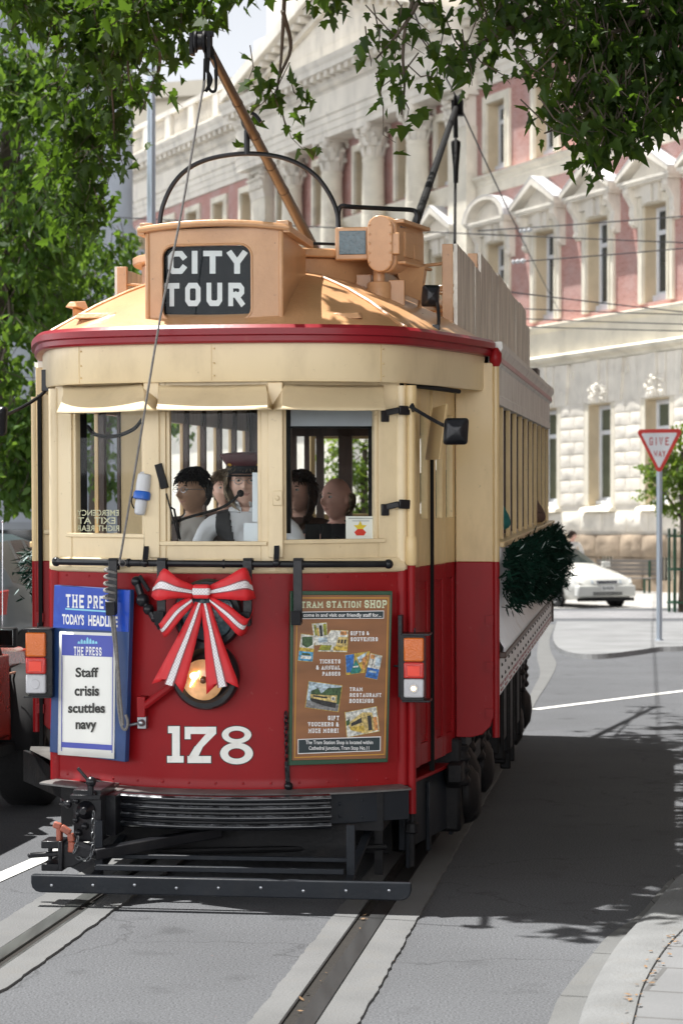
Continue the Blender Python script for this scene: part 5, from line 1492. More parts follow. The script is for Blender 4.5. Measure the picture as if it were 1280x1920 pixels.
# life guard board and its hangers
vb_ = -.55; a = tv(58, 1650, vb_); b = tv(770, 1668, vb_); wt = tv(400, 1648, vb_).z; wb = tv(400, 1681, vb_).z
r_ = wt - wb
pts = [(a.x, wt), (b.x, wt), (b.x, wt - r_ * .45)] + [(b.x - r_ * .55 * (1 - cos(radians(q))), wb + r_ * .55 * (1 - sin(radians(q)))) for q in (30, 60, 90)] + [(a.x + r_ * .55 * (1 - sin(radians(q))), wb + r_ * .55 * (1 - cos(radians(q)))) for q in (0, 30, 60)] + [(a.x, wt - r_ * .45)]
m = MB(); m.prism([(x, vb_, z) for x, z in pts], (0, .045, 0)); lg = m.build('lifeguard_board', M['greyiron'], TR, bevel=.006)
m = MB()
for k in range(9): m.sphere((a.x + .1 + k * (b.x - a.x - .2) / 8, vb_ - .001, (wt + wb) / 2 + .005 * (k % 3 - 1)), (.008, .005, .008), 8, 5)
m.build('bolts', M['steel'], lg)
m = MB()
for px in (172, 650):
    p = tv(px, 1600, vb_ + .06); m.box(p.x - .02, p.x + .02, vb_ + .19, vb_ + .21, wt - .06, .40); m.beam((p.x, vb_ + .04, wt - .03), (p.x, vb_ + .2, wt - .01), .04, .02)
    m.beam((p.x, vb_ + .2, wt), (p.x, .5, .30), .04, .02)
c1 = tv(180, 1626, vb_ + .1); c2 = tv(645, 1634, vb_ + .1); m.beam((c1.x, vb_ + .1, c1.z), (c2.x, vb_ + .1, c2.z), .03, .025); m.beam((c1.x, vb_ + .3, c1.z + .02), (c2.x, vb_ + .3, c2.z + .02), .03, .02)
m.build('lifeguard_frame', M['greyiron'], TR, bevel=.003)
# wheels and trucks
for v0 in (2.1, 6.3):
    for sx in (-1, 1):
        m = MB()
        m.box(min(sx * .80, sx * .9), max(sx * .80, sx * .9), v0 - .95, v0 + .95, .34 - .024 * v0, .46 - .024 * v0)
        m.box(min(sx * 1.02, sx * 1.10), max(sx * 1.02, sx * 1.10), v0 - 1.0, v0 + 1.0, .40, .50)
        m.prism([(sx * 1.0, v0 - .95, .46), (sx * 1.0, v0 - .7, .20), (sx * 1.0, v0 + .7, .18), (sx * 1.0, v0 + .95, .46)], (sx * .08, 0, 0))
        for dv in (-.55, .55):
            m.lathe((sx * .96, v0 + dv, .34 - .02 * v0), (sx, 0, 0), [(.15, 0), (.16, .02), (.16, .15), (.10, .19), (.03, .20)], 16)
            for q in (-.22, .22): m.lathe((sx * 1.06, v0 + dv + q, .36), (0, 0, 1), [(.06, 0), (.07, .03), (.05, .06), (.07, .09), (.05, .12), (.07, .15), (.05, .18), (.06, .22)], 10)
            m.box(min(sx * .78, sx * .96), max(sx * .78, sx * .96), v0 + dv - .13, v0 + dv + .13, .26 - .024 * v0, .52 - .024 * v0)
            m.beam((sx * .92, v0 + dv, .3), (sx * .92, v0 + dv * .2, .62), .05, .06)
        m.build('truck_frame', M['darkiron'], TR, bevel=.01)
    for sx in (-1, 1):
        for dv in (-.55, .55):
            m = MB(); v = v0 + dv; m.lathe((sx * .66, v, .37 - .0243 * v), (sx, 0, 0), [(.40, 0), (.40, .025), (.37, .03), (.365, .12), (.30, .12), (.28, .07), (.10, .07), (.09, .14), (.04, .15)], 28); m.build('wheel', M['darkiron'], TR, ang=40)
for v, w_ in ((3.35, .5), (4.0, .36), (4.75, .45)):
    m = MB(); m.box(.72, 1.14, v, v + .52, w_ - .22, .84); m.box(1.14, 1.16, v + .04, v + .48, w_ - .16, .72)
    for q in (.06, .46): m.box(1.10, 1.17, v + q - .015, v + q + .015, w_ - .26, .84)
    m.build('equipment_box', M['darkiron'], TR, bevel=.015)
for v in (1.75, 3.6, 4.4, 5.1):
    m = MB(); m.lathe((.88, v, .42), (0, 1, 0), [(.13, 0), (.16, .03), (.16, .4), (.13, .43)], 18); m.box(.82, .94, v + .1, v + .3, .5, .8); m.build('air_reservoir', M['darkiron'], TR)

# coupler on the left
def cp(x, y, v=-.32): return tv(x, y, v)
m = MB()
a, b = cp(136, 1482), cp(188, 1580); m.box(a.x, b.x, -.30, -.02, b.z, a.z); 
for k in range(7):
    p = cp(140 + RNG.random() * 44, 1490 + k * 12); m.sphere(p + Vector((0, .01, 0)), RNG.uniform(.012, .022), 8, 6)
p = cp(160, 1520); m.lathe(p + Vector((0, .03, 0)), (0, -1, 0), [(.04, 0), (.045, .02), (.03, .04), (.015, .07)], 14)
m.tube([cp(130, 1508), cp(113, 1505), cp(118, 1500)], .012, 8); m.sphere(cp(128, 1508), .02, 8, 6); m.box(cp(134, 1500).x, cp(190, 1500).x, -.34, -.28, cp(160, 1498).z, cp(160, 1490).z)
a, b = cp(186, 1498), cp(206, 1575); m.box(a.x, b.x, -.2, -.02, b.z, a.z)
m.tube([cp(171, 1500), cp(170, 1463)], .016, 8); m.sphere(cp(171, 1466), .026, 8, 6); m.tube([cp(172, 1470), cp(146, 1440)], .008, 8)
co = m.build('coupler_bracket', M['black'], TR, bevel=.006)
m = MB(); v = -.46
a, b = cp(77, 1577, v), cp(112, 1634, v)
m.box(a.x, a.x + .085, v, v + .14, b.z, b.z + .035); m.box(a.x, a.x + .085, v, v + .14, a.z - .035, a.z); m.box(a.x + .08, b.x + .015, v, v + .14, b.z, a.z); m.box(a.x, a.x + .02, v + .12, v + .14, b.z, a.z)
c, d = cp(124, 1590, v), cp(175, 1622, v)
m.prism([(b.x + .01, v + .02, a.z - .01), (c.x + .02, v + .02, a.z - .01), (d.x - .04, v + .02, c.z), (d.x, v + .02, c.z - .02), (d.x, v + .02, d.z + .04), (c.x + .03, v + .02, b.z + .02), (b.x + .01, v + .02, b.z + .01)], (0, .11, 0))
m.beam((d.x - .02, v + .07, (c.z + d.z) / 2), (d.x + .5, v + .5, (c.z + d.z) / 2 + .05), .07, .05)
p, q = cp(51, 1608, v), cp(120, 1603, v); m.beam((p.x, v + .06, p.z), (q.x, v + .06, q.z), .035, .022)
m.sphere((p.x, v + .06, p.z), (.016, .017, .012), 8, 6)
m.build('coupler_head', M['black'], co, bevel=.008)
m = MB(); pts = [cp(98, 1547, v), cp(112, 1552, v), cp(129, 1564, v), cp(132, 1580, v), cp(131, 1600, v)]
for i in range(4): m.beam(pts[i] + Vector((0, .03, 0)), pts[i + 1] + Vector((0, .03, 0)), .03, .028, up=(0, 1, 0))
m.box(cp(103, 1560, v).x, cp(112, 1560, v).x, v + .02, v + .07, cp(103, 1580, v).z, cp(103, 1552, v).z); m.build('uncoupling_lever', M['rust'], co, bevel=.006)
m = MB()
M['chainsteel'] = mat('dull_chain_steel', (.10, .105, .11), .35, metal=.7, var=.3, vscale=20)
def chain(pts, r=.011):
    P = smoothpath(pts, 6); 
    L = [P[0]]; acc = 0
    for i in range(1, len(P)):
        acc += (P[i] - P[i - 1]).length
        if acc > r * 2.1: L.append(P[i]); acc = 0
    for i in range(len(L) - 1):
        tdir = (L[i + 1] - L[i]).normalized(); s_ = tdir.orthogonal() if i % 2 else tdir.cross(tdir.orthogonal())
        s_.normalize(); c = (L[i] + L[i + 1]) / 2
        m.tube([c + tdir * r * 1.5 * cos(a_) + s_ * r * .8 * sin(a_) for a_ in [2 * pi * j / 8 for j in range(8)]], r * .28, 5, closed=True)
chain([cp(147, 1568, v), cp(143, 1590, v), cp(136, 1604, v)]); chain([cp(176, 1520, v), cp(175, 1560, v), cp(174, 1595, v), cp(163, 1614, v), cp(140, 1606, v)])
m.build('chain', M['chainsteel'], co)
# chain hanging on the right of the dash
m = MB(); f = ddec(.02); chain([f(536, 1335), f(537, 1400), f(540, 1470)], .012); m.sphere(f(541, 1474), .022, 10, 7); m.build('safety_chain', M['black'], TR)
m = MB(); m.beam(f(538, 1428), f(540, 1476), .022, .01, up=(0, 1, 0)); m.build('chain_hook', M['black'], TR)

# mirrors
def mirror(name, cx, cy, w, h, v, arm, yaw=0.0):
    p = tv(cx, cy, v); s_ = (p - CL).length / FPX; hw, hh = w * s_ / 2, h * s_ / 2
    m = MB(); e = Vector((cos(yaw), sin(yaw), 0)); nn = Vector((-e.y, e.x, 0)); up = Vector((.06, 0, 1)).normalized()
    ring = rrect(-hw, hw, -hh, hh, hw * .3); rows = []
    for k, (sc, d) in enumerate(((1.0, .0), (1.0, .02), (.93, .03), (.55, .055), (.25, .06), (.02, .06))):
        rows.append([p + e * x * sc + up * z * sc - nn * (d) for x, z in ring] + [p + e * ring[0][0] * sc + up * ring[0][1] * sc - nn * d])
    m.grid(rows); m.add(rows[0][:-1], [tuple(range(len(ring)))])
    m.tube(smoothpath([tv(*a) for a in arm[:-1]] + [p - nn * .055] if arm else [p, p], 3), .009, 8)
    return m.build(name, M['black'], TR, ang=40)
mirror('wing_mirror', 854, 809, 46, 50, .10, [(768, 762, .22), (790, 775, .2), (820, 792, .14), (0, 0, 0)], .12)
mirror('wing_mirror', -8, 790, 50, 54, .12, [(88, 712, .5), (84, 735, .48), (40, 765, .3), (0, 0, 0)], -.2)
m = MB(); p = tv(88, 712, .5); m.box(p.x - .02, p.x + .02, .47, .52, p.z - .06, p.z + .05); m.build('mirror_bracket', M['black'], TR, bevel=.003)
mirror('roof_mirror', 806, 555, 32, 40, .85, [(818, 628, .80), (822, 600, .80), (819, 566, .82), (0, 0, 0)], .3)
m = MB(); p = tv(818, 622, .8); m.box(p.x - .018, p.x + .018, .76, .82, p.z - .04, p.z + .035); m.build('mirror_bracket', M['black'], TR, bevel=.003)
for y in (771, 947):
    m = MB(); a = F3.px(722, y + (3 if y < 900 else 4), .01); b = F3.px(748, y - 2, .05); c = tv(774, y - 1, .30)
    F3.pbox(m, 716, y - 2, 730, y + 20, 0, .02)
    m.beam(a + Vector((0, 0, .0)), b, .03, .012, up=(0, 1, 0)); m.beam(b, c, .045, .014, up=(0, 1, 0)); m.build('strap_bracket', M['black'], TR, bevel=.004)
m = MB(); m.tube(smoothpath([tv(770, 735, .3), tv(772, 760, .28), tv(776, 770, .27)], 4), .012, 8); m.tube(smoothpath([tv(752, 722, .36), tv(800, 726, .6), tv(860, 734, .9)], 5), .012, 8); m.build('door_gear', M['darkiron'], TR)
m = MB(); v = .42; pts = [tv(796, 862, v + .25), tv(822, 862, v), tv(836, 757, v), tv(810, 765, v + .25)]; m.prism(pts, (.012, .02, 0)); m.build('tilted_board', M['cream_old'], TR, bevel=.004)

# glass stickers and inner fittings seen in the windows
m = MB(); F1.flat(m, [(146, 864), (226, 864), (226, 998), (146, 998)], -.06, 0) if False else None
txm = MB(); fn = F1.dec(-.026)
M['sticker'] = mat('pale_yellow_window_lettering', (.50, .50, .33), .6)
for s_, x0, x1, y0, y1 in (('EMERGENCY', 145, 223, 967, 956), ('EXIT AT', 146, 217, 982, 970), ('RIGHT REAR', 144, 224, 996, 985)):
    put_text(txm, s_, (x0, x1, y0, y1), fn, 0, bold=.012, mirror=True)
txm.build('window_lettering', M['sticker'], wf1, smooth=False)
m = MB(); F2.flat(m, [(473, 886), (488, 886), (488, 978), (473, 978)], -.037); F2.flat(m, [(457, 981), (487, 981), (487, 1017), (457, 1017)], -.038)
m.build('paper_notice', mat('pale_blue_paper', (.62, .67, .72), .6), wf2, smooth=False)
m = MB(); F3.flat(m, [(545, 768), (697, 768), (697, 799), (545, 799)], -.040); m.build('sun_blind', mat('grey_translucent_blind', (.33, .36, .40), .35), wf3, smooth=False)
m = MB(); F3.flat(m, [(648, 968), (705, 968), (705, 1012), (648, 1012)], -.040, 0); fn = F3.dec(-.0385)
st = []
for k in range(10):
    a = pi / 2 + k * pi / 5; r = 1 if k % 2 == 0 else .45; st.append((675 + 13 * r * cos(a), 989 - 13 * r * sin(a)))
F3.flat(m, st, -.0382, 1); F3.flat(m, [(664, 998), (670, 992), (680, 992), (686, 998), (682, 1004), (668, 1004)], -.0378, 2)
F3.flat(m, [(653, 971), (700, 971), (700, 973), (653, 973)], -.038, 3); F3.flat(m, [(660, 976), (692, 976), (692, 977.4), (660, 977.4)], -.038, 3)
m.build('window_card', [M['paper'], mat('printed_yellow', (.75, .55, .03), .5), mat('printed_red', (.65, .04, .02), .5), mat('grey_print', (.4, .4, .4), .5)], wf3, smooth=False)
m = MB(); m.tube(smoothpath([tv(311, 984, .25), tv(360, 968, .22), tv(415, 952, .18), tv(440, 935, .17), tv(449, 925, .17)], 5), .007, 8); mc = m.build('microphone_arm', M['rubber'], TR)
m = MB(); m.sphere(tv(451, 925, .165), .018, 12, 9); m.build('microphone', M['rubber'], mc)
m = MB(); m.tube(smoothpath([tv(165, 800, .6), tv(180, 815, .5), tv(215, 818, .45), tv(250, 805, .4), tv(268, 785, .35)], 5), .010, 8); m.build('cable', M['rubber'], TR)
m = MB(); F3.pbox(m, 574, 982, 600, 1012, -.16, -.14); F3.pbox(m, 603, 982, 621, 1012, -.16, -.14); F1.pbox(m, 155, 1001, 188, 1010, -.25, -.2); m.build('ticket_box', M['rubber'], TR, bevel=.004)
m = MB(); F3.pbox(m, 533, 770, 545, 1000, -.10, -.06); F3.pbox(m, 697, 770, 708, 1008, -.10, -.05); F3.pbox(m, 545, 799, 697, 803, -.10, -.05); F1.pbox(m, 134, 775, 146, 1004, -.12, -.05); m.build('inner_window_frame', M['rubber'], TR)

# roof lamp box with side screen
LV = .92
p = tv(628, 488, LV); q = tv(690, 425, LV)
m = MB(); m.box(p.x, q.x, LV, LV + .10, p.z, q.z)
s = MB()
so = m.build('side_light_box', M['tan'], TR, bevel=.008)
m = MB(); m.box(p.x + .022, q.x - .012, LV - .006, LV + .01, p.z + .028, q.z - .02); m.build('textured_glass', M['teal'], so, bevel=.003)
a = tv(691, 512, LV); b = tv(738, 405, LV); r = (b.x - a.x) / 2; cx = (a.x + b.x) / 2
ring = [(cx + r * cos(radians(t_)), b.z - r + r * sin(radians(t_))) for t_ in range(0, 181, 15)] + [(cx + r * cos(radians(t_)), a.z + r + r * sin(radians(t_))) for t_ in range(180, 361, 15)]
m = MB(); m.prism([(x, LV - .06, z) for x, z in ring], (0, .05, 0)); hd = m.build('number_box_end', M['tan'], TR, bevel=.006)
m = MB()
for k in range(5):
    for sx in (-1, 1): m.sphere((cx + sx * (r - .012), LV - .062, a.z + .05 + k * (b.z - a.z - .1) / 4), (.007, .005, .007), 7, 5)
m.build('rivets', M['tan'], hd)
rg2 = [(cx + .02 + (x - cx) * .92, z) for x, z in ring]
m = MB(); m.prism([(x, LV - .012, z + .0) for x, z in rg2], (.10, .42, 0)); m.box(cx + r * .55, cx + r + .035, LV - .05, LV + .0, a.z + .09, b.z - .09)
m.build('number_box', M['tan'], hd, bevel=.006)
f1 = [(cx + r + .005, LV + .02), (cx + r + .095, LV + .42)]
FN = Facet(f1[0], f1[1])
m = MB(); FN.box(m, 0, FN.L, a.z + .06, b.z - .03, -.02, .012); FN.box(m, -.01, FN.L + .02, b.z - .035, b.z - .015, -.02, .05); FN.box(m, -.01, FN.L + .02, a.z + .045, a.z + .06, -.02, .06)
FN.box(m, .08, .20, a.z + .09, b.z - .07, .012, .03); FN.box(m, .24, .34, a.z + .09, b.z - .12, .012, .025)
m.build('number_box_door', M['tan'], hd, bevel=.004)
m = MB(); FN.box(m, .03, FN.L - .02, b.z - .095, b.z - .045, .012, .016); m.build('number_glass', M['teal'], hd)
a2 = tv(685, 580, LV - .02); b2 = tv(730, 530, LV - .02); c2 = (a2.x + b2.x) / 2; rr = (b2.x - a2.x) / 2
m = MB(); m.lathe((c2, LV + .05, a2.z - .02), (0, 0, 1), [(rr, 0), (rr, b2.z - a2.z + .02), (rr * .9, b2.z - a2.z + .03)], 20); m.lathe((c2, LV + .05, b2.z - .02), (0, 0, 1), [(rr * .5, 0), (rr * .48, .12)], 14)
q = tv(760, 590, LV + .1); m.box(c2 + rr * .8, q.x, LV + .05, LV + .09, q.z, b2.z + .02); m.box(c2 - rr - .07, c2 - rr + .01, LV + .14, LV + .2, b2.z - .02, b2.z + .06)
m.build('lamp_pedestal', M['tan'], TR, bevel=.004)
m = MB(); m.prism([(cx + .06, LV + .1, a.z + .05), (cx + .2, LV + .25, a.z + .05), (cx + .18, LV + .22, a.z - .13), (cx + .10, LV + .12, a.z - .10)], (0, .05, 0)); m.tube([(cx + .19, LV + .36, a.z + .05), (cx + .16, LV + .3, a.z - .2)], .012, 8); m.build('lamp_bracket', M['tan'], TR)
m = MB(); m.box(tv(775, 600, 1.2).x, tv(800, 600, 1.2).x, 1.0, 1.25, tv(790, 606, 1.1).z, tv(790, 590, 1.1).z); m.build('roof_terminal_box', M['teal'], TR, bevel=.004)

# hoops, poles and ropes
def hoop():
    m = MB(); v = 1.1; pts = [(299, 455), (300, 418), (306, 385), (325, 345), (355, 315), (400, 296), (465, 288), (530, 296), (580, 320), (612, 355), (632, 400), (635, 455)]
    m.tube(smoothpath([tv(x, y, v) for x, y in pts], 6), .0125, 10); m.tube([tv(463, 290, v), tv(463, 245, v)], .016, 8)
    m.tube(smoothpath([tv(463, 262, v), tv(462, 243, v), tv(456, 232, v), tv(455, 218, v), tv(460, 212, v)], 4), .010, 8)
    m.tube(smoothpath([tv(472, 212, v + .1), tv(480, 217, v + .1), tv(489, 229, v + .1)], 4), .010, 8)
    return m.build('pole_hook_hoop', M['black'], TR)
hoop()
m = MB(); v = 1.35; m.tube(smoothpath([tv(634, 500, v), tv(634, 440, v), tv(634, 400, v), tv(640, 387, v), tv(660, 388, v), tv(740, 392, v + .15), tv(772, 394, v + .2), tv(780, 400, v + .2), tv(780, 415, v + .2), tv(766, 445, v + .2)], 5), .013, 10)
m.tube([tv(575, 456, v), tv(632, 458, v)], .008, 8)
m.build('roof_rail', M['black'], TR)
A = tv(600, 490, 3.4); B = tv(394, 95, -.1)
m = MB(); n = 24; pts = [A.lerp(B, i / n) for i in range(n + 1)]; m.tube(pts, [.036 - .014 * i / n for i in range(n + 1)], 12)
for t_ in (.40, .52, .66, .80): p = A.lerp(B, t_); d = (B - A).normalized(); m.tube([p - d * .012, p + d * .012], .0385 - .014 * t_, 12)
tp = m.build('trolley_pole', M['brass'], TR)
m = MB(); p = tv(381, 78, -.14); d = (B - A).normalized()
m.lathe(p + Vector((-.025, 0, 0)), (1, .1, 0), [(.032, -.02), (.052, -.014), (.052, -.006), (.038, .0), (.038, .02), (.052, .026), (.052, .034), (.03, .04)], 18)
m.obox(p + Vector((.03, .01, -.02)), (.008, 0, 0), (0, .03, 0), (0, 0, .06)); m.obox(p + Vector((-.055, .01, -.01)), (.008, 0, 0), (0, .03, 0), (0, 0, .05)); m.beam(p + Vector((.02, .01, -.05)), B, .04, .04); m.obox(p + Vector((.0, 0, .035)), (.05, 0, 0), (0, .014, 0), (0, 0, .012))
m.build('trolley_wheel', M['darkiron'], tp)
m = MB(); v = -.14; m.tube(smoothpath([tv(386, 100, v), tv(388, 130, v), tv(396, 150, v), tv(386, 172, v)], 5), .009, 6)
for pts in (((392, 105), (390, 140), (392, 165), (399, 172), (405, 165), (404, 130)), ((400, 105), (406, 130), (405, 162)), ((384, 110), (383, 150), (381, 172))):
    m.tube(smoothpath([tv(x, y, v) for x, y in pts], 5), .007, 6)
m.build('pole_tackle', M['rubber'], tp)
m = MB(); m.tube(smoothpath([tv(384, 150, v), tv(372, 215, -.18), tv(340, 400, -.2), tv(300, 600, -.22), tv(262, 830, -.20), tv(232, 1010, -.15), tv(224, 1056, -.12)], 6), .0056, 8)
m.build('trolley_rope', M['rope'], tp)
m = MB(); f = ddec(.115); pts = []
for i in range(90):
    a_ = i / 90 * 5.2 * 2 * pi; c_ = f(208, 1062).lerp(f(206, 1128), i / 90); pts.append(c_ + Vector((.028 * cos(a_), .018 * sin(a_), 0)))
m.tube(pts, .0072, 7)
m.tube(smoothpath([f(208, 1150), f(214, 1200), f(220, 1250), f(222, 1320), f(228, 1360), f(236, 1368), f(240, 1355), f(236, 1340)], 6), .007, 8); m.tube(smoothpath([f(214, 1155), f(221, 1240), f(226, 1310), f(231, 1360)], 6), .007, 8)
m.lathe(f(230, 1056), (0, -1, 0), [(.014, -.003), (.018, 0), (.014, .003)], 14, caps=False)
m.build('rope_coil', M['rope'], tp)
A = tv(735, 545, 7.0); B = tv(855, 200, 13.0)
m = MB(); m.tube([A.lerp(B, i / 12) for i in range(13)], [.040 - .010 * i / 12 for i in range(13)], 10); tp2 = m.build('trolley_pole', M['rubber'], TR)
m = MB(); p = tv(857, 192, 13.0); m.lathe(p + Vector((-.04, 0, 0)), (1, 0, 0), [(.05, 0), (.09, .01), (.07, .04), (.09, .07), (.05, .08)], 14); m.box(p.x - .06, p.x + .06, 12.95, 13.05, p.z - .14, p.z + .02); m.build('trolley_wheel', M['darkiron'], tp2)
m = MB(); m.tube([tv(853, 205, 12.9), tv(854, 258, 12.9)], .025, 8); m.lathe(tv(854, 262, 12.9), (0, 0, -1), [(.02, 0), (.05, .02), (.05, .06), (.03, .3), (.025, .45)], 10); m.tube([tv(854, 258, 12.9), tv(852, 470, 9.3)], .014, 6); m.build('trolley_rope', M['rubber'], tp2)

# advertising boards along both roof edges (weathered plywood on timber brackets)
for sx in (1, -1):
    for k, (v0, v1, wt, nn) in enumerate(((SB + .06 if sx > 0 else 2.35, 3.05, 3.27, 4 if sx > 0 else 2), (3.12, 8.6, 3.39, 11))):
        m = MB(); wb = 2.80; x = sx * 1.035; rg = random.Random(k + 3)
        n = nn
        for i in range(n):
            a_, b_ = v0 + (v1 - v0) * i / n, v0 + (v1 - v0) * (i + 1) / n
            dz = rg.uniform(-.012, .012); dx = rg.uniform(0, .006); t_ = wt + dz - (.10 if (k == 1 and i > n * .86) else 0)
            m.box(min(x, x + sx * (.016 + dx)), max(x, x + sx * (.016 + dx)), a_ + .002, b_ - .002, wb, t_)
        o = m.build('roof_advert_board', M.get('weathered') or M.setdefault('weathered', mat('weathered_wavy_plywood', (.70, .66, .58), .38, var=.22, vscale=5, bump=.8, bscale=3.2, stretch=(1, 3.4, .62), dirt=.9, dcol=(.17, .145, .115), dscale=3.0, metal=.25, dpos=(.42, .72))), TR)
        m = MB()
        for vv in ([v0 - .03, v1 - .4] if k == 0 else [v0 - .04, v0 + 1.6, v0 + 3.2, v0 + 4.8]):
            m.box(min(x - sx * .06, x - sx * .002), max(x - sx * .06, x - sx * .002), vv, vv + .035, wb - .02, wt - .01 if vv < v0 + .1 else wt - .2)
            for zz_ in (3.02, 3.16): m.tube([(x - sx * .03, vv + .02, zz_), (x - sx * .42, vv + .1, zz_ - .03)], .010, 6)
        m.box(min(x - sx * .08, x + sx * .0), max(x - sx * .08, x + sx * .0), v0, v1, wb - .10, wb - .004)
        m.build('board_bracket', M['tan'], o, bevel=.003)
m = MB(); m.box(1.02, 1.12, 8.62, 9.0, 2.72, 2.95); m.build('rear_box', M['brown'], TR)

# ------------------------------------------------------------------ things hung on the tram
NB = thing('newspaper_board', 'blue newspaper headline board with white poster hanging at the left of the tram front', 'notice board')
NB.matrix_world = TM
FNB = Facet((-.845, dash(-.84)), (-.47, dash(-.47)))
m = MB(); FNB.quad(m, [(101.6, 1096.7), (245, 1106), (235, 1429), (93.4, 1410)], .035, .065); m.build('backing', M['bluedk'], NB, bevel=.003)
m = MB(); FNB.quad(m, [(103, 1098), (243.5, 1107), (241, 1185), (100, 1177)], .065, .069); hd = m.build('header', M['blue'], NB, bevel=.001)
m = MB(); fn = FNB.dec(.0705)
def sk(f): return lambda x, y, dz=0: f(x, y + (x - 110) * .055, dz)
put_strokes(m, 'THE', (124, 158, 1138, 1113), sk(fn), 0, lw=.75, th=.2, gap=.32, serif=.1); put_strokes(m, 'PRESS', (164, 217, 1138, 1113), sk(fn), 0, lw=.75, th=.2, gap=.30, serif=.1)
put_text(m, "TODAY'S", (117, 158, 1170, 1150), sk(fn), 0, bold=.035); put_text(m, "HEADLINE", (166, 221, 1170, 1150), sk(fn), 0, bold=.035)
FNB.flat(m, [(123, 1140), (216, 1146), (216, 1149), (123, 1143)], .0702, 1)
m.build('header_lettering', [M['white'], M['cyan']], hd, smooth=False)
m = MB(); n = 8
rows = []
for j in range(n + 1):
    s_ = j / n; y = 1183.5 + (1415 - 1183.5) * s_; rows.append([FNB.px(112 - 3 * s_ + (104.5 - .0 * s_ + 1) * i / n, y + (3.5 + 4.5 * s_) * i / n, .067 + .0025 * sin(3 * s_ + 2 * i / n) * sin(pi * i / n) + (.006 * (i % 3) / 2 if j == n else 0)) for i in range(n + 1)])
m.grid(rows); pp = m.build('paper_sheet', M['paper'], NB, solid=.0015)
m = MB(); fn = FNB.dec(.0725); B_ = [(117, 1189), (212.5, 1192.5), (212, 1232), (116.7, 1228.5)]
FNB.flat(m, B_, .0715, 0)
for a_, b_ in (((116, 1189), (115, 1408)), ((211.2, 1192), (209.8, 1412))): FNB.flat(m, [a_, (a_[0] + 1.4, a_[1]), (b_[0] + 1.4, b_[1]), b_], .0714, 0)
FNB.flat(m, [(115, 1391), (210, 1397), (210, 1407), (115, 1401)], .0714, 0)
for k in range(7):     # skyline vignette over the masthead
    x = 146 + k * 5.4; h = (5, 9, 7, 13, 10, 7, 5)[k]; FNB.flat(m, [(x, 1207), (x + 4.6, 1207), (x + 4.2, 1207 - h * .7), (x + 2.3, 1207 - h), (x + .4, 1207 - h * .7)], .0718, 2)
put_strokes(m, 'THE', (139, 157, 1227, 1210.5), sk(fn), 1, lw=.75, th=.2, gap=.3, serif=.08); put_strokes(m, 'PRESS', (161, 191, 1226, 1209.5), sk(fn), 1, lw=.75, th=.2, gap=.28, serif=.08)
for s_, x0, x1, y0, y1 in (('Staff', 142, 185, 1270, 1251.5), ('crisis', 140, 186, 1305, 1286), ('scuttles', 128, 197, 1337, 1318), ('navy', 142, 181, 1373, 1354)):
    put_text(m, s_, (x0, x1, y0, y1), sk(fn) if False else fn, 3, bold=.03)
m.build('headline_print', [M['blueprint'], M['white'], M['cyan'], mat('headline_ink', (.035, .035, .03), .6)], pp, smooth=False)

PB = thing('shop_poster_board', 'brown tram station shop poster in green frame on the tram front', 'poster')
PB.matrix_world = TM
FPB = Facet((.30, dash(.30)), (.83, dash(.83) - .005))
def zp(x, y): return (540 + x * .18227, 1100 + y * .18227)
fr = [zp(28, 45), zp(1073, 45), zp(1025, 1805), zp(18, 1840)]; inn = [zp(58, 85), zp(1055, 85), zp(1010, 1768), zp(40, 1788)]
m = MB()
for i in range(4):
    j = (i + 1) % 4; FPB.quad(m, [fr[i], fr[j], inn[j], inn[i]], .03, .062)
FPB.quad(m, fr, .028, .045); m.build('frame', M['green'], PB, bevel=.002)
m = MB(); FPB.quad(m, inn, .046, .054); ps = m.build('sheet', M['poster'], PB, smooth=False)
m = MB(); k0 = .0555
def zl(pts, o, mi): FPB.flat(m, [zp(*p) for p in pts], o, mi)
fz = lambda o: (lambda x, y, dz=0: FPB.px(*zp(x, y), o + dz))
# gold lines
cs = [(90, 110), (1035, 110), (995, 1730), (62, 1765)]; c2_ = [(98, 122), (1024, 122), (985, 1718), (72, 1752)]
for i in range(4): zl([cs[i], cs[(i + 1) % 4], c2_[(i + 1) % 4], c2_[i]], k0, 0)
zl([(136, 258), (985, 246), (983, 328), (136, 332)], k0, 3); zl([(141, 265), (979, 253), (977, 322), (141, 326)], k0 + .0004, 1)
zl([(100, 1568), (952, 1540), (950, 1690), (100, 1722)], k0, 3); zl([(108, 1576), (944, 1549), (942, 1682), (108, 1713)], k0 + .0004, 1)
o_ = k0 + .0012
put_strokes(m, 'TRAM', (136, 365, 222, 145), fz(o_), 2, lw=.8, th=.23, gap=.24, serif=.12); put_strokes(m, 'STATION', (392, 755, 222, 140), fz(o_), 2, lw=.8, th=.23, gap=.24, serif=.12); put_strokes(m, 'SHOP', (782, 1015, 220, 138), fz(o_), 2, lw=.8, th=.23, gap=.24, serif=.12)
put_text(m, 'come in and visit our friendly staff for...', (158, 958, 322, 272), fz(o_), 3, bold=.02)
def rows_(lines, al):
    for s_, x0, x1, y0, y1 in lines:
        ws = s_.split(' '); tot = sum(len(w) for w in ws) + .6 * (len(ws) - 1); x = x0
        for w in ws:
            x2 = x + (x1 - x0) * len(w) / tot; put_strokes(m, w, (x, x2 - 2, y1, y0), fz(o_), 3, lw=.78, th=.25, gap=.28, serif=.12); x = x2 + (x1 - x0) * .6 / tot
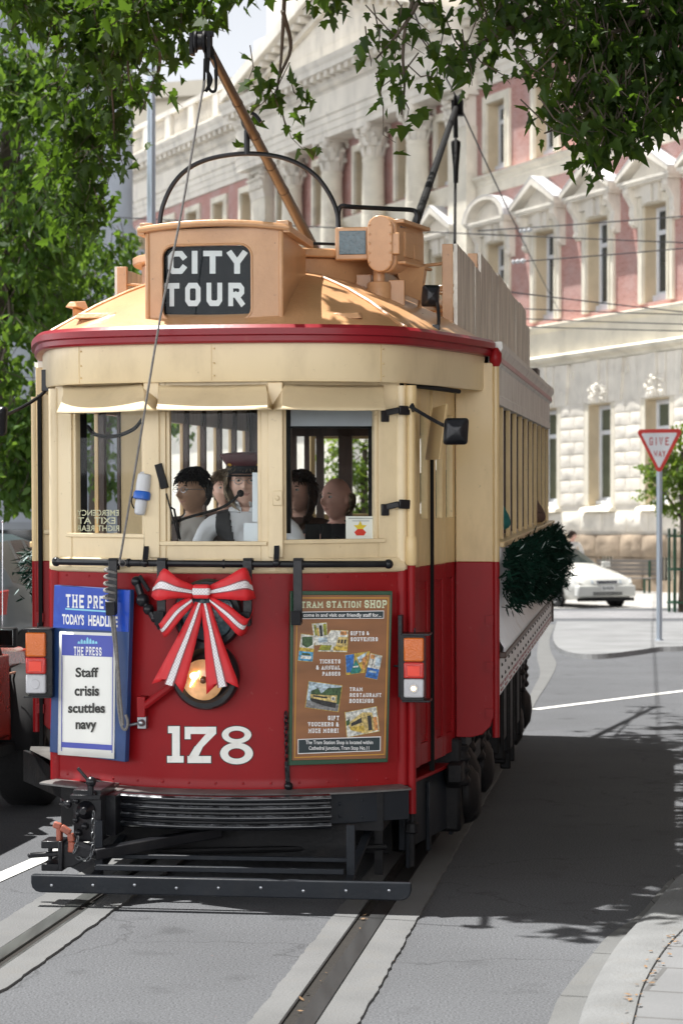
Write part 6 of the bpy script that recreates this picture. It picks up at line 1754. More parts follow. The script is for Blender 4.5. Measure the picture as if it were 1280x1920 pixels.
rows_([('GIFTS &', 640, 835, 458, 500), ('SOUVENIRS', 640, 925, 516, 566), ('TICKETS', 325, 542, 745, 792), ('& ANNUAL', 287, 540, 808, 856), ('PASSES', 350, 540, 870, 918), ('TRAM', 632, 770, 1030, 1076), ('RESTAURANT', 630, 960, 1090, 1138), ('BOOKINGS', 627, 882, 1150, 1200), ('GIFT', 410, 527, 1328, 1374), ('VOUCHERS &', 202, 524, 1392, 1442), ('MUCH MORE!', 207, 522, 1455, 1506)], 0)
put_text(m, 'The Tram Station Shop is located within', (180, 872, 1632, 1582), fz(o_), 3, bold=.015); put_text(m, 'Cathedral Junction, Tram Stop No.11', (213, 832, 1690, 1640), fz(o_), 3, bold=.015)
m.build('poster_lettering', [M['gold'], M['slate'], M['palegreen'], M['white']], ps, smooth=False)
# the little pictures on the poster
PC = {n_: mat('print_' + n_, c_, .45, var=.6, vscale=75) for n_, c_ in dict(sky=(.42, .52, .58), leaf=(.05, .10, .04), cream=(.55, .42, .16), dark=(.03, .03, .03), road=(.2, .2, .2), blue=(.03, .14, .42), teal=(.02, .18, .15), orange=(.55, .25, .08), pale=(.6, .6, .55), gold=(.5, .35, .06), olive=(.25, .26, .03), lake=(.08, .3, .5)).items()}
PN = list(PC)
def pic(name, frame_pts, shapes):
    global m
    m = MB()
    cx = sum(p[0] for p in frame_pts) / 4; cy = sum(p[1] for p in frame_pts) / 4
    zl([(cx + (x - cx) * 1.04, cy + (y - cy) * 1.04) for x, y in frame_pts], k0, PN.index('gold'))
    a_, b_, c_, d_ = [Vector(p) for p in frame_pts]
    def q(u, w): return tuple((a_.lerp(b_, u)).lerp(d_.lerp(c_, u), w))
    for i, (mt, pts) in enumerate(shapes): zl([q(u, w) for u, w in pts], k0 + .0004 + i * .0002, PN.index(mt))
    m.build(name, [PC[n_] for n_ in PN], ps, smooth=False)
R_ = lambda a, b, c, d: [(a, b), (c, b), (c, d), (a, d)]
pic('picture', [(215, 975), (552, 1020), (512, 1285), (180, 1240)], [('sky', R_(0, 0, 1, 1)), ('leaf', [(.1, .35), (.3, .2), (.42, .4), (.6, .15), (.85, .1), (1, .05), (1, .85), (.1, .7)]), ('road', R_(0, .72, 1, 1)), ('cream', [(.08, .48), (.72, .42), (.9, .38), (.92, .72), (.7, .72), (.12, .62)]), ('dark', [(.12, .62), (.92, .68), (.9, .88), (.6, .86), (.14, .74)]), ('dark', R_(.18, .5, .62, .56)), ('pale', R_(.74, .46, .86, .60)), ('dark', R_(.78, .48, .82, .58))])
pic('picture', [(588, 1295), (905, 1235), (935, 1485), (608, 1548)], [('pale', R_(0, 0, 1, 1)), ('cream', [(.05, .45), (.55, .12), (.85, .2), (.92, .95), (.55, 1), (.12, .75)]), ('dark', [(.15, .48), (.5, .32), (.5, .52), (.15, .6)]), ('gold', [(.1, .62), (.55, .66), (.55, .92), (.12, .74)]), ('dark', R_(.68, .3, .8, .9)), ('orange', R_(.86, .4, .98, .95)), ('leaf', [(0, .35), (.12, .28), (.12, .5), (0, .55)])])
pic('picture', [(135, 487), (278, 505), (250, 770), (103, 758)], [('pale', R_(0, 0, 1, .5)), ('leaf', [(.1, .1), (.8, .05), (.9, .35), (.5, .5), (.15, .4)]), ('gold', R_(0, .5, 1, .64)), ('lake', R_(0, .64, 1, 1)), ('pale', R_(.15, .8, .9, .92)), ('leaf', R_(.2, .7, .8, .78))])
pic('picture', [(245, 382), (395, 370), (412, 590), (278, 602)], [('pale', R_(0, 0, 1, 1)), ('olive', R_(.1, .05, .26, .55)), ('dark', R_(.46, .1, .66, .62)), ('olive', R_(.74, .05, .97, .58)), ('gold', R_(.28, .2, .42, .6)), ('sky', R_(.3, .68, .95, .9))])
pic('picture', [(440, 448), (615, 455), (605, 672), (306, 665)], [('pale', R_(0, 0, 1, 1)), ('cream', R_(.55, .3, 1, .75)), ('dark', R_(.6, .42, .66, .6)), ('dark', R_(.72, .42, .8, .6)), ('dark', R_(.86, .42, .94, .6)), ('orange', R_(.6, .02, .95, .2)), ('olive', R_(0, .7, .4, .95)), ('gold', R_(.5, .75, 1, .95))])
pic('picture', [(590, 705), (835, 668), (790, 880), (600, 905)], [('blue', R_(0, 0, .36, .9)), ('teal', [(.2, .9), (.45, .3), (.78, .85), (.7, 1), (.25, 1)]), ('sky', [(.5, .2), (.9, 0), (.8, .4), (.6, .5)]), ('orange', [(.72, .3), (1, .1), (.95, .8), (.85, .9)]), ('pale', R_(.34, .62, .6, .7))])
pic('picture', [(848, 688), (967, 712), (915, 955), (792, 930)], [('pale', R_(0, 0, 1, .58)), ('orange', R_(.05, .02, .4, .2)), ('sky', R_(.55, .1, 1, .45)), ('dark', R_(.3, .2, .36, .58)), ('blue', R_(0, .58, 1, 1)), ('sky', R_(.2, .68, .8, .76))])

# Christmas bow
BW = thing('christmas_bow', 'large red ribbon bow with silver check trim tied to the tram front rail', 'bow')
BW.matrix_world = TM
M['silver'] = mat('silver_gingham_ribbon', (.60, .56, .56), .35, var=.05, metal=.2)
m_, t_, b_ = newmat('silver_check_ribbon'); tc = t_.nodes.new('ShaderNodeTexCoord'); ck = t_.nodes.new('ShaderNodeTexChecker'); ck.inputs['Scale'].default_value = 130
ck.inputs['Color1'].default_value = (.78, .76, .76, 1); ck.inputs['Color2'].default_value = (.60, .55, .56, 1); t_.links.new(tc.outputs['Object'], ck.inputs['Vector']); t_.links.new(ck.outputs['Color'], b_.inputs['Base Color']); b_.inputs['Roughness'].default_value = .4
M['check'] = m_
M['trim'] = mat('dusky_trim', (.28, .07, .08), .6)
def crease(p): return p + Vector((0, .007 * mnoise.noise(Vector((p.x * 26, p.z * 16, 3))) + .003 * mnoise.noise(Vector((p.x * 70, p.z * 50, 7))), 0))
def ribbon(name, La, Lb, offs, trim=True, tip=None):
    """La, Lb: two edges in photo pixels; offs: distance in front of the dash along the strip"""
    k = 6; A_ = []; B2 = []
    def curve(L):
        P = []
        for (x, y), o in zip(L, offs): P.append(ddec(o)(x, y))
        return smoothpath(P, k)
    A_, B2 = curve(La), curve(Lb)
    m = MB(); n = 6; rows = []
    for a_, b_ in zip(A_, B2): rows.append([crease(a_.lerp(b_, i / n) + Vector((0, -.008 * sin(pi * i / n), 0))) for i in range(n + 1)])
    if name == 'tail':
        dl_ = (A_[-1] - A_[-3]).normalized()
        rows[-1] = [p - dl_ * .055 * (1 - abs(2 * i / n - 1)) + dl_ * .02 for i, p in enumerate(rows[-1])]
    m.grid(rows); o = m.build(name, M['ribbon'], BW, solid=.0012, ang=80)
    if trim:
        for c0, c1, off, mt, nme in ((.36, .66, .004, 'trim', 'ribbon_edge'), (.405, .615, .006, 'check', 'silver_ribbon')):
            m = MB(); m.grid([[crease(a_.lerp(b_, t_) + Vector((0, -.008 * sin(pi * t_) - off, 0))) for t_ in (c0, (c0 + c1) / 2, c1)] for a_, b_ in zip(A_, B2)]); m.build(nme, M[mt], o, ang=80)
    return o
ribbon('loop', [(366, 1098), (335, 1085), (308, 1066), (292, 1090)], [(364, 1122), (325, 1122), (296, 1126), (284, 1118)], [.15, .2, .2, .14])
ribbon('loop', [(392, 1098), (425, 1082), (458, 1064), (470, 1082)], [(394, 1122), (430, 1124), (462, 1126), (480, 1122)], [.15, .2, .2, .14])
ribbon('loop', [(358, 1116), (325, 1136), (300, 1168), (296, 1166)], [(364, 1134), (340, 1160), (316, 1190), (308, 1196)], [.155, .19, .19, .12])
ribbon('loop', [(392, 1116), (430, 1136), (464, 1160), (476, 1140)], [(396, 1134), (425, 1168), (448, 1192), (462, 1188)], [.155, .19, .19, .12])
ribbon('tail', [(366, 1128), (340, 1180), (312, 1232), (288, 1276)], [(384, 1132), (372, 1185), (360, 1235), (346, 1292)], [.15, .165, .175, .19])
ribbon('tail', [(376, 1132), (382, 1185), (385, 1240), (387, 1294)], [(394, 1130), (410, 1180), (428, 1230), (448, 1282)], [.155, .165, .175, .19])
m = MB(); p = ddec(.17)(378, 1109); m.obox(p, (.040, 0, 0), (0, .022, 0), (0, 0, .034)); kn = m.build('knot', M['ribbon'], BW, bevel=.012, seg=3)
m = MB(); m.obox(p + Vector((0, -.001, 0)), (.042, 0, 0), (0, .024, 0), (0, 0, .019)); m.build('silver_ribbon', M['check'], kn, bevel=.01, seg=3)

# dark green tinsel garlands along the saloon sides
M['needle'] = mat('dark_green_tinsel', (.004, .024, .015), .7, var=.5, vscale=9, spec=.12)
M['needle_tip'] = mat('frosted_tips', (.42, .52, .50), .5)
for sx, label in ((1, 'thick dark green fir garland along the near side of the tram below the windows'), (-1, 'fir garland with frosted tips peeping out along the far left side of the tram')):
    GA = thing('fir_garland', label, 'garland'); GA.matrix_world = TM
    m = MB(); rg = random.Random(77 + sx); NN = 15000 if sx > 0 else 3500
    v0, v1 = SB + .10, SR + .10
    for i in range(NN):
        t = rg.random() ** (1.15); v = v0 + (v1 - v0) * t + rg.gauss(0, .10)
        sw = .5 + .5 * sin(v * 4.2)                      # swags
        lo = 1.40 - .28 * t - .05 * sw + .05 * sin(v * 13) + .03 * sin(v * 31); hi = 1.62 + .02 * sin(v * 17)
        w = lo + (hi - lo) * rg.random()
        e = min(w - lo, hi - w) / (hi - lo) * 2
        bulge = (.05 + (.10 + .05 * t * t) * (e ** .5) * (.62 + .38 * sin(v * 9 + w * 12)))
        c = Vector((sx * (SW + .02 + bulge * rg.random() ** .35), v, w))
        d = Vector((sx * rg.uniform(.1, 1), rg.uniform(-1, 1), rg.uniform(-1, .7))).normalized(); L = rg.uniform(.03, .075)
        sd = d.orthogonal().normalized() * rg.uniform(.0025, .0055); a = rg.random() * 3; sd = Matrix.Rotation(a, 3, d) @ sd
        tip = 1 if (rg.random() < (.012 if sx > 0 else .25)) else 0
        m.add([c - sd, c + sd, c + d * L * .6 + sd, c + d * L, c + d * L * .6 - sd], [(0, 1, 2, 3, 4)], tip)
    m.build('needles', [M['needle'], M['needle_tip']], GA, smooth=False)
    m = MB(); pts = [(sx * (SW + .06), v0 + (v1 - v0) * k / 40, 1.54 - .12 * (k / 40)) for k in range(41)]; m.tube(pts, .02, 6); m.build('wire_core', M['needle'], GA)
# ------------------------------------------------------------------ trees
LEAF_LOBED = [(0, 0), (.16, -.05), (.44, .06), (.30, .22), (.60, .48), (.29, .47), (.24, .62), (0, 1.0)]
LEAF_SIMPLE = [(0, 0), (.30, .22), (.34, .5), (0, 1.0)]
def leaf_mesh(name, pos, tips, nrms, sizes, tmpl, material, parent):
    pos = np.asarray(pos); tips = np.asarray(tips); nrms = np.asarray(nrms); sizes = np.asarray(sizes)[:, None]
    tips = tips / np.linalg.norm(tips, axis=1, keepdims=True)
    side = np.cross(tips, nrms); side /= (np.linalg.norm(side, axis=1, keepdims=True) + 1e-9)
    nr = np.cross(side, tips)
    rl = np.random.RandomState(len(pos)); side = side * rl.uniform(.62, 1.12, (len(pos), 1)); nr = nr * rl.uniform(-.5, 3.2, (len(pos), 1)); tips = tips * rl.uniform(.8, 1.15, (len(pos), 1))
    n = len(tmpl)
    loc = []
    for sgn in (1, -1):
        for x, y in tmpl:
            if sgn == -1 and x == 0: continue
            loc.append((sgn * x, y, .22 * abs(x) - .25 * y * y))
    loc = np.array(loc); k = len(loc)
    allv = pos[:, None, :] + sizes[:, None, :] * (loc[None, :, 0:1] * side[:, None, :] + (loc[None, :, 1:2] - .15) * tips[:, None, :] + loc[None, :, 2:3] * nr[:, None, :])
    allv = allv.reshape(-1, 3)
    right = list(range(n)); left = [0] + list(range(n, n + n - 2)) + [n - 1]; left = left[::-1]
    N = len(pos)
    base = (np.arange(N) * k)[:, None]
    fr = np.concatenate([base + np.array(right), base + np.array(left)], axis=1).reshape(-1)
    me = bpy.data.meshes.new(name)
    me.vertices.add(len(allv)); me.vertices.foreach_set('co', allv.astype(np.float32).ravel())
    me.loops.add(len(fr)); me.loops.foreach_set('vertex_index', fr.astype(np.int32))
    me.polygons.add(2 * N); me.polygons.foreach_set('loop_start', (np.arange(2 * N) * n).astype(np.int32))
    try: me.polygons.foreach_set('loop_total', np.full(2 * N, n, dtype=np.int32))
    except Exception: pass
    me.update(calc_edges=True); me.validate()
    me.materials.append(material)
    o = bpy.data.objects.new(name, me); COL.objects.link(o)
    if parent: o.parent = parent
    return o

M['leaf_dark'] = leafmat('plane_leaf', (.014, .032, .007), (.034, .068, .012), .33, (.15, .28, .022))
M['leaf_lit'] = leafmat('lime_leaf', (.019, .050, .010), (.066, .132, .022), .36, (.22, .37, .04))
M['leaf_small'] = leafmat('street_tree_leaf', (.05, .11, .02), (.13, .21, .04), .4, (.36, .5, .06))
M['bark'] = mat('grey_brown_bark', (.075, .058, .042), .85, var=.35, vscale=6, bump=.9, bscale=25, stretch=(1, 1, .3))

def crown(blobs, seed, droop=.7, twig_r=.006, clump=14, spread=.22, size=.12):
    """leaves on drooping twigs spread through a set of blobs (x, y, z, radius, leaves)"""
    rg = np.random.RandomState(seed); P = []; T = []; Nn = []; S = []; tw = MB()
    for bx, by, bz, r, n in blobs:
        c = np.array((bx, by, bz)); k = max(1, int(n / clump))
        for _ in range(k):
            d = rg.normal(size=3); d /= np.linalg.norm(d); s = c + d * r * rg.uniform(.25, 1) ** .5 * np.array((1, 1, .85)) + np.array((0, 0, droop * spread * .9))
            out = d * .5 + rg.normal(size=3) * .45; out[2] = -abs(out[2]) * .5 - droop * rg.uniform(.2, 1.1)
            L = spread * rg.uniform(.8, 2.0)
            out /= np.linalg.norm(out)
            e = s + out * L
            if twig_r: tw.tube([tuple(s - out * L * .6 + np.array((0, 0, .05))), tuple(s), tuple(s + out * L * .5 + rg.normal(size=3) * .02), tuple(e)], [twig_r, twig_r, twig_r * .7, twig_r * .35], 4, caps=False)
            m = rg.randint(int(clump * .6), int(clump * 1.4) + 1)
            for q in range(m):
                t = rg.uniform(-.3, 1.05); p = s + out * L * t + rg.normal(size=3) * spread * .33
                tip = out * .5 + rg.normal(size=3) * .55; tip[2] -= .55 * droop
                nn = np.array((d[0] * .5, d[1] * .5, .9)) + rg.normal(size=3) * .5
                P.append(p); T.append(tip); Nn.append(nn); S.append(size * rg.uniform(.6, 1.25))
    return P, T, Nn, S, tw

def make_tree(name, label, cat, blobs, trunk, limbs, material, seed, tmpl, size, clump=14, spread=.22, twig=.006, droop=.7, group=None, loc=None):
    base = trunk[0]
    t = thing(name, label, cat, base, group=group)
    o = Vector(base)
    P, T, Nn, S, tw = crown([(b[0] - o.x, b[1] - o.y, b[2] - o.z, b[3], b[4]) for b in blobs], seed, droop, twig, clump, spread, size)
    leaf_mesh('crown', P, T, Nn, S, tmpl, material, t)
    m = MB(); pts = smoothpath([Vector(p) - o for p in trunk], 5); r0 = trunk_r = .03 + .022 * (pts[-1].z)
    m.tube(pts, [r0 * (1.25 - .75 * i / (len(pts) - 1)) for i in range(len(pts))], 12)
    m.build('trunk', M['bark'], t)
    b = MB()
    for li, lb in enumerate(limbs):
        q = smoothpath([Vector(p) - o for p in lb], 5); rl = r0 * .5 if li == 0 else .010; b.tube(q, [rl * (1 - i / (len(q) - 1)) ** (2.2 if li == 0 else 1.0) + .005 for i in range(len(q))], 8)
    b.v += [] ; base_i = len(b.v); b.v.extend(tw.v); b.f.extend([tuple(i + base_i for i in f) for f in tw.f]); b.m.extend(tw.m)
    b.build('branches', M['bark'], t)
    return t

def B(px, py, rpx, Y, n):
    p = W(px, py, Y); return (p.x, p.y, p.z, rpx * Y / FPX, n)

# the plane tree whose branches hang over the tram from the left
bl = [B(30, 10, 60, 15, 137), B(90, 25, 55, 15.5, 150), B(150, 35, 60, 16, 175), B(215, 30, 60, 15.5, 175), B(280, 20, 60, 15, 150), B(340, 5, 50, 15.2, 125), B(390, -20, 40, 14.8, 87), B(430, -55, 40, 14.5, 87), B(465, -60, 34, 14.2, 50),
      B(170, 95, 50, 16, 125), B(230, 100, 55, 16, 137), B(275, 70, 36, 15.5, 62), B(325, 35, 32, 15, 42), B(372, 25, 24, 15, 25), B(335, 95, 14, 15, 8), B(385, 70, 12, 15, 7),
      B(150, 170, 50, 18, 137), B(205, 180, 50, 18, 137), B(235, 165, 24, 17, 30), B(130, 240, 45, 18.5, 125), B(185, 250, 50, 18.5, 150), B(222, 250, 24, 18, 37), B(255, 205, 16, 17.5, 12), B(280, 130, 18, 16.5, 15), B(290, 185, 10, 16, 6),
      B(120, 320, 45, 19, 112), B(170, 330, 45, 19, 125), B(205, 310, 25, 18.5, 37), B(150, 395, 40, 19.5, 100), B(115, 400, 35, 19.5, 75), B(185, 390, 22, 19, 32), B(140, 450, 30, 20, 50),
      B(570, -60, 34, 13.5, 40), B(610, -35, 30, 13.2, 46), B(650, -45, 26, 13, 34), B(600, -10, 24, 13.3, 24), B(640, -15, 16, 13.2, 10),
      B(500, 200, 20, 14.5, 12), B(525, 205, 16, 14.5, 10), B(474, 158, 12, 14.5, 5), B(545, 200, 10, 14.5, 5), B(530, 245, 10, 14.5, 4),
      B(430, -260, 120, 15.5, 160), B(200, -150, 150, 16.5, 260), B(0, -120, 140, 16.5, 220), B(-150, 60, 140, 17, 240), B(-100, -250, 200, 17.5, 200), B(-150, 260, 110, 18.5, 150), B(600, -260, 110, 14, 130)]
tl = make_tree('plane_tree', 'shaded plane tree whose dark lobed leaves hang into the top left', 'tree', bl, [(-5.2, 18.5, 0), (-5.0, 18.3, 2.5), (-4.4, 17.8, 5.0), (-3.6, 17.0, 7.0)],
               [[(-4.6, 18, 4.4), (-3.6, 17.6, 6.6), W(150, -60, 17.5), W(190, 40, 17.6)], [(-4.2, 17.6, 5.4), W(100, -60, 16.5), W(300, -50, 15.5), W(450, -60, 14.8), W(600, -50, 13.6)], [W(300, -50, 15.5), W(320, 30, 15.4), W(340, 90, 15.2)], [W(150, -60, 16), W(190, 60, 16.2), W(210, 180, 17.6), W(215, 260, 18)],
                [W(535, -40, 14.2), W(530, 60, 14.4), W(525, 130, 14.5), W(515, 190, 14.5)], [W(530, 20, 14.3), W(545, 90, 14.5), W(520, 160, 14.5), W(535, 235, 14.5)], [W(240, 0, 16), W(245, 60, 16.2), W(240, 130, 16.5), W(248, 170, 17)], [W(290, 60, 15.5), W(300, 120, 16), W(280, 170, 16.4), W(265, 210, 17)]],
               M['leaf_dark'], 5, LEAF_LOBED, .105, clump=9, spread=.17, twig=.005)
# the plane tree on the right pavement
br = [B(930, 20, 45, 13, 72), B(985, 40, 50, 13, 96), B(1045, 40, 55, 13.2, 112), B(1110, 40, 55, 13.5, 182), B(1170, 45, 55, 13.5, 182), B(1230, 50, 60, 13.5, 195), B(1290, 60, 60, 13.5, 195),
      B(1060, 110, 50, 13, 96), B(1115, 130, 50, 13.2, 169), B(1170, 130, 50, 13.3, 169), B(1230, 140, 55, 13.3, 169), B(1290, 150, 50, 13.3, 143), B(1090, 200, 42, 12.8, 130), B(1140, 210, 45, 13, 143), B(1195, 205, 40, 13, 117), B(1245, 210, 30, 13.2, 65), B(1120, 270, 30, 12.6, 71), B(1170, 265, 28, 12.8, 59), B(1210, 250, 22, 12.8, 33), B(1120, 312, 16, 12.5, 23), B(1060, 255, 20, 12.4, 28), B(1030, 250, 14, 12.3, 15), B(1008, 255, 12, 12.3, 10),
      B(1020, 160, 16, 12.4, 10), B(995, 150, 12, 12.3, 7), B(1040, 185, 12, 12.4, 7), B(905, 75, 30, 12.8, 24), B(950, 85, 30, 13, 27), B(890, 110, 20, 12.6, 12), B(855, 115, 16, 12.5, 13), B(830, 128, 14, 12.4, 10), B(812, 125, 13, 12.4, 7), B(870, 135, 10, 12.5, 6), B(895, 138, 10, 12.5, 5),
      B(735, 75, 20, 12.2, 12), B(712, 95, 16, 12.1, 9), B(760, 60, 16, 12.2, 9), B(690, 120, 10, 12, 5), B(760, 170, 10, 12.2, 5), B(785, 170, 11, 12.2, 4), B(755, 215, 14, 12.2, 8), B(725, 225, 12, 12.2, 5), B(745, 95, 14, 12.2, 8), B(790, 40, 12, 12.2, 5), B(808, 8, 9, 12.2, 4), B(865, 4, 8, 12.3, 3),
      (-.2, 13.2, 6.4, .8, 270), (.7, 13.4, 6.3, .9, 360), (1.5, 13.6, 6.4, 1.0, 450), (1.2, 16, 8.2, 1.2, 390), (.2, 18, 8.4, 1.2, 390), (2.2, 17.5, 8.6, 1.2, 390), (3.4, 16, 8.2, 1.3, 330), (3.6, 19.5, 8.6, 1.3, 330), (1.0, 22.8, 9, 1.3, 360), (2.4, 23, 9, 1.3, 360), (.2, 15, 6.9, 1.0, 360), (1.2, 15, 6.9, 1.1, 390), (.0, 17, 7.3, 1.0, 330), (1.0, 17, 7.4, 1.1, 390), (2.0, 16, 7.2, 1.1, 360), (.2, 19, 7.9, 1.1, 330), (1.3, 19.2, 8.0, 1.2, 390), (2.2, 18.5, 7.8, 1.2, 330), (.5, 21, 8.4, 1.2, 300), (1.7, 21.2, 8.4, 1.2, 330), (2.6, 13.5, 6.0, 1.0, 270), (3.2, 14.5, 6.5, 1.2, 300), (3.0, 12.6, 5.2, .8, 165), (3.4, 17.5, 7.4, 1.3, 300), (2.4, 14.5, 6.0, .9, 240), (2.6, 20.5, 8.2, 1.3, 270), (.6, 14.2, 5.9, .6, 120)]
make_tree('plane_tree', 'plane tree hanging its lobed leaves into the top right in front of the brick facade', 'tree', br, [(5.2, 15.5, 0), (5.0, 15.3, 2.6), (4.3, 15.0, 5.2), (3.4, 15.0, 7.4)],
          [[(4.6, 15.1, 4.2), W(1300, 40, 13.6), W(1150, 60, 13.4), W(1000, 30, 13)], [W(1200, 60, 13.5), W(1160, 160, 13.2), W(1140, 250, 12.9), W(1120, 310, 12.6)], [W(1130, 190, 13), W(1080, 225, 12.7), W(1020, 250, 12.4)], [W(1000, 30, 13), W(920, 70, 12.9), W(840, 122, 12.5)], [W(900, -60, 12.7), W(800, -40, 12.3), W(765, 30, 12.2), W(755, 100, 12.2), W(758, 160, 12.2), W(752, 215, 12.2)], [W(800, -40, 12.3), W(775, 20, 12.2), W(740, 70, 12.2), W(705, 110, 12.1)], [(4.0, 15, 5.8), (2.4, 15, 6.8), (.8, 15, 6.9), (-.1, 14, 6.5)], [(3.4, 15, 7.2), (2.4, 17.5, 7.8), (1.0, 19.5, 8.1)]],
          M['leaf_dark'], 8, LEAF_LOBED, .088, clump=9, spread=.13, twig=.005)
# added unseen tree beside the viewer; its crown blocks sky and shades the road
nb = [(x, y, z, r, 430) for x, y, z, r in ((-.35, 11.15, 5.7, .45), (.1, 11.6, 5.8, .55), (.5, 11.9, 5.9, .6), (.2, 12.6, 6.1, .6), (-.6, 12.6, 6.2, .7), (-.2, 13.6, 6.5, .8), (-.4, 15, 6.9, .8), (-.1, 16.6, 7.2, .9), (0, 18.2, 7.6, .9), (.1, 19.8, 8, .9), (.7, 12.0, 6.2, .8), (1.6, 12.4, 6.4, .9), (2.4, 12.2, 6.6, .9), (.9, 13.8, 6.6, .9), (1.9, 14.0, 6.8, 1.0), (2.8, 13.6, 7.0, 1.0), (.8, 15.6, 7.0, 1.0), (1.8, 15.8, 7.2, 1.0), (2.8, 15.6, 7.4, 1.0), (1.0, 17.6, 7.5, 1.0), (2.0, 17.8, 7.6, 1.1), (3.0, 17.4, 7.8, 1.1), (1.2, 19.6, 8.0, 1.1), (2.2, 19.8, 8.1, 1.1), (3.2, 19.6, 8.3, 1.1), (1.4, 21.6, 8.5, 1.1), (2.6, 21.6, 8.6, 1.1))] + [(x + RNG.uniform(-.3, .3), y + RNG.uniform(-.3, .3), z + RNG.uniform(-.2, .6), 1.15, 170) for x, y, z in ((1.9, 7.2, 5.2), (2.9, 7.6, 5.0), (3.9, 8.0, 5.2), (2.2, 5.4, 5.0), (3.4, 5.4, 4.9), (4.6, 6.0, 5.4), (2.0, 3.4, 5.2), (3.2, 3.2, 5.0), (4.4, 3.6, 5.4), (2.4, 1.4, 5.4), (3.8, 1.4, 5.4), (3.0, -.6, 5.8), (2.8, 9.4, 5.6), (3.8, 10.2, 5.6), (4.8, 9.0, 5.8), (5.2, 11.5, 6.0), (4.2, 12.2, 6.2), (3.2, 11.4, 5.8), (2.2, 4.4, 6.6), (3.4, 6.6, 6.6), (4.4, 8.6, 7.0), (3.0, 9.6, 7.0), (5.6, 13.6, 6.4), (5.4, 16, 7), (4.6, 18, 7.6), (5.6, 20, 8), (4.0, 22, 8.6))]
make_tree('plane_tree', 'plane tree standing on the right pavement beside the viewer', 'tree', nb, [(4.9, 5.4, 0), (4.8, 5.4, 2.6), (4.3, 5.5, 4.6), (3.6, 5.6, 6.2)], [[(4.6, 5.4, 3.6), (3.0, 4.4, 5.2), (2.4, 2.4, 5.6)], [(4.4, 5.5, 4.2), (4.2, 8.0, 5.6), (3.8, 10.5, 6.0)]], M['leaf_dark'], 55, LEAF_LOBED, .17, clump=10, spread=.24, twig=0)  # added unseen tree, blocks sky and shades the road
# sunlit trees behind on the left
def bright_blobs(seed, px0, px1, py0, py1, Y0, Y1, n, lf, rr=(40, 75)):
    rg = random.Random(seed); out = []
    for _ in range(n):
        out.append(B(rg.uniform(px0, px1), rg.uniform(py0, py1), rg.uniform(*rr), rg.uniform(Y0, Y1), lf))
    return out
b1 = bright_blobs(3, -60, 60, 130, 900, 26, 30, 26, 230) + bright_blobs(4, 60, 140, 300, 700, 26, 31, 14, 230) + [B(70, 150, 45, 27, 170), B(30, 130, 50, 27, 200), B(110, 160, 30, 27, 90), B(90, 210, 40, 27, 150), B(40, 640, 60, 26, 220), B(30, 840, 55, 26, 240), B(50, 900, 40, 26, 160), B(20, 920, 45, 26, 170), B(62, 800, 40, 26, 130)]
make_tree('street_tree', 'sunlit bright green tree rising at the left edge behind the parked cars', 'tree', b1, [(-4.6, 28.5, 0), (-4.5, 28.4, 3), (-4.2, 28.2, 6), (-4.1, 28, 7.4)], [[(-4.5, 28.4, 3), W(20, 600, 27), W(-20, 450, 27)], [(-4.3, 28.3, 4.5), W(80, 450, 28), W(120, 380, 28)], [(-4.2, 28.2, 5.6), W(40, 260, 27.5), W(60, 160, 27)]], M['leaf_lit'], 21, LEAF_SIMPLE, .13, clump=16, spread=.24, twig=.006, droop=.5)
b2 = [B(170, 520, 60, 33, 260), B(130, 600, 70, 33, 300), B(215, 500, 35, 32, 110), B(235, 470, 24, 31.5, 60), B(195, 480, 30, 32, 80), B(180, 600, 70, 33, 260), B(240, 560, 50, 33, 200), B(110, 470, 60, 34, 240), B(90, 700, 80, 33, 280), B(160, 700, 70, 33, 260), B(230, 680, 60, 33, 240), B(150, 820, 70, 33, 240), B(230, 800, 60, 33, 200), B(258, 490, 14, 31.5, 18), B(205, 445, 16, 31.5, 20), B(225, 640, 40, 32, 140), B(60, 560, 80, 34, 260), B(210, 900, 40, 33, 100), B(310, 640, 60, 36, 200), B(320, 780, 60, 36, 200)]
make_tree('street_tree', 'bushy green tree just behind the left end of the tram roof boards', 'tree', b2, [(-3.7, 34, 0), (-3.7, 34, 2), (-3.6, 33.6, 4), (-3.5, 33.4, 5)], [[(-3.7, 34, 2), W(220, 700, 33), W(240, 600, 33)], [(-3.7, 33.8, 3), W(150, 620, 33), W(120, 520, 33)]], M['leaf_lit'], 22, LEAF_SIMPLE, .13, clump=16, spread=.24, twig=.006, droop=.5)
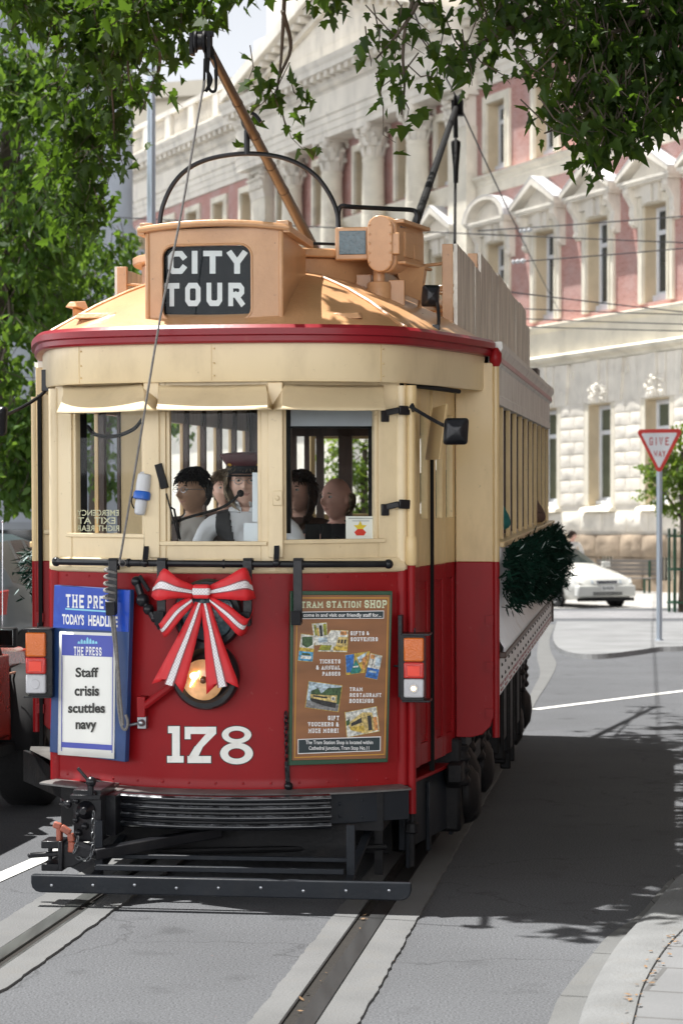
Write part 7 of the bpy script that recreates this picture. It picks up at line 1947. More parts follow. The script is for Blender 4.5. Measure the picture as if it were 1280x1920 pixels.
# small guarded street trees in front of the brick building
def guarded_tree(px, Y, label, seed, n=1.0):
    g = W(px, 0, Y); x0 = g.x
    bb = [(x0 + dx, Y + dy, z, r, int(k * n)) for dx, dy, z, r, k in ((0, 0, 3.0, .55, 330), (-.45, .1, 2.7, .45, 240), (.45, -.1, 2.8, .45, 240), (-.55, 0, 3.3, .4, 200), (.5, .2, 3.4, .45, 220), (0, -.2, 3.8, .5, 240), (-.3, .1, 2.2, .35, 130), (.3, .1, 2.3, .35, 130), (-.75, 0, 2.9, .22, 60), (-.8, .1, 2.55, .16, 34), (-.05, -.3, 2.25, .25, 60), (-.55, -.1, 2.35, .2, 50), (-.85, 0, 3.15, .14, 24), (-.35, -.2, 3.1, .4, 200), (.2, -.3, 2.9, .4, 180), (-.3, 0, 3.6, .4, 180))]
    t = make_tree('guarded_tree', label, 'tree', bb, [(x0, Y, 0), (x0 + .03, Y, 1.4), (x0 - .02, Y, 2.6), (x0, Y, 3.6)], [[(x0, Y, 2), (x0 - .4, Y, 2.6), (x0 - .7, Y, 2.9)], [(x0, Y, 2.1), (x0 + .4, Y, 2.7), (x0 + .5, Y, 3.3)]], M['leaf_small'], seed, LEAF_SIMPLE, .11, clump=12, spread=.16, twig=.008, droop=.2, group=None)
    gd = thing('tree_guard', 'green iron guard of upright bars round the ' + ('tree beside the give way sign' if px > 1000 else 'small tree behind the tram'), 'tree guard', (x0, Y, 0), .2)
    m = MB()
    for k in range(10):
        a = 2 * pi * k / 10; m.box(.34 * cos(a) - .022, .34 * cos(a) + .022, .34 * sin(a) - .022, .34 * sin(a) + .022, 0, 1.85)
    m.build('bars', M['green'], gd)
    m = MB()
    for z in (.22, .95, 1.68): m.tube([(.35 * cos(2 * pi * k / 16), .35 * sin(2 * pi * k / 16), z) for k in range(16)], .028, 6, closed=True)
    m.build('hoops', M['green'], gd)
guarded_tree(1281, 49.5, 'small leafy street tree in a green guard beside the give way sign', 31)
guarded_tree(684, 47, 'small leafy street tree standing behind the tram, seen through its windows', 32, .8)

# ------------------------------------------------------------------ street furniture
M['galv'] = mat('galvanised_steel', (.42, .47, .53), .38, metal=.55, var=.08, vscale=2, stretch=(20, 20, .3))
lp = thing('lamp_post', 'tall silver fluted lamp post rising behind the destination box', 'lamp post', W(284, 0, 30).xy.to_3d())
m = MB(); n = 24; rows = []
for z in (0, .4, 5, 10.5): rows.append([((.062 - .0012 * z) * (1 + .07 * (k % 2)) * cos(2 * pi * k / n), (.062 - .0012 * z) * (1 + .07 * (k % 2)) * sin(2 * pi * k / n), z) for k in range(n + 1)])
m.grid(rows); m.build('shaft', M['galv'], lp)
m = MB(); m.lathe((0, 0, 0), (0, 0, 1), [(.16, 0), (.16, .06), (.10, .1), (.085, .9), (.06, .95)], 18); m.build('base', M['galv'], lp)
m = MB(); m.tube(smoothpath([(0, 0, 10.3), (0, -.4, 10.9), (0, -1.4, 11.1)], 5), .035, 8); m.obox((0, -1.8, 11.08), (.14, 0, 0), (0, .4, 0), (0, 0, .06)); m.build('lantern', M['galv'], lp, bevel=.02)

gw = thing('give_way_sign', 'red bordered white triangular give way sign on a pale steel post at the kerb', 'road sign', G(1235, 1201, .11))
Ys = gw.location.y; o = gw.location
def sp(px, py, y): p = W(px, py, Ys); return (p.x - o.x, y, p.z - o.z)
m = MB(); m.tube([(0, 0, 0), (0, 0, sp(0, 812, 0)[2])], .044, 14); m.lathe((0, 0, 0), (0, 0, 1), [(.07, 0), (.06, .02)], 14); m.build('post', M['galv'], gw)
def rtri(P, r, k=5):
    out = []
    for i in range(3):
        a, b, c = Vector(P[i - 1]), Vector(P[i]), Vector(P[(i + 1) % 3])
        d1 = (a - b).normalized(); d2 = (c - b).normalized(); t_ = r / tan(d1.angle(d2) / 2)
        p, q = b + d1 * t_, b + d2 * t_; cc = b + (d1 + d2).normalized() * (r / sin(d1.angle(d2) / 2))
        a0 = (p - cc); a1 = (q - cc)
        for j in range(k + 1):
            v = a0.lerp(a1, j / k).normalized() * r; out.append(cc + v)
    return out
T3 = [(1190, 805.5), (1279.5, 804), (1234, 892)]
tri_o = rtri([Vector((x, y)) for x, y in T3], 6); tri_i = rtri([Vector((1200, 812.5)), Vector((1268, 811.5)), Vector((1233.8, 879))], 2)
m = MB(); m.prism([sp(p.x, p.y, -.055) for p in tri_o], (0, .006, 0)); pl_ = m.build('plate', mat('sign_red', (.62, .035, .025), .35), gw, smooth=False)
m = MB(); m.add([sp(p.x, p.y, -.0575) for p in tri_i], [tuple(range(len(tri_i)))])
m.build('white_field', mat('sign_white', (.78, .79, .82), .35), pl_, smooth=False)
m = MB(); f = lambda x, y, dz=0: Vector(sp(x, y, -.0590 - dz))
put_strokes(m, 'GIVE', (1215.5, 1252, 835.5, 820), f, 0, lw=.6, th=.15, gap=.4); put_strokes(m, 'WAY', (1223.5, 1246, 857, 844.5), f, 0, lw=.75, th=.2, gap=.2)
m.build('sign_lettering', mat('sign_red_letters', (.50, .05, .05), .4), pl_, smooth=False)

bn = thing('park_bench', 'grey slatted bench against the stone base behind the white sedan', 'bench', G(1168, 1112, .0), -.45)
m = MB()
for k in range(4): m.box(-.95, .95, -.25 + k * .13, -.14 + k * .13, .42, .46)
m.build('seat', mat('grey_timber', (.22, .20, .18), .7), bn)
m = MB()
for k in range(4): m.box(-.95, .95, .30 + .02 * k, .33 + .02 * k, .52 + k * .12, .62 + k * .12)
m.build('backrest', bpy.data.materials['grey_timber'], bn)
for x in (-.7, .7):
    m = MB(); m.box(x - .03, x + .03, -.22, -.16, 0, .42); m.box(x - .03, x + .03, .24, .30, 0, .95); m.box(x - .03, x + .03, -.2, .28, .38, .42); m.build('leg', M['green'], bn)

# overhead wires
M['wire'] = mat('dark_wire', (.035, .035, .04), .6)
def wire(label, pts, r=.012, ins=None):
    P = [W(*p) for p in pts]
    if len(P) == 2: P[1] = P[1] + (P[1] - P[0]) * 1.6
    a, b = P[0], P[-1]
    m = MB(); Q = []
    if len(P) == 2:
        for i in range(21): t = i / 20; q = a.lerp(b, t); q.z -= .10 * 4 * t * (1 - t); Q.append(q)
    else: Q = P
    m.tube(Q, r, 5)
    o = m.build('overhead_wire', M['wire'], None); tag(o, label, 'wire', 'overhead wires')
    if ins:
        m = MB(); p = W(*ins); d = (b - a).normalized(); m.lathe(p - d * .12, d, [(.015, 0), (.045, .02), (.02, .06), (.045, .1), (.02, .14), (.045, .18), (.015, .24)], 8); m.build('insulator', M['plasticgrey'], o)
wire('overhead wire crossing behind the destination box from the left trees', [(-120, 390, 40), (1010, 434, 40)], .011)
wire('overhead wire rising to the right across the pediment brackets', [(895, 433, 40), (1420, 384, 40)], .011, (985, 432, 40))
wire('overhead wire with a pale insulator crossing the first floor windows at mid height', [(965, 491, 38), (1420, 442, 38)], .010, (972, 490, 38))
wire('overhead wire sloping down to the right across the lower part of the first floor windows', [(935, 545, 36), (1420, 588, 36)], .010)
wire('highest of three level overhead wires just above the pale string course', [(940, 577, 36), (1420, 582, 36)], .009)
wire('middle one of three level overhead wires just above the pale string course', [(945, 596, 37), (1420, 600, 37)], .009)
wire('lowest of three level overhead wires just above the pale string course', [(950, 611, 38), (1420, 612, 38)], .009)
wire('trolley wire running down to the head of the black rear pole', [(745, -60, 16), (790, 60, 19), (857, 186, 24)], .008)
wire('thin span wire from the rear pole head down past the arched window hood', [(858, 190, 24), (978, 438, 39.6)], .010)
# ------------------------------------------------------------------ vehicles
M['carwhite'] = mat('white_car_paint', (.62, .615, .575), .22, var=.02, coat=.8)
M['carglass'] = mat('tinted_car_glass', (.018, .028, .028), .08, var=.3, vscale=1.2, spec=.35)
M['cargrey'] = mat('blue_grey_metallic_paint', (.085, .115, .13), .35, metal=.25, var=.05, coat=.35)
M['jeepred'] = mat('orange_red_car_paint', (.42, .030, .018), .28, var=.06, coat=.6, dirt=.2, dcol=(.2, .05, .03))
M['tyre'] = mat('tyre_rubber', (.014, .014, .015), .8, var=.25, bump=.4, bscale=40)
M['alloy'] = mat('alloy_wheel', (.50, .51, .53), .3, metal=.7, var=.1)
M['dimrim'] = mat('dusty_wheel_rim', (.12, .095, .08), .5, metal=.5, var=.3)
M['chrome'] = mat('bright_trim', (.6, .6, .62), .15, metal=.9)
M['headglass'] = mat('headlight_glass', (.50, .54, .58), .1, var=.2, vscale=8, coat=.8)
M['blackplastic'] = mat('black_plastic', (.010, .010, .011), .7, var=.2, spec=.25)

def wheel(par, x, y, r, w, side, rim='alloy', spokes=7):
    m = MB(); s = side
    m.lathe((x, y - s * w * .5, r), (0, s, 0), [(r * .62, 0), (r * .93, .01), (r, .04), (r, w - .04), (r * .93, w - .01), (r * .66, w), (r * .64, w - .02), (r * .6, w - .03)], 28)
    o = m.build('wheel', M['tyre'], par, ang=45)
    m = MB(); yy = y + s * w * .5
    m.lathe((x, yy - s * .05, r), (0, s, 0), [(r * .64, 0), (r * .65, .045), (r * .58, .05), (r * .54, .02), (.03, .015)], 24, caps=False)
    for k in range(spokes):
        a = 2 * pi * k / spokes; m.beam((x + .05 * cos(a), yy - s * .012, r + .05 * sin(a)), (x + r * .6 * cos(a), yy - s * .006, r + r * .6 * sin(a)), .035 if spokes > 5 else .07, .02, up=(0, 1, 0))
    m.lathe((x, yy - s * .03, r), (0, s, 0), [(.06, 0), (.055, .03), (.02, .035)], 12)
    m.build('rim', M[rim], o); return o

def loft_car(par, ST, paint, glass_from, ws0, ws1, rg0, rg1, pillars):
    """ST rows: x, zb, zs, zt, w, wt.  x = 0 is the front; y is left-right"""
    def sect(r):
        x, zb, zs, zt, w, wt = r
        h = [(0, zb), (w * .88, zb), (w * .97, zb + .10), (w, (zb + zs) / 2 + .05), (w * .985, zs - .06), (w * .955, zs), (wt, zt - .06), (wt * .82, zt - .008), (wt * .4, zt + .012), (0, zt + .018)]
        return [(x, -y, z) for y, z in h] + [(x, y, z) for y, z in reversed(h[:-1])]
    rows = [sect(r) for r in ST]; n = len(rows[0])
    bm_, gl = MB(), MB(); vs = [p for r in rows for p in r]
    bf, gf = [], []
    for i in range(len(rows) - 1):
        for j in range(n - 1):
            q = (i * n + j, i * n + j + 1, (i + 1) * n + j + 1, (i + 1) * n + j)
            jj = j if j < 9 else 17 - j
            side = jj == 5; top = jj in (6, 7, 8)
            x0, x1 = ST[i][0], ST[i + 1][0]
            g_ = (side and x0 >= glass_from[0] and x1 <= glass_from[1] and not any(a <= x0 and x1 <= b for a, b in pillars)) or (top and ((x0 >= ws0 and x1 <= ws1) or (x0 >= rg0 and x1 <= rg1)))
            (gf if g_ else bf).append(q)
    bf.append(tuple(range(n))); bf.append(tuple(range((len(rows) - 1) * n + n - 1, (len(rows) - 1) * n - 1, -1)))
    bm_.add(vs, bf); gl.add(vs, gf)
    o = bm_.build('body', paint, par, ang=28); gl.build('window', M['carglass'], par, ang=28)
    return o

# white sedan
WC = thing('parked_car', 'white sedan with number plate standing in front of the stone building beyond the tram', 'car')
ang = radians(27)
fx = Vector((sin(ang), -cos(ang), 0))     # heading
p = G(1136, 1140); p = Vector((p.x, p.y, 0))
WC.location = p; WC.rotation_euler = (0, 0, atan2(-fx.y, -fx.x))
ST = [(-.02, .34, .52, .56, .60, .50), (.03, .25, .60, .66, .76, .62), (.14, .20, .66, .74, .82, .68), (.40, .19, .72, .82, .855, .72), (.95, .19, .79, .93, .87, .74), (1.32, .19, .86, .985, .875, .72), (1.40, .19, .87, 1.02, .875, .71), (2.02, .19, .90, 1.385, .88, .57), (2.12, .19, .90, 1.41, .88, .565), (2.60, .19, .91, 1.425, .88, .565), (2.68, .19, .91, 1.425, .88, .565), (3.25, .19, .92, 1.41, .88, .56), (3.40, .19, .92, 1.38, .88, .56), (3.95, .19, .94, 1.07, .87, .66), (4.05, .19, .94, 1.04, .87, .69), (4.55, .22, .92, .99, .84, .68), (4.70, .34, .72, .80, .74, .60)]
loft_car(WC, ST, M['carwhite'], (1.40, 3.95), 1.40, 2.02, 3.40, 3.95, [(2.60, 2.68), (2.02, 2.12), (3.25, 3.40)])
for x in (.88, 3.55):
    for s in (-1, 1):
        m = MB(); m.lathe((x, s * .872, .33), (0, s, 0), [(.385, 0), (.385, .012), (.30, .014)], 26); m.build('wheel_arch', M['blackplastic'], WC); wheel(WC, x, s * .80, .31, .19, s)
m = MB(); m.box(-.005, .05, -.78, .78, .16, .24); m.box(-.012, .03, -.50, .50, .30, .345); m.box(-.012, .03, -.46, .46, .36, .40); m.build('lower_grille', M['blackplastic'], WC, bevel=.01)
m = MB(); m.hexa([(-.045, -.80, .26), (-.045, .80, .26), (.12, .845, .26), (.12, -.845, .26), (-.055, -.78, .53), (-.055, .78, .53), (.10, .83, .53), (.10, -.83, .53)]); bp_ = m.build('bumper', M['carwhite'], WC, bevel=.04, seg=3)
m = MB(); m.box(-.062, -.05, -.40, .40, .30, .325); m.box(-.062, -.05, -.40, .40, .345, .37); m.build('bumper_slot', M['blackplastic'], bp_)
m = MB(); m.box(-.075, -.058, -.18, .18, .405, .525); plt = m.build('number_plate', M['white'], bp_, bevel=.004)
m = MB(); put_text(m, 'ELW676', (-.15, .15, .43, .50), lambda x, y, dz=0: Vector((-.0765, -x, y)), 0, bold=.03); m.build('plate_lettering', M['ink'], plt, smooth=False)
for s in (-1, 1):
    m = MB(); m.hexa([(-.03, s * .36, .57), (.10, s * .80, .58), (.20, s * .80, .58), (.12, s * .36, .57), (.01, s * .36, .66), (.16, s * .79, .69), (.24, s * .79, .69), (.14, s * .36, .67)]); m.build('headlight', M['headglass'], WC, bevel=.012)
    m = MB(); m.obox((1.50, s * .98, 1.0), (.06, 0, 0), (0, .10, 0), (0, 0, .065)); m.beam((1.5, s * .86, .95), (1.5, s * .95, .98), .05, .04); m.build('mirror', M['carwhite'], WC, bevel=.03, seg=3)
m = MB(); m.hexa([(-.04, -.28, .565), (-.04, .28, .565), (.08, .28, .565), (.08, -.28, .565), (-.02, -.30, .645), (-.02, .30, .645), (.1, .3, .645), (.1, -.3, .645)])
gr = m.build('grille', M['chrome'], WC, bevel=.008)
m = MB()
for k in range(4): m.box(-.048 + k * .005, -.03, -.26, .26, .575 + k * .018, .584 + k * .018)
m.build('grille_slots', M['blackplastic'], gr)
m = MB()
for s in (-1, 1): m.box(1.45, 3.9, s * .885 - .004, s * .885 + .004, .46, .51)
m.build('side_moulding', M['carwhite'], WC, bevel=.004)

# grey people carrier behind the red four wheel drive: heads away from the viewer
GC = thing('parked_car', 'blue grey people carrier seen from its rear corner at the left edge behind the tram', 'car')
d = Vector((.1383, 1, 0)).normalized(); rt = Vector((d.y, -d.x, 0))
corner = W(3, 1000, 21.3); corner.z = 0
GC.location = corner - rt * .92 + d * 4.5 - d * .12; GC.rotation_euler = (0, 0, atan2(-d.y, -d.x))
ST = [(0, .35, .6, .68, .66, .55), (.1, .25, .72, .8, .82, .7), (.8, .22, .9, 1.0, .90, .76), (1.2, .22, 1.0, 1.1, .92, .76), (1.9, .22, 1.14, 1.62, .92, .66), (2.0, .22, 1.14, 1.66, .92, .66), (2.7, .22, 1.18, 1.74, .92, .66), (2.8, .22, 1.18, 1.74, .92, .66), (3.2, .22, 1.22, 1.73, .92, .66), (3.3, .22, 1.22, 1.73, .92, .66), (3.82, .22, 1.26, 1.70, .91, .65), (4.12, .22, 1.24, 1.66, .90, .64), (4.36, .24, 1.16, 1.40, .88, .68), (4.46, .30, .9, 1.0, .85, .72), (4.5, .34, .6, .66, .80, .66)]
loft_car(GC, ST, M['cargrey'], (1.2, 3.82), 1.2, 1.9, 4.12, 4.36, [(1.9, 2.0), (2.7, 2.8), (3.2, 3.3)])
for x in (.95, 3.62):
    for s in (-1, 1):
        m = MB(); m.lathe((x, s * .908, .36), (0, s, 0), [(.44, 0), (.44, .016), (.33, .018)], 26); m.build('wheel_arch', M['blackplastic'], GC); wheel(GC, x, s * .84, .35, .2, s)
for s in (-1, 1):
    m = MB(); m.prism([(4.12, s * .90, 1.20), (4.42, s * .84, 1.18), (4.45, s * .84, .96), (4.20, s * .90, .96), (4.17, s * .90, 1.08)], (0.02, s * .03, 0)); m.build('tail_lamp', M['redlens'], GC, bevel=.01)
m = MB(); m.box(4.3, 4.36, -.8, .8, 1.62, 1.66); m.hexa([(4.30, -.75, 1.2), (4.30, .75, 1.2), (4.46, .75, 1.2), (4.46, -.75, 1.2), (4.1, -.62, 1.64), (4.1, .62, 1.64), (4.26, .62, 1.64), (4.26, -.62, 1.64)]); m.build('tailgate', M['cargrey'], GC, bevel=.02)
m = MB(); m.prism([(4.47, -.66, 1.25), (4.47, .66, 1.25), (4.29, .56, 1.58), (4.29, -.56, 1.58)], (.006, 0, 0.003)); m.build('rear_window', M['carglass'], GC)
m = MB(); m.hexa([(4.3, -.9, .3), (4.3, .9, .3), (4.55, .82, .3), (4.55, -.82, .3), (4.3, -.9, .62), (4.3, .9, .62), (4.55, .8, .62), (4.55, -.8, .62)]); m.build('rear_bumper', M['cargrey'], GC, bevel=.05, seg=3)

# orange red four wheel drive, close on the left
JC = thing('off_road_car', 'orange red four wheel drive with fat tyres cut by the left edge beside the tram', 'car')
c = Vector((-2.67, 14.50, 0)); JC.location = c; JC.rotation_euler = (0, 0, atan2(d.y, d.x))     # local x forward, y to its left; front axle at x = 0
m = MB()
def jb_(p8): m.hexa(p8)
m.box(-2.9, -.55, -.70, .70, .48, .98); m.hexa([(-.6, -.72, .98), (-.55, -.72, .45), (-.55, .72, .45), (-.6, .72, .98), (-.6, -.66, 1.02), (-.55, -.70, .5), (-.55, .70, .5), (-.6, .66, 1.02)])
m.build('tub', M['jeepred'], JC, bevel=.03, seg=3)
m = MB(); m.hexa([(-.62, -.66, .55), (.62, -.50, .55), (.62, .50, .55), (-.62, .66, .55), (-.62, -.64, 1.045), (.60, -.47, .985), (.60, .47, .985), (-.62, .64, 1.045)]); m.build('hood', M['jeepred'], JC, bevel=.035, seg=3)
m = MB(); m.box(-.60, .55, -.665, -.655, .86, .872); m.build('side_stripe', mat('peach_stripe', (.6, .3, .2), .4), JC)
for s in (-1, 1):
    m = MB(); pts = [(-.56, .40), (-.50, .60), (-.36, .82), (-.24, .88), (.30, .88), (.44, .80), (.5, .68)]
    rows = [[(x, s * y, z + dz) for y, dz in ((.50, .0), (.78, .0), (.84, -.03), (.86, -.08), (.84, -.085))] for x, z in pts]
    m.grid(rows, flip=s < 0); m.build('fender_flare', M['blackplastic'], JC, solid=.02, ang=50)
    m = MB(); pts = [(-2.9, .50), (-2.86, .66), (-2.70, .84), (-2.1, .84), (-1.94, .66), (-1.9, .45)]
    m.grid([[(x, s * y, z + dz) for y, dz in ((.66, .0), (.80, .0), (.84, -.04), (.84, -.085))] for x, z in pts], flip=s < 0); m.build('fender_flare', M['blackplastic'], JC, solid=.02, ang=50)
    for x in (0, -2.38): wheel(JC, x, s * .68, .365, .31, s, 'dimrim', 5)
    m = MB(); m.beam((-.5, s * .7, .42), (-1.9, s * .7, .42), .08, .06); m.build('side_step', M['blackplastic'], JC)
    m = MB(); m.prism([(-.60, s * .70, .5), (-.62, s * .70, 1.0), (-1.5, s * .70, 1.0), (-1.5, s * .70, .62), (-1.4, s * .70, .5)], (0, s * .02, 0)); dr = m.build('door', M['jeepred'], JC, bevel=.008)
    m = MB(); m.box(-1.42, -1.30, s * .725 - .01, s * .725 + .01, .86, .89); m.build('handle', M['blackplastic'], dr)
m = MB(); m.box(.60, .64, -.48, .48, .55, .97); gr = m.build('front_grille', M['jeepred'], JC, bevel=.01)
m = MB()
for k in range(7): m.box(.636, .645, -.26 + k * .08, -.22 + k * .08, .62, .92)
m.build('grille_slots', M['blackplastic'], gr)
for s in (-1, 1): m = MB(); m.lathe((.64, s * .36, .80), (1, 0, 0), [(.09, 0), (.085, .02), (.03, .03)], 18); m.build('headlight', M['headglass'], JC)
m = MB(); m.box(.62, .80, -.70, .70, .46, .58); m.build('bumper', M['blackplastic'], JC, bevel=.02)
m = MB()
for a_, b_ in (((-1.0, -.66, 1.02), (-1.2, -.62, 1.58)), ((-1.0, .66, 1.02), (-1.2, .62, 1.58)), ((-1.2, -.62, 1.58), (-1.2, .62, 1.58)), ((-1.0, -.66, 1.04), (-1.0, .66, 1.04))): m.beam(a_, b_, .06, .06)
wsf = m.build('windscreen_frame', M['blackplastic'], JC, bevel=.01)
m = MB(); m.prism([(-1.005, -.62, 1.06), (-1.005, .62, 1.06), (-1.19, .58, 1.55), (-1.19, -.58, 1.55)], (.008, 0, .003)); m.build('windscreen', M['glass'], wsf)
m = MB(); m.hexa([(-2.85, -.68, .98), (-1.55, -.68, .98), (-1.55, .68, .98), (-2.85, .68, .98), (-2.75, -.6, 1.70), (-1.22, -.6, 1.66), (-1.22, .6, 1.66), (-2.75, .6, 1.70)]); m.build('soft_top', M['blackplastic'], JC, bevel=.05, seg=3)
wheel(JC, 0, 0, .36, .22, 1, 'dimrim', 5)
sw_ = [o for o in JC.children if o.name.startswith('wheel')][-1]; sw_.matrix_local = Matrix.Translation((-3.05, .1, .78)) @ Matrix.Rotation(radians(90), 4, 'Z') @ Matrix.Translation((0, 0, -.36)); sw_.name = 'spare_wheel'
for s in (-1, 1): m = MB(); m.box(-2.94, -2.89, s * .62 - .07, s * .62 + .07, .72, .92); m.build('tail_lamp', M['redlens'], JC, bevel=.01)
m = MB(); m.prism([(-2.845, -.52, 1.10), (-2.845, .52, 1.10), (-2.775, .48, 1.58), (-2.775, -.48, 1.58)], (-.012, 0, 0)); m.build('rear_window', M['carglass'], JC)
m = MB(); m.box(-2.99, -2.9, -.7, .7, .44, .54); m.build('rear_bumper', M['blackplastic'], JC, bevel=.015)
JI = JC.matrix_basis.inverted() if False else None
def jl(p):
    q = Vector(p) - c; return Vector((q.dot(d), -q.dot(rt), q.z))
m = MB(); p = jl(W(7, 1195, 13.55)); m.obox(p, (.035, 0, 0), (0, .085, 0), (0, 0, .062)); m.beam(p + Vector((.02, .05, -.03)), (-.60, -.66, .98), .03, .03); mo = m.build('door_mirror', M['blackplastic'], JC, bevel=.018, seg=3)
m = MB(); m.obox(p + Vector((-.036, 0, 0)), (.002, 0, 0), (0, .070, 0), (0, 0, .048)); m.build('mirror_glass', mat('mirror_glass', (.55, .6, .6), .04, metal=1.0, var=.02), mo, bevel=.01)
m = MB(); a_ = jl(W(5, 1200, 14.0)); b_ = jl(W(5.5, 978, 14.0)); m.tube([a_, b_], .0028, 6); m.sphere(b_, .008, 8, 6); m.build('aerial', M['chrome'], JC)
# ------------------------------------------------------------------ people
def head_points(sc=1.0, jaw=1.0, nose=1.0):
    n, mm = 44, 34; vs = []
    for i in range(mm + 1):
        t = pi * i / mm
        for j in range(n):
            a = 2 * pi * j / n
            d = Vector((sin(t) * sin(a), -sin(t) * cos(a), cos(t)))      # a = 0 faces -y
            x, y, z = d.x * .076, d.y * .097, d.z * .118
            if z < -.02:
                k = min(1, (-.02 - z) / .10); x *= 1 - .34 * k * k / jaw; y *= (1 - .10 * k) if d.y < 0 else (1 - .42 * k)
            f = max(0, -d.y)
            if f > 0:
                gss = lambda cx, cz, sx, sz: math.exp(-((x - cx) / sx) ** 2 - ((z - cz) / sz) ** 2) * f
                y -= .032 * nose * gss(0, -.022, .013, .014) + .020 * nose * gss(0, .0, .009, .026)
                y -= .005 * gss(0, .036, .05, .010)
                y += .016 * (gss(.031, .014, .018, .011) + gss(-.031, .014, .018, .011))
                y -= .009 * (gss(.042, -.018, .022, .02) + gss(-.042, -.018, .022, .02))
                y -= .008 * gss(0, -.056, .022, .007) + .007 * gss(0, -.070, .019, .007); y += .006 * gss(0, -.063, .024, .003) + .004 * gss(0, -.082, .03, .006)
                y -= .016 * gss(0, -.102, .024, .018)
            vs.append(Vector((x, y, z)) * sc)
    fs = []
    for i in range(mm):
        for j in range(n):
            j2 = (j + 1) % n; fs.append((i * n + j, (i + 1) * n + j, (i + 1) * n + j2, i * n + j2))
    return vs, fs

def skin_body(J, E):
    """joints {name: (pos, radius)}, edges -> mesh data grown with a Skin modifier"""
    me = bpy.data.meshes.new('body'); names = list(J); bm = bmesh.new()
    ly = bm.verts.layers.skin.verify(); V_ = {}
    for k in names:
        v = bm.verts.new(J[k][0]); r = J[k][1]; v[ly].radius = (r, r) if not isinstance(r, tuple) else r; v[ly].use_root = (k == 'pelvis'); V_[k] = v
    for a, b in E: bm.edges.new((V_[a], V_[b]))
    bm.to_mesh(me); bm.free()
    o = bpy.data.objects.new('body', me); COL.objects.link(o)
    o.modifiers.new('skin', 'SKIN').branch_smoothing = .6
    s = o.modifiers.new('sub', 'SUBSURF'); s.levels = 2; s.render_levels = 2
    dg = bpy.context.evaluated_depsgraph_get(); dg.update()
    out = bpy.data.meshes.new_from_object(o.evaluated_get(dg))
    bpy.data.objects.remove(o)
    return out

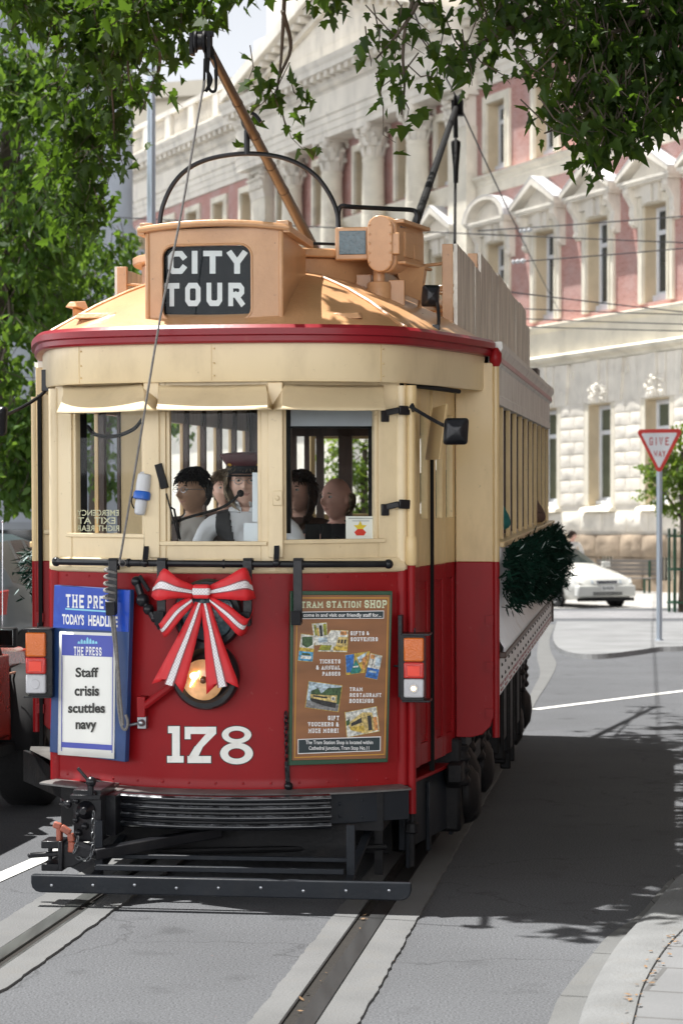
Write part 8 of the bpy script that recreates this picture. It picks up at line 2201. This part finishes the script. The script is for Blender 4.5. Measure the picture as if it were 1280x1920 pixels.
def person(label, head_px, v, yaw, skin, top, hair, hairmat, tram=True, sleeve='long', arms=None, seated=True, hs=1.0, tilt=0.0, extra=None, group=None, shoulder=1.0):
    """head_px: photo position of the head centre; v: depth in the tram (or world Y)"""
    t = thing('person', label, 'person', group=group)
    HZ = .69
    J = {'pelvis': ((0, .0, .06), .15), 'waist': ((0, .01, .22), .135), 'chest': ((0, .01, .38), .15), 'upper': ((0, .015, .49), .11), 'neck': ((0, .012, .555), .056), 'nape': ((0, -.004, .63), .054)}
    E = [('pelvis', 'waist'), ('waist', 'chest'), ('chest', 'upper'), ('upper', 'neck'), ('neck', 'nape')]
    A = dict(le=(-.27, -.03, .22), lw=(-.20, -.27, .14), re=(.27, -.03, .22), rw=(.20, -.27, .14)); A.update(arms or {})
    for s, e, w, n_ in ((-1, A['le'], A['lw'], 'l'), (1, A['re'], A['rw'], 'r')):
        S = Vector((s * .185 * shoulder, .012, .475)); e = Vector(e); w = Vector(w)
        J[n_ + 'sh'] = (S, .062); J[n_ + 'el'] = (e, .045); J[n_ + 'fa'] = (e.lerp(w, .35), .043); J[n_ + 'wr'] = (w, .027)
        E += [('upper', n_ + 'sh'), (n_ + 'sh', n_ + 'el'), (n_ + 'el', n_ + 'fa'), (n_ + 'fa', n_ + 'wr')]
        hd = (w - e).normalized(); sd = hd.cross(Vector((0, 0, 1)))
        sd = sd.normalized() if sd.length > .1 else Vector((1, 0, 0))
        up = sd.cross(hd)
        pm_ = w + hd * .055; J[n_ + 'pm'] = (pm_, .030); E.append((n_ + 'wr', n_ + 'pm'))
        for k in range(4):
            r0 = pm_ + hd * .035 + sd * (.024 - .016 * k); L = (.034, .040, .037, .029)[k]
            J[f'{n_}f{k}a'] = (r0, .0095); J[f'{n_}f{k}b'] = (r0 + hd * L - up * .010, .0085); J[f'{n_}f{k}c'] = (r0 + hd * (L * 1.5) - up * .032, .0075)
            E += [(n_ + 'pm', f'{n_}f{k}a'), (f'{n_}f{k}a', f'{n_}f{k}b'), (f'{n_}f{k}b', f'{n_}f{k}c')]
        th = w + hd * .03 + sd * .030 * (1 if s > 0 else 1); J[n_ + 'ta'] = (th, .011); J[n_ + 'tb'] = (th + hd * .035 + sd * .018 - up * .008, .009); J[n_ + 'tc'] = (th + hd * .055 + sd * .014 - up * .02, .008)
        E += [(n_ + 'wr', n_ + 'ta'), (n_ + 'ta', n_ + 'tb'), (n_ + 'tb', n_ + 'tc')]
        if seated: K, F_, To = Vector((s * .13, -.42, .06)), Vector((s * .13, -.40, -.36)), Vector((s * .14, -.56, -.39))
        else: K, F_, To = Vector((s * .11, -.02, -.40)), Vector((s * .11, .03, -.80)), Vector((s * .12, -.13, -.83))
        J[n_ + 'hp'] = (Vector((s * .09, -.04 if seated else 0, .03)), .095); J[n_ + 'kn'] = (K, .062); J[n_ + 'ca'] = (K.lerp(F_, .4), .056); J[n_ + 'an'] = (F_, .04); J[n_ + 'to'] = (To, .036)
        E += [('pelvis', n_ + 'hp'), (n_ + 'hp', n_ + 'kn'), (n_ + 'kn', n_ + 'ca'), (n_ + 'ca', n_ + 'an'), (n_ + 'an', n_ + 'to')]
    me = skin_body(J, E)
    hv, hf = head_points(hs)
    RH = Matrix.Rotation(yaw, 3, 'Z') @ Matrix.Rotation(tilt, 3, 'X'); HC = Vector((0, -.025, HZ))
    bm = bmesh.new(); bm.from_mesh(me)
    base = [bm.verts.new(HC + RH @ p) for p in hv]
    for f in hf:
        q = [];  [q.append(base[i]) for i in f if base[i] not in q]
        try: bm.faces.new(q)
        except ValueError: pass
    for s in (-1, 1):   # ears
        c = HC + RH @ Vector((s * .074 * hs, .012, -.004)); r = bmesh.ops.create_icosphere(bm, subdivisions=2, radius=1)['verts']
        for v_ in r: v_.co = c + RH @ Vector((v_.co.x * .012, v_.co.y * .020, v_.co.z * .032))
    bmesh.ops.remove_doubles(bm, verts=bm.verts, dist=1e-5)
    me2 = bpy.data.meshes.new('body'); bm.to_mesh(me2); bm.free()
    o = bpy.data.objects.new('body', me2); COL.objects.link(o)
    r = o.modifiers.new('fuse', 'REMESH'); r.mode = 'VOXEL'; r.voxel_size = .0075; r.use_smooth_shade = True
    dg = bpy.context.evaluated_depsgraph_get(); dg.update()
    fin = bpy.data.meshes.new_from_object(o.evaluated_get(dg)); o.modifiers.clear(); o.data = fin
    fin.materials.clear()
    for mt in (skin, top, 'trousers', 'lips'): fin.materials.append(M[mt])
    lw, rw = Vector(A['lw']), Vector(A['rw']); le, re = Vector(A['le']), Vector(A['re'])
    idx = np.zeros(len(fin.polygons), dtype=np.int32); RHi = RH.inverted()
    for i, p in enumerate(fin.polygons):
        c = p.center; k = 1
        hl = RHi @ (c - HC)
        if c.z > .575 - .03 * (c.y < -.02) or (abs(hl.x) < .085 and abs(hl.y) < .11 and abs(hl.z) < .125): 
            k = 0
            if abs(hl.x) < .023 and -.078 < hl.z < -.052 and hl.y < -.085 and c.z > .55: k = 3
        elif (c - lw).length < .10 or (c - rw).length < .10:
            d1 = (c - lw).dot((lw - le).normalized()) if (c - lw).length < (c - rw).length else (c - rw).dot((rw - re).normalized())
            k = 0 if d1 > -.015 else 1
        if k == 1 and sleeve == 'short':
            for w_, e_ in ((lw, le), (rw, re)):
                if (c - e_).dot((w_ - e_).normalized()) > -.02 and (c - e_.lerp(w_, .5)).length < .22: k = 0
        if k == 1 and c.z < .12 and not ((c - lw).length < .2 or (c - rw).length < .2 or abs(c.x) > .24): k = 2
        idx[i] = k
    fin.polygons.foreach_set('material_index', idx); fin.polygons.foreach_set('use_smooth', np.ones(len(fin.polygons), dtype=bool))
    o.parent = t
    # cloth folds
    nrm_ = [v_.normal.copy() for v_ in fin.vertices]; cos_ = [v_.co.copy() for v_ in fin.vertices]
    for i, c in enumerate(cos_):
        if c.z < .53 and abs(c.x) < .34:
            a_ = mnoise.noise(Vector((c.x * 9, c.y * 9, c.z * 16 + abs(c.x) * 22))); b_ = mnoise.noise(c * 34)
            cos_[i] = c + nrm_[i] * (.009 * a_ + .003 * b_) * min(1, (.53 - c.z) * 12)
    fin.vertices.foreach_set('co', np.array(cos_, dtype=np.float32).ravel()); fin.update()
    # eyes
    m = MB()
    for s in (-1, 1): m.sphere(HC + RH @ (Vector((s * .031, -.0785, .0135)) * hs), (.0125, .010, .0085), 12, 8, 0); m.sphere(HC + RH @ (Vector((s * .031, -.0872, .0135)) * hs), (.0055, .003, .0055), 10, 6, 1)
    m.build('eyes', [M['eyewhite'], M['iris']], t)
    m = MB()
    for s in (-1, 1): m.tube([HC + RH @ (Vector((s * x, -.093 + abs(x - .03) * .5, z)) * hs) for x, z in ((.016, .031), (.030, .036), (.046, .031))], [.003, .004, .002], 6)
    m.build('eyebrows', M[hairmat], t)
    if hair:
        vs, fs = head_points(1.0); m = MB(); keep = []; rg = random.Random(len(label)); out = []
        for p in vs:
            nrm = Vector((p.x / .076, p.y / .097, p.z / .118)); k = {'short': .012, 'bob': .024, 'long': .022, 'fringe': .010}[hair]
            q = Vector((p.x, max(p.y, -.10) , p.z)); q = q + Vector((nrm.x, nrm.y * (.7 if nrm.y < 0 else 1), nrm.z)).normalized() * (k + .004 * mnoise.noise(p * 60) + .003 * mnoise.noise(p * 150))
            if hair in ('bob', 'long') and p.z < .0: q.x *= 1.12; q.z -= (.01 if hair == 'bob' else .08) * (-p.z / .1)
            out.append(HC + RH @ (q * hs))
        for f in hf:
            c = sum((vs[i] for i in f), Vector()) / len(f); back = c.y
            if hair == 'short': ok = (c.z > .052 and c.y < -.02) or (c.y >= -.02 and c.z > (.02 if c.y < .02 else -.03 - .3 * (c.y - .02)))
            elif hair == 'fringe': ok = c.y > .02 and -.05 < c.z < .03
            else: ok = (c.z > .055) or (c.y > -.035 and abs(c.x) > .02 and c.z > -.12) or c.y > .03
            if ok: keep.append(f)
        m.add(out, keep)
        cen = HC + RH @ Vector((0, .01, 0))
        for _ in range(900):      # loose strands over the cap of hair
            f = rg.choice(keep); p_ = sum((out[i] for i in f), Vector()) / len(f); n_ = (p_ - cen).normalized()
            dn = (Vector((0, 0, -1)) + RH @ Vector((rg.uniform(-.5, .5), rg.uniform(-.2, .7), 0))); dn = (dn - n_ * dn.dot(n_)).normalized(); sd_ = dn.cross(n_) * rg.uniform(.0012, .0028)
            L_ = rg.uniform(.02, .05); b_ = p_ + n_ * rg.uniform(.000, .006)
            m.add([b_ - sd_, b_ + sd_, b_ + dn * L_ * .6 + n_ * .004 + sd_, b_ + dn * L_ + n_ * .001, b_ + dn * L_ * .6 + n_ * .004 - sd_], [(0, 1, 2, 3, 4)])
        m.build('hair', M[hairmat], t, solid=.004, soff=-1, ang=80)
    if extra: extra(t, HC, RH, fin, hs)
    off = Vector((HC.x, HC.y, HC.z))
    if tram:
        q = tv(head_px[0], head_px[1], v)
        t.matrix_world = TM @ Matrix.Translation(q - off)
    else:
        q = W(head_px[0], head_px[1], v); t.matrix_world = Matrix.Translation(q - off)
    return t

def glasses(t, HC, RH, fin, hs):
    m = MB()
    for s in (-1, 1):
        m.tube([HC + RH @ (Vector((s * .031 + .020 * cos(a), -.103, .011 + .015 * sin(a))) * hs) for a in [2 * pi * k / 14 for k in range(14)]], .0017, 5, closed=True)
        m.tube([HC + RH @ (Vector((s * .051, -.102, .014)) * hs), HC + RH @ (Vector((s * .078, -.04, .014)) * hs), HC + RH @ (Vector((s * .08, .012, .012)) * hs)], .0016, 5)
    m.tube([HC + RH @ (Vector((-.011, -.104, .014)) * hs), HC + RH @ (Vector((.011, -.104, .014)) * hs)], .0016, 5)
    m.build('glasses', M['steel'], t)

def shell(t, fin, name, material, test, off=.007):
    """clothing: the body faces passing the test, lifted off the skin"""
    m = MB(); mp = {}; nr = [v.normal.copy() for v in fin.vertices]; fs = []
    for p in fin.polygons:
        if test(p.center):
            f = []
            for i in p.vertices:
                if i not in mp: mp[i] = len(m.v); m.v.append(tuple(fin.vertices[i].co + nr[i] * off))
                f.append(mp[i])
            fs.append(tuple(f))
    m.f = fs; m.m = [0] * len(fs); m.build(name, material, t, solid=.004, soff=-1, ang=80)

def driver_extra(t, HC, RH, fin, hs):
    glasses(t, HC, RH, fin, hs)
    def vest(c): return .06 < c.z < .548 and abs(c.x) < .155 and not (c.y < .02 and abs(c.x) < .02 + max(0, c.z - .26) * .23)
    shell(t, fin, 'waistcoat', M['vest'], vest, .010)
    def collar(c): return .535 < c.z < .60 and abs(c.x) < .09 and abs(c.y) < .1 and not (c.y < -.03 and abs(c.x) < .02)
    shell(t, fin, 'collar', M['shirt'], collar, .016)
    m = MB(); o = lambda x, y, z: HC + RH @ (Vector((x, y, z)) * hs)
    n = 28
    def ring(rx, ry, z, dy=0, tl=0): return [o(rx * cos(2 * pi * k / n), dy + ry * sin(2 * pi * k / n), z + tl * sin(2 * pi * k / n)) for k in range(n + 1)]
    m.grid([ring(.088, .106, .052), ring(.094, .112, .060), ring(.096, .114, .085, 0, .0), ring(.125, .140, .125, 0, .0), ring(.132, .146, .138), ring(.126, .140, .146), ring(.06, .07, .152), ring(.001, .001, .153)], flip=True)
    h = m.build('cap', M['maroon'], t, ang=60)
    m = MB(); m.grid([ring(.0885, .1065, .046), ring(.098, .116, .062), ring(.099, .117, .080), ring(.096, .114, .086)], flip=True); m.build('cap_band', M['vest'], h, ang=60)
    m = MB(); m.grid([[o(.10 * sin(a) * s_, -.085 - .085 * cos(a) * (s_ - .0) + .03 * (1 - s_), .052 - .018 * s_) for a in [(-1.2 + 2.4 * k / 10) for k in range(11)]] for s_ in (.6, .8, 1.0)]); m.build('peak', M['vest'], h, solid=.003)
    m = MB()
    for x, z, rr in ((-.075, .090, .012), (.02, .104, .008), (.06, .095, .014), (-.01, .106, .007)): m.sphere(o(x, -.118 + abs(x) * .42, z), (rr, .004, rr * .8), 8, 5)
    m.build('cap_badges', mat('brass_badge', (.50, .30, .05), .3, metal=.6, var=.4, vscale=60), h)

person('tram driver in maroon peaked cap, pale shirt and black waistcoat', (462, 906), .80, radians(6), 'skin', 'shirt', 'bob', 'hair_gr', arms=dict(le=(-.29, -.06, .20), lw=(-.16, -.34, .16), re=(.33, -.04, .26), rw=(.26, -.34, .22)), hs=1.05, extra=driver_extra, shoulder=1.12)
def jk(t, HC, RH, fin, hs):
    glasses(t, HC, RH, fin, hs)
    shell(t, fin, 'jacket', M['jacket'], lambda c: .1 < c.z < .565 and abs(c.x) < .30 and not (c.y < 0 and abs(c.x) < .07), .008)
person('dark haired man with glasses and taupe jacket looking left behind the middle windscreen', (362, 922), 2.0, radians(-34), 'skin_tan', 'lightshirt', 'short', 'hair_blk', extra=jk, hs=1.04)
person('long haired woman in brown blouse sitting in the dim saloon behind the right windscreen', (561, 925), 2.9, radians(-22), 'skin', 'browncloth', 'long', 'hair_br', tilt=radians(-6))
person('balding man in black shirt with a hand to his chest behind the right windscreen', (631, 936), 2.6, radians(-38), 'skin_red', 'blackcloth', 'fringe', 'hair_gr', sleeve='short', arms=dict(le=(-.27, -.10, .20), lw=(-.06, -.22, .40)), hs=1.06)
person('fair haired passenger half hidden behind the shoulder of the driver', (421, 918), 4.3, radians(14), 'skin', 'browncloth', 'short', 'hair_gr')
def out_elbow(label, px, py, u, v, top):
    e = tu(px, py, u) if False else None
    q = tv(px, py, v); hx = 1.0; hz = q.z + .46        # head inside, elbow on the sill
    t = person(label, (640, 900), 1.0, 0, 'skin', top, 'short', 'hair_br', arms=dict(le=(-.27, -.05, .2), re=(q.x - .93, -.06, .225 + .0), rw=(.12, -.26, .28)))
    t.matrix_world = TM @ Matrix.Translation(Vector((.93, v + .06, q.z - .225)))
    return t
out_elbow('passenger in teal top resting an elbow on the side window sill', 949, 985, 1.27, 2.25, 'tealcloth')
out_elbow('passenger in dark red brown top leaning an elbow out near the rear of the saloon', 1017, 973, 1.28, 6.15, 'browncloth')
person('pedestrian in white shirt standing beyond the roof of the white sedan', (1072, 1005), 57.5, radians(100), 'skin_red', 'lightshirt', 'short', 'hair_br', tram=False, seated=False)
m = MB(); q = tv(455, 908, .8); m.lathe((q.x, q.y, .78), (0, 0, 1), [(.16, 0), (.04, .03), (.04, q.z - .69 - .78 - .12)], 14); m.lathe((q.x, q.y, q.z - .69 - .10), (0, 0, 1), [(.18, 0), (.19, .02), (.18, .07)], 18); m.build('driver_stool', M['brown'], TR)
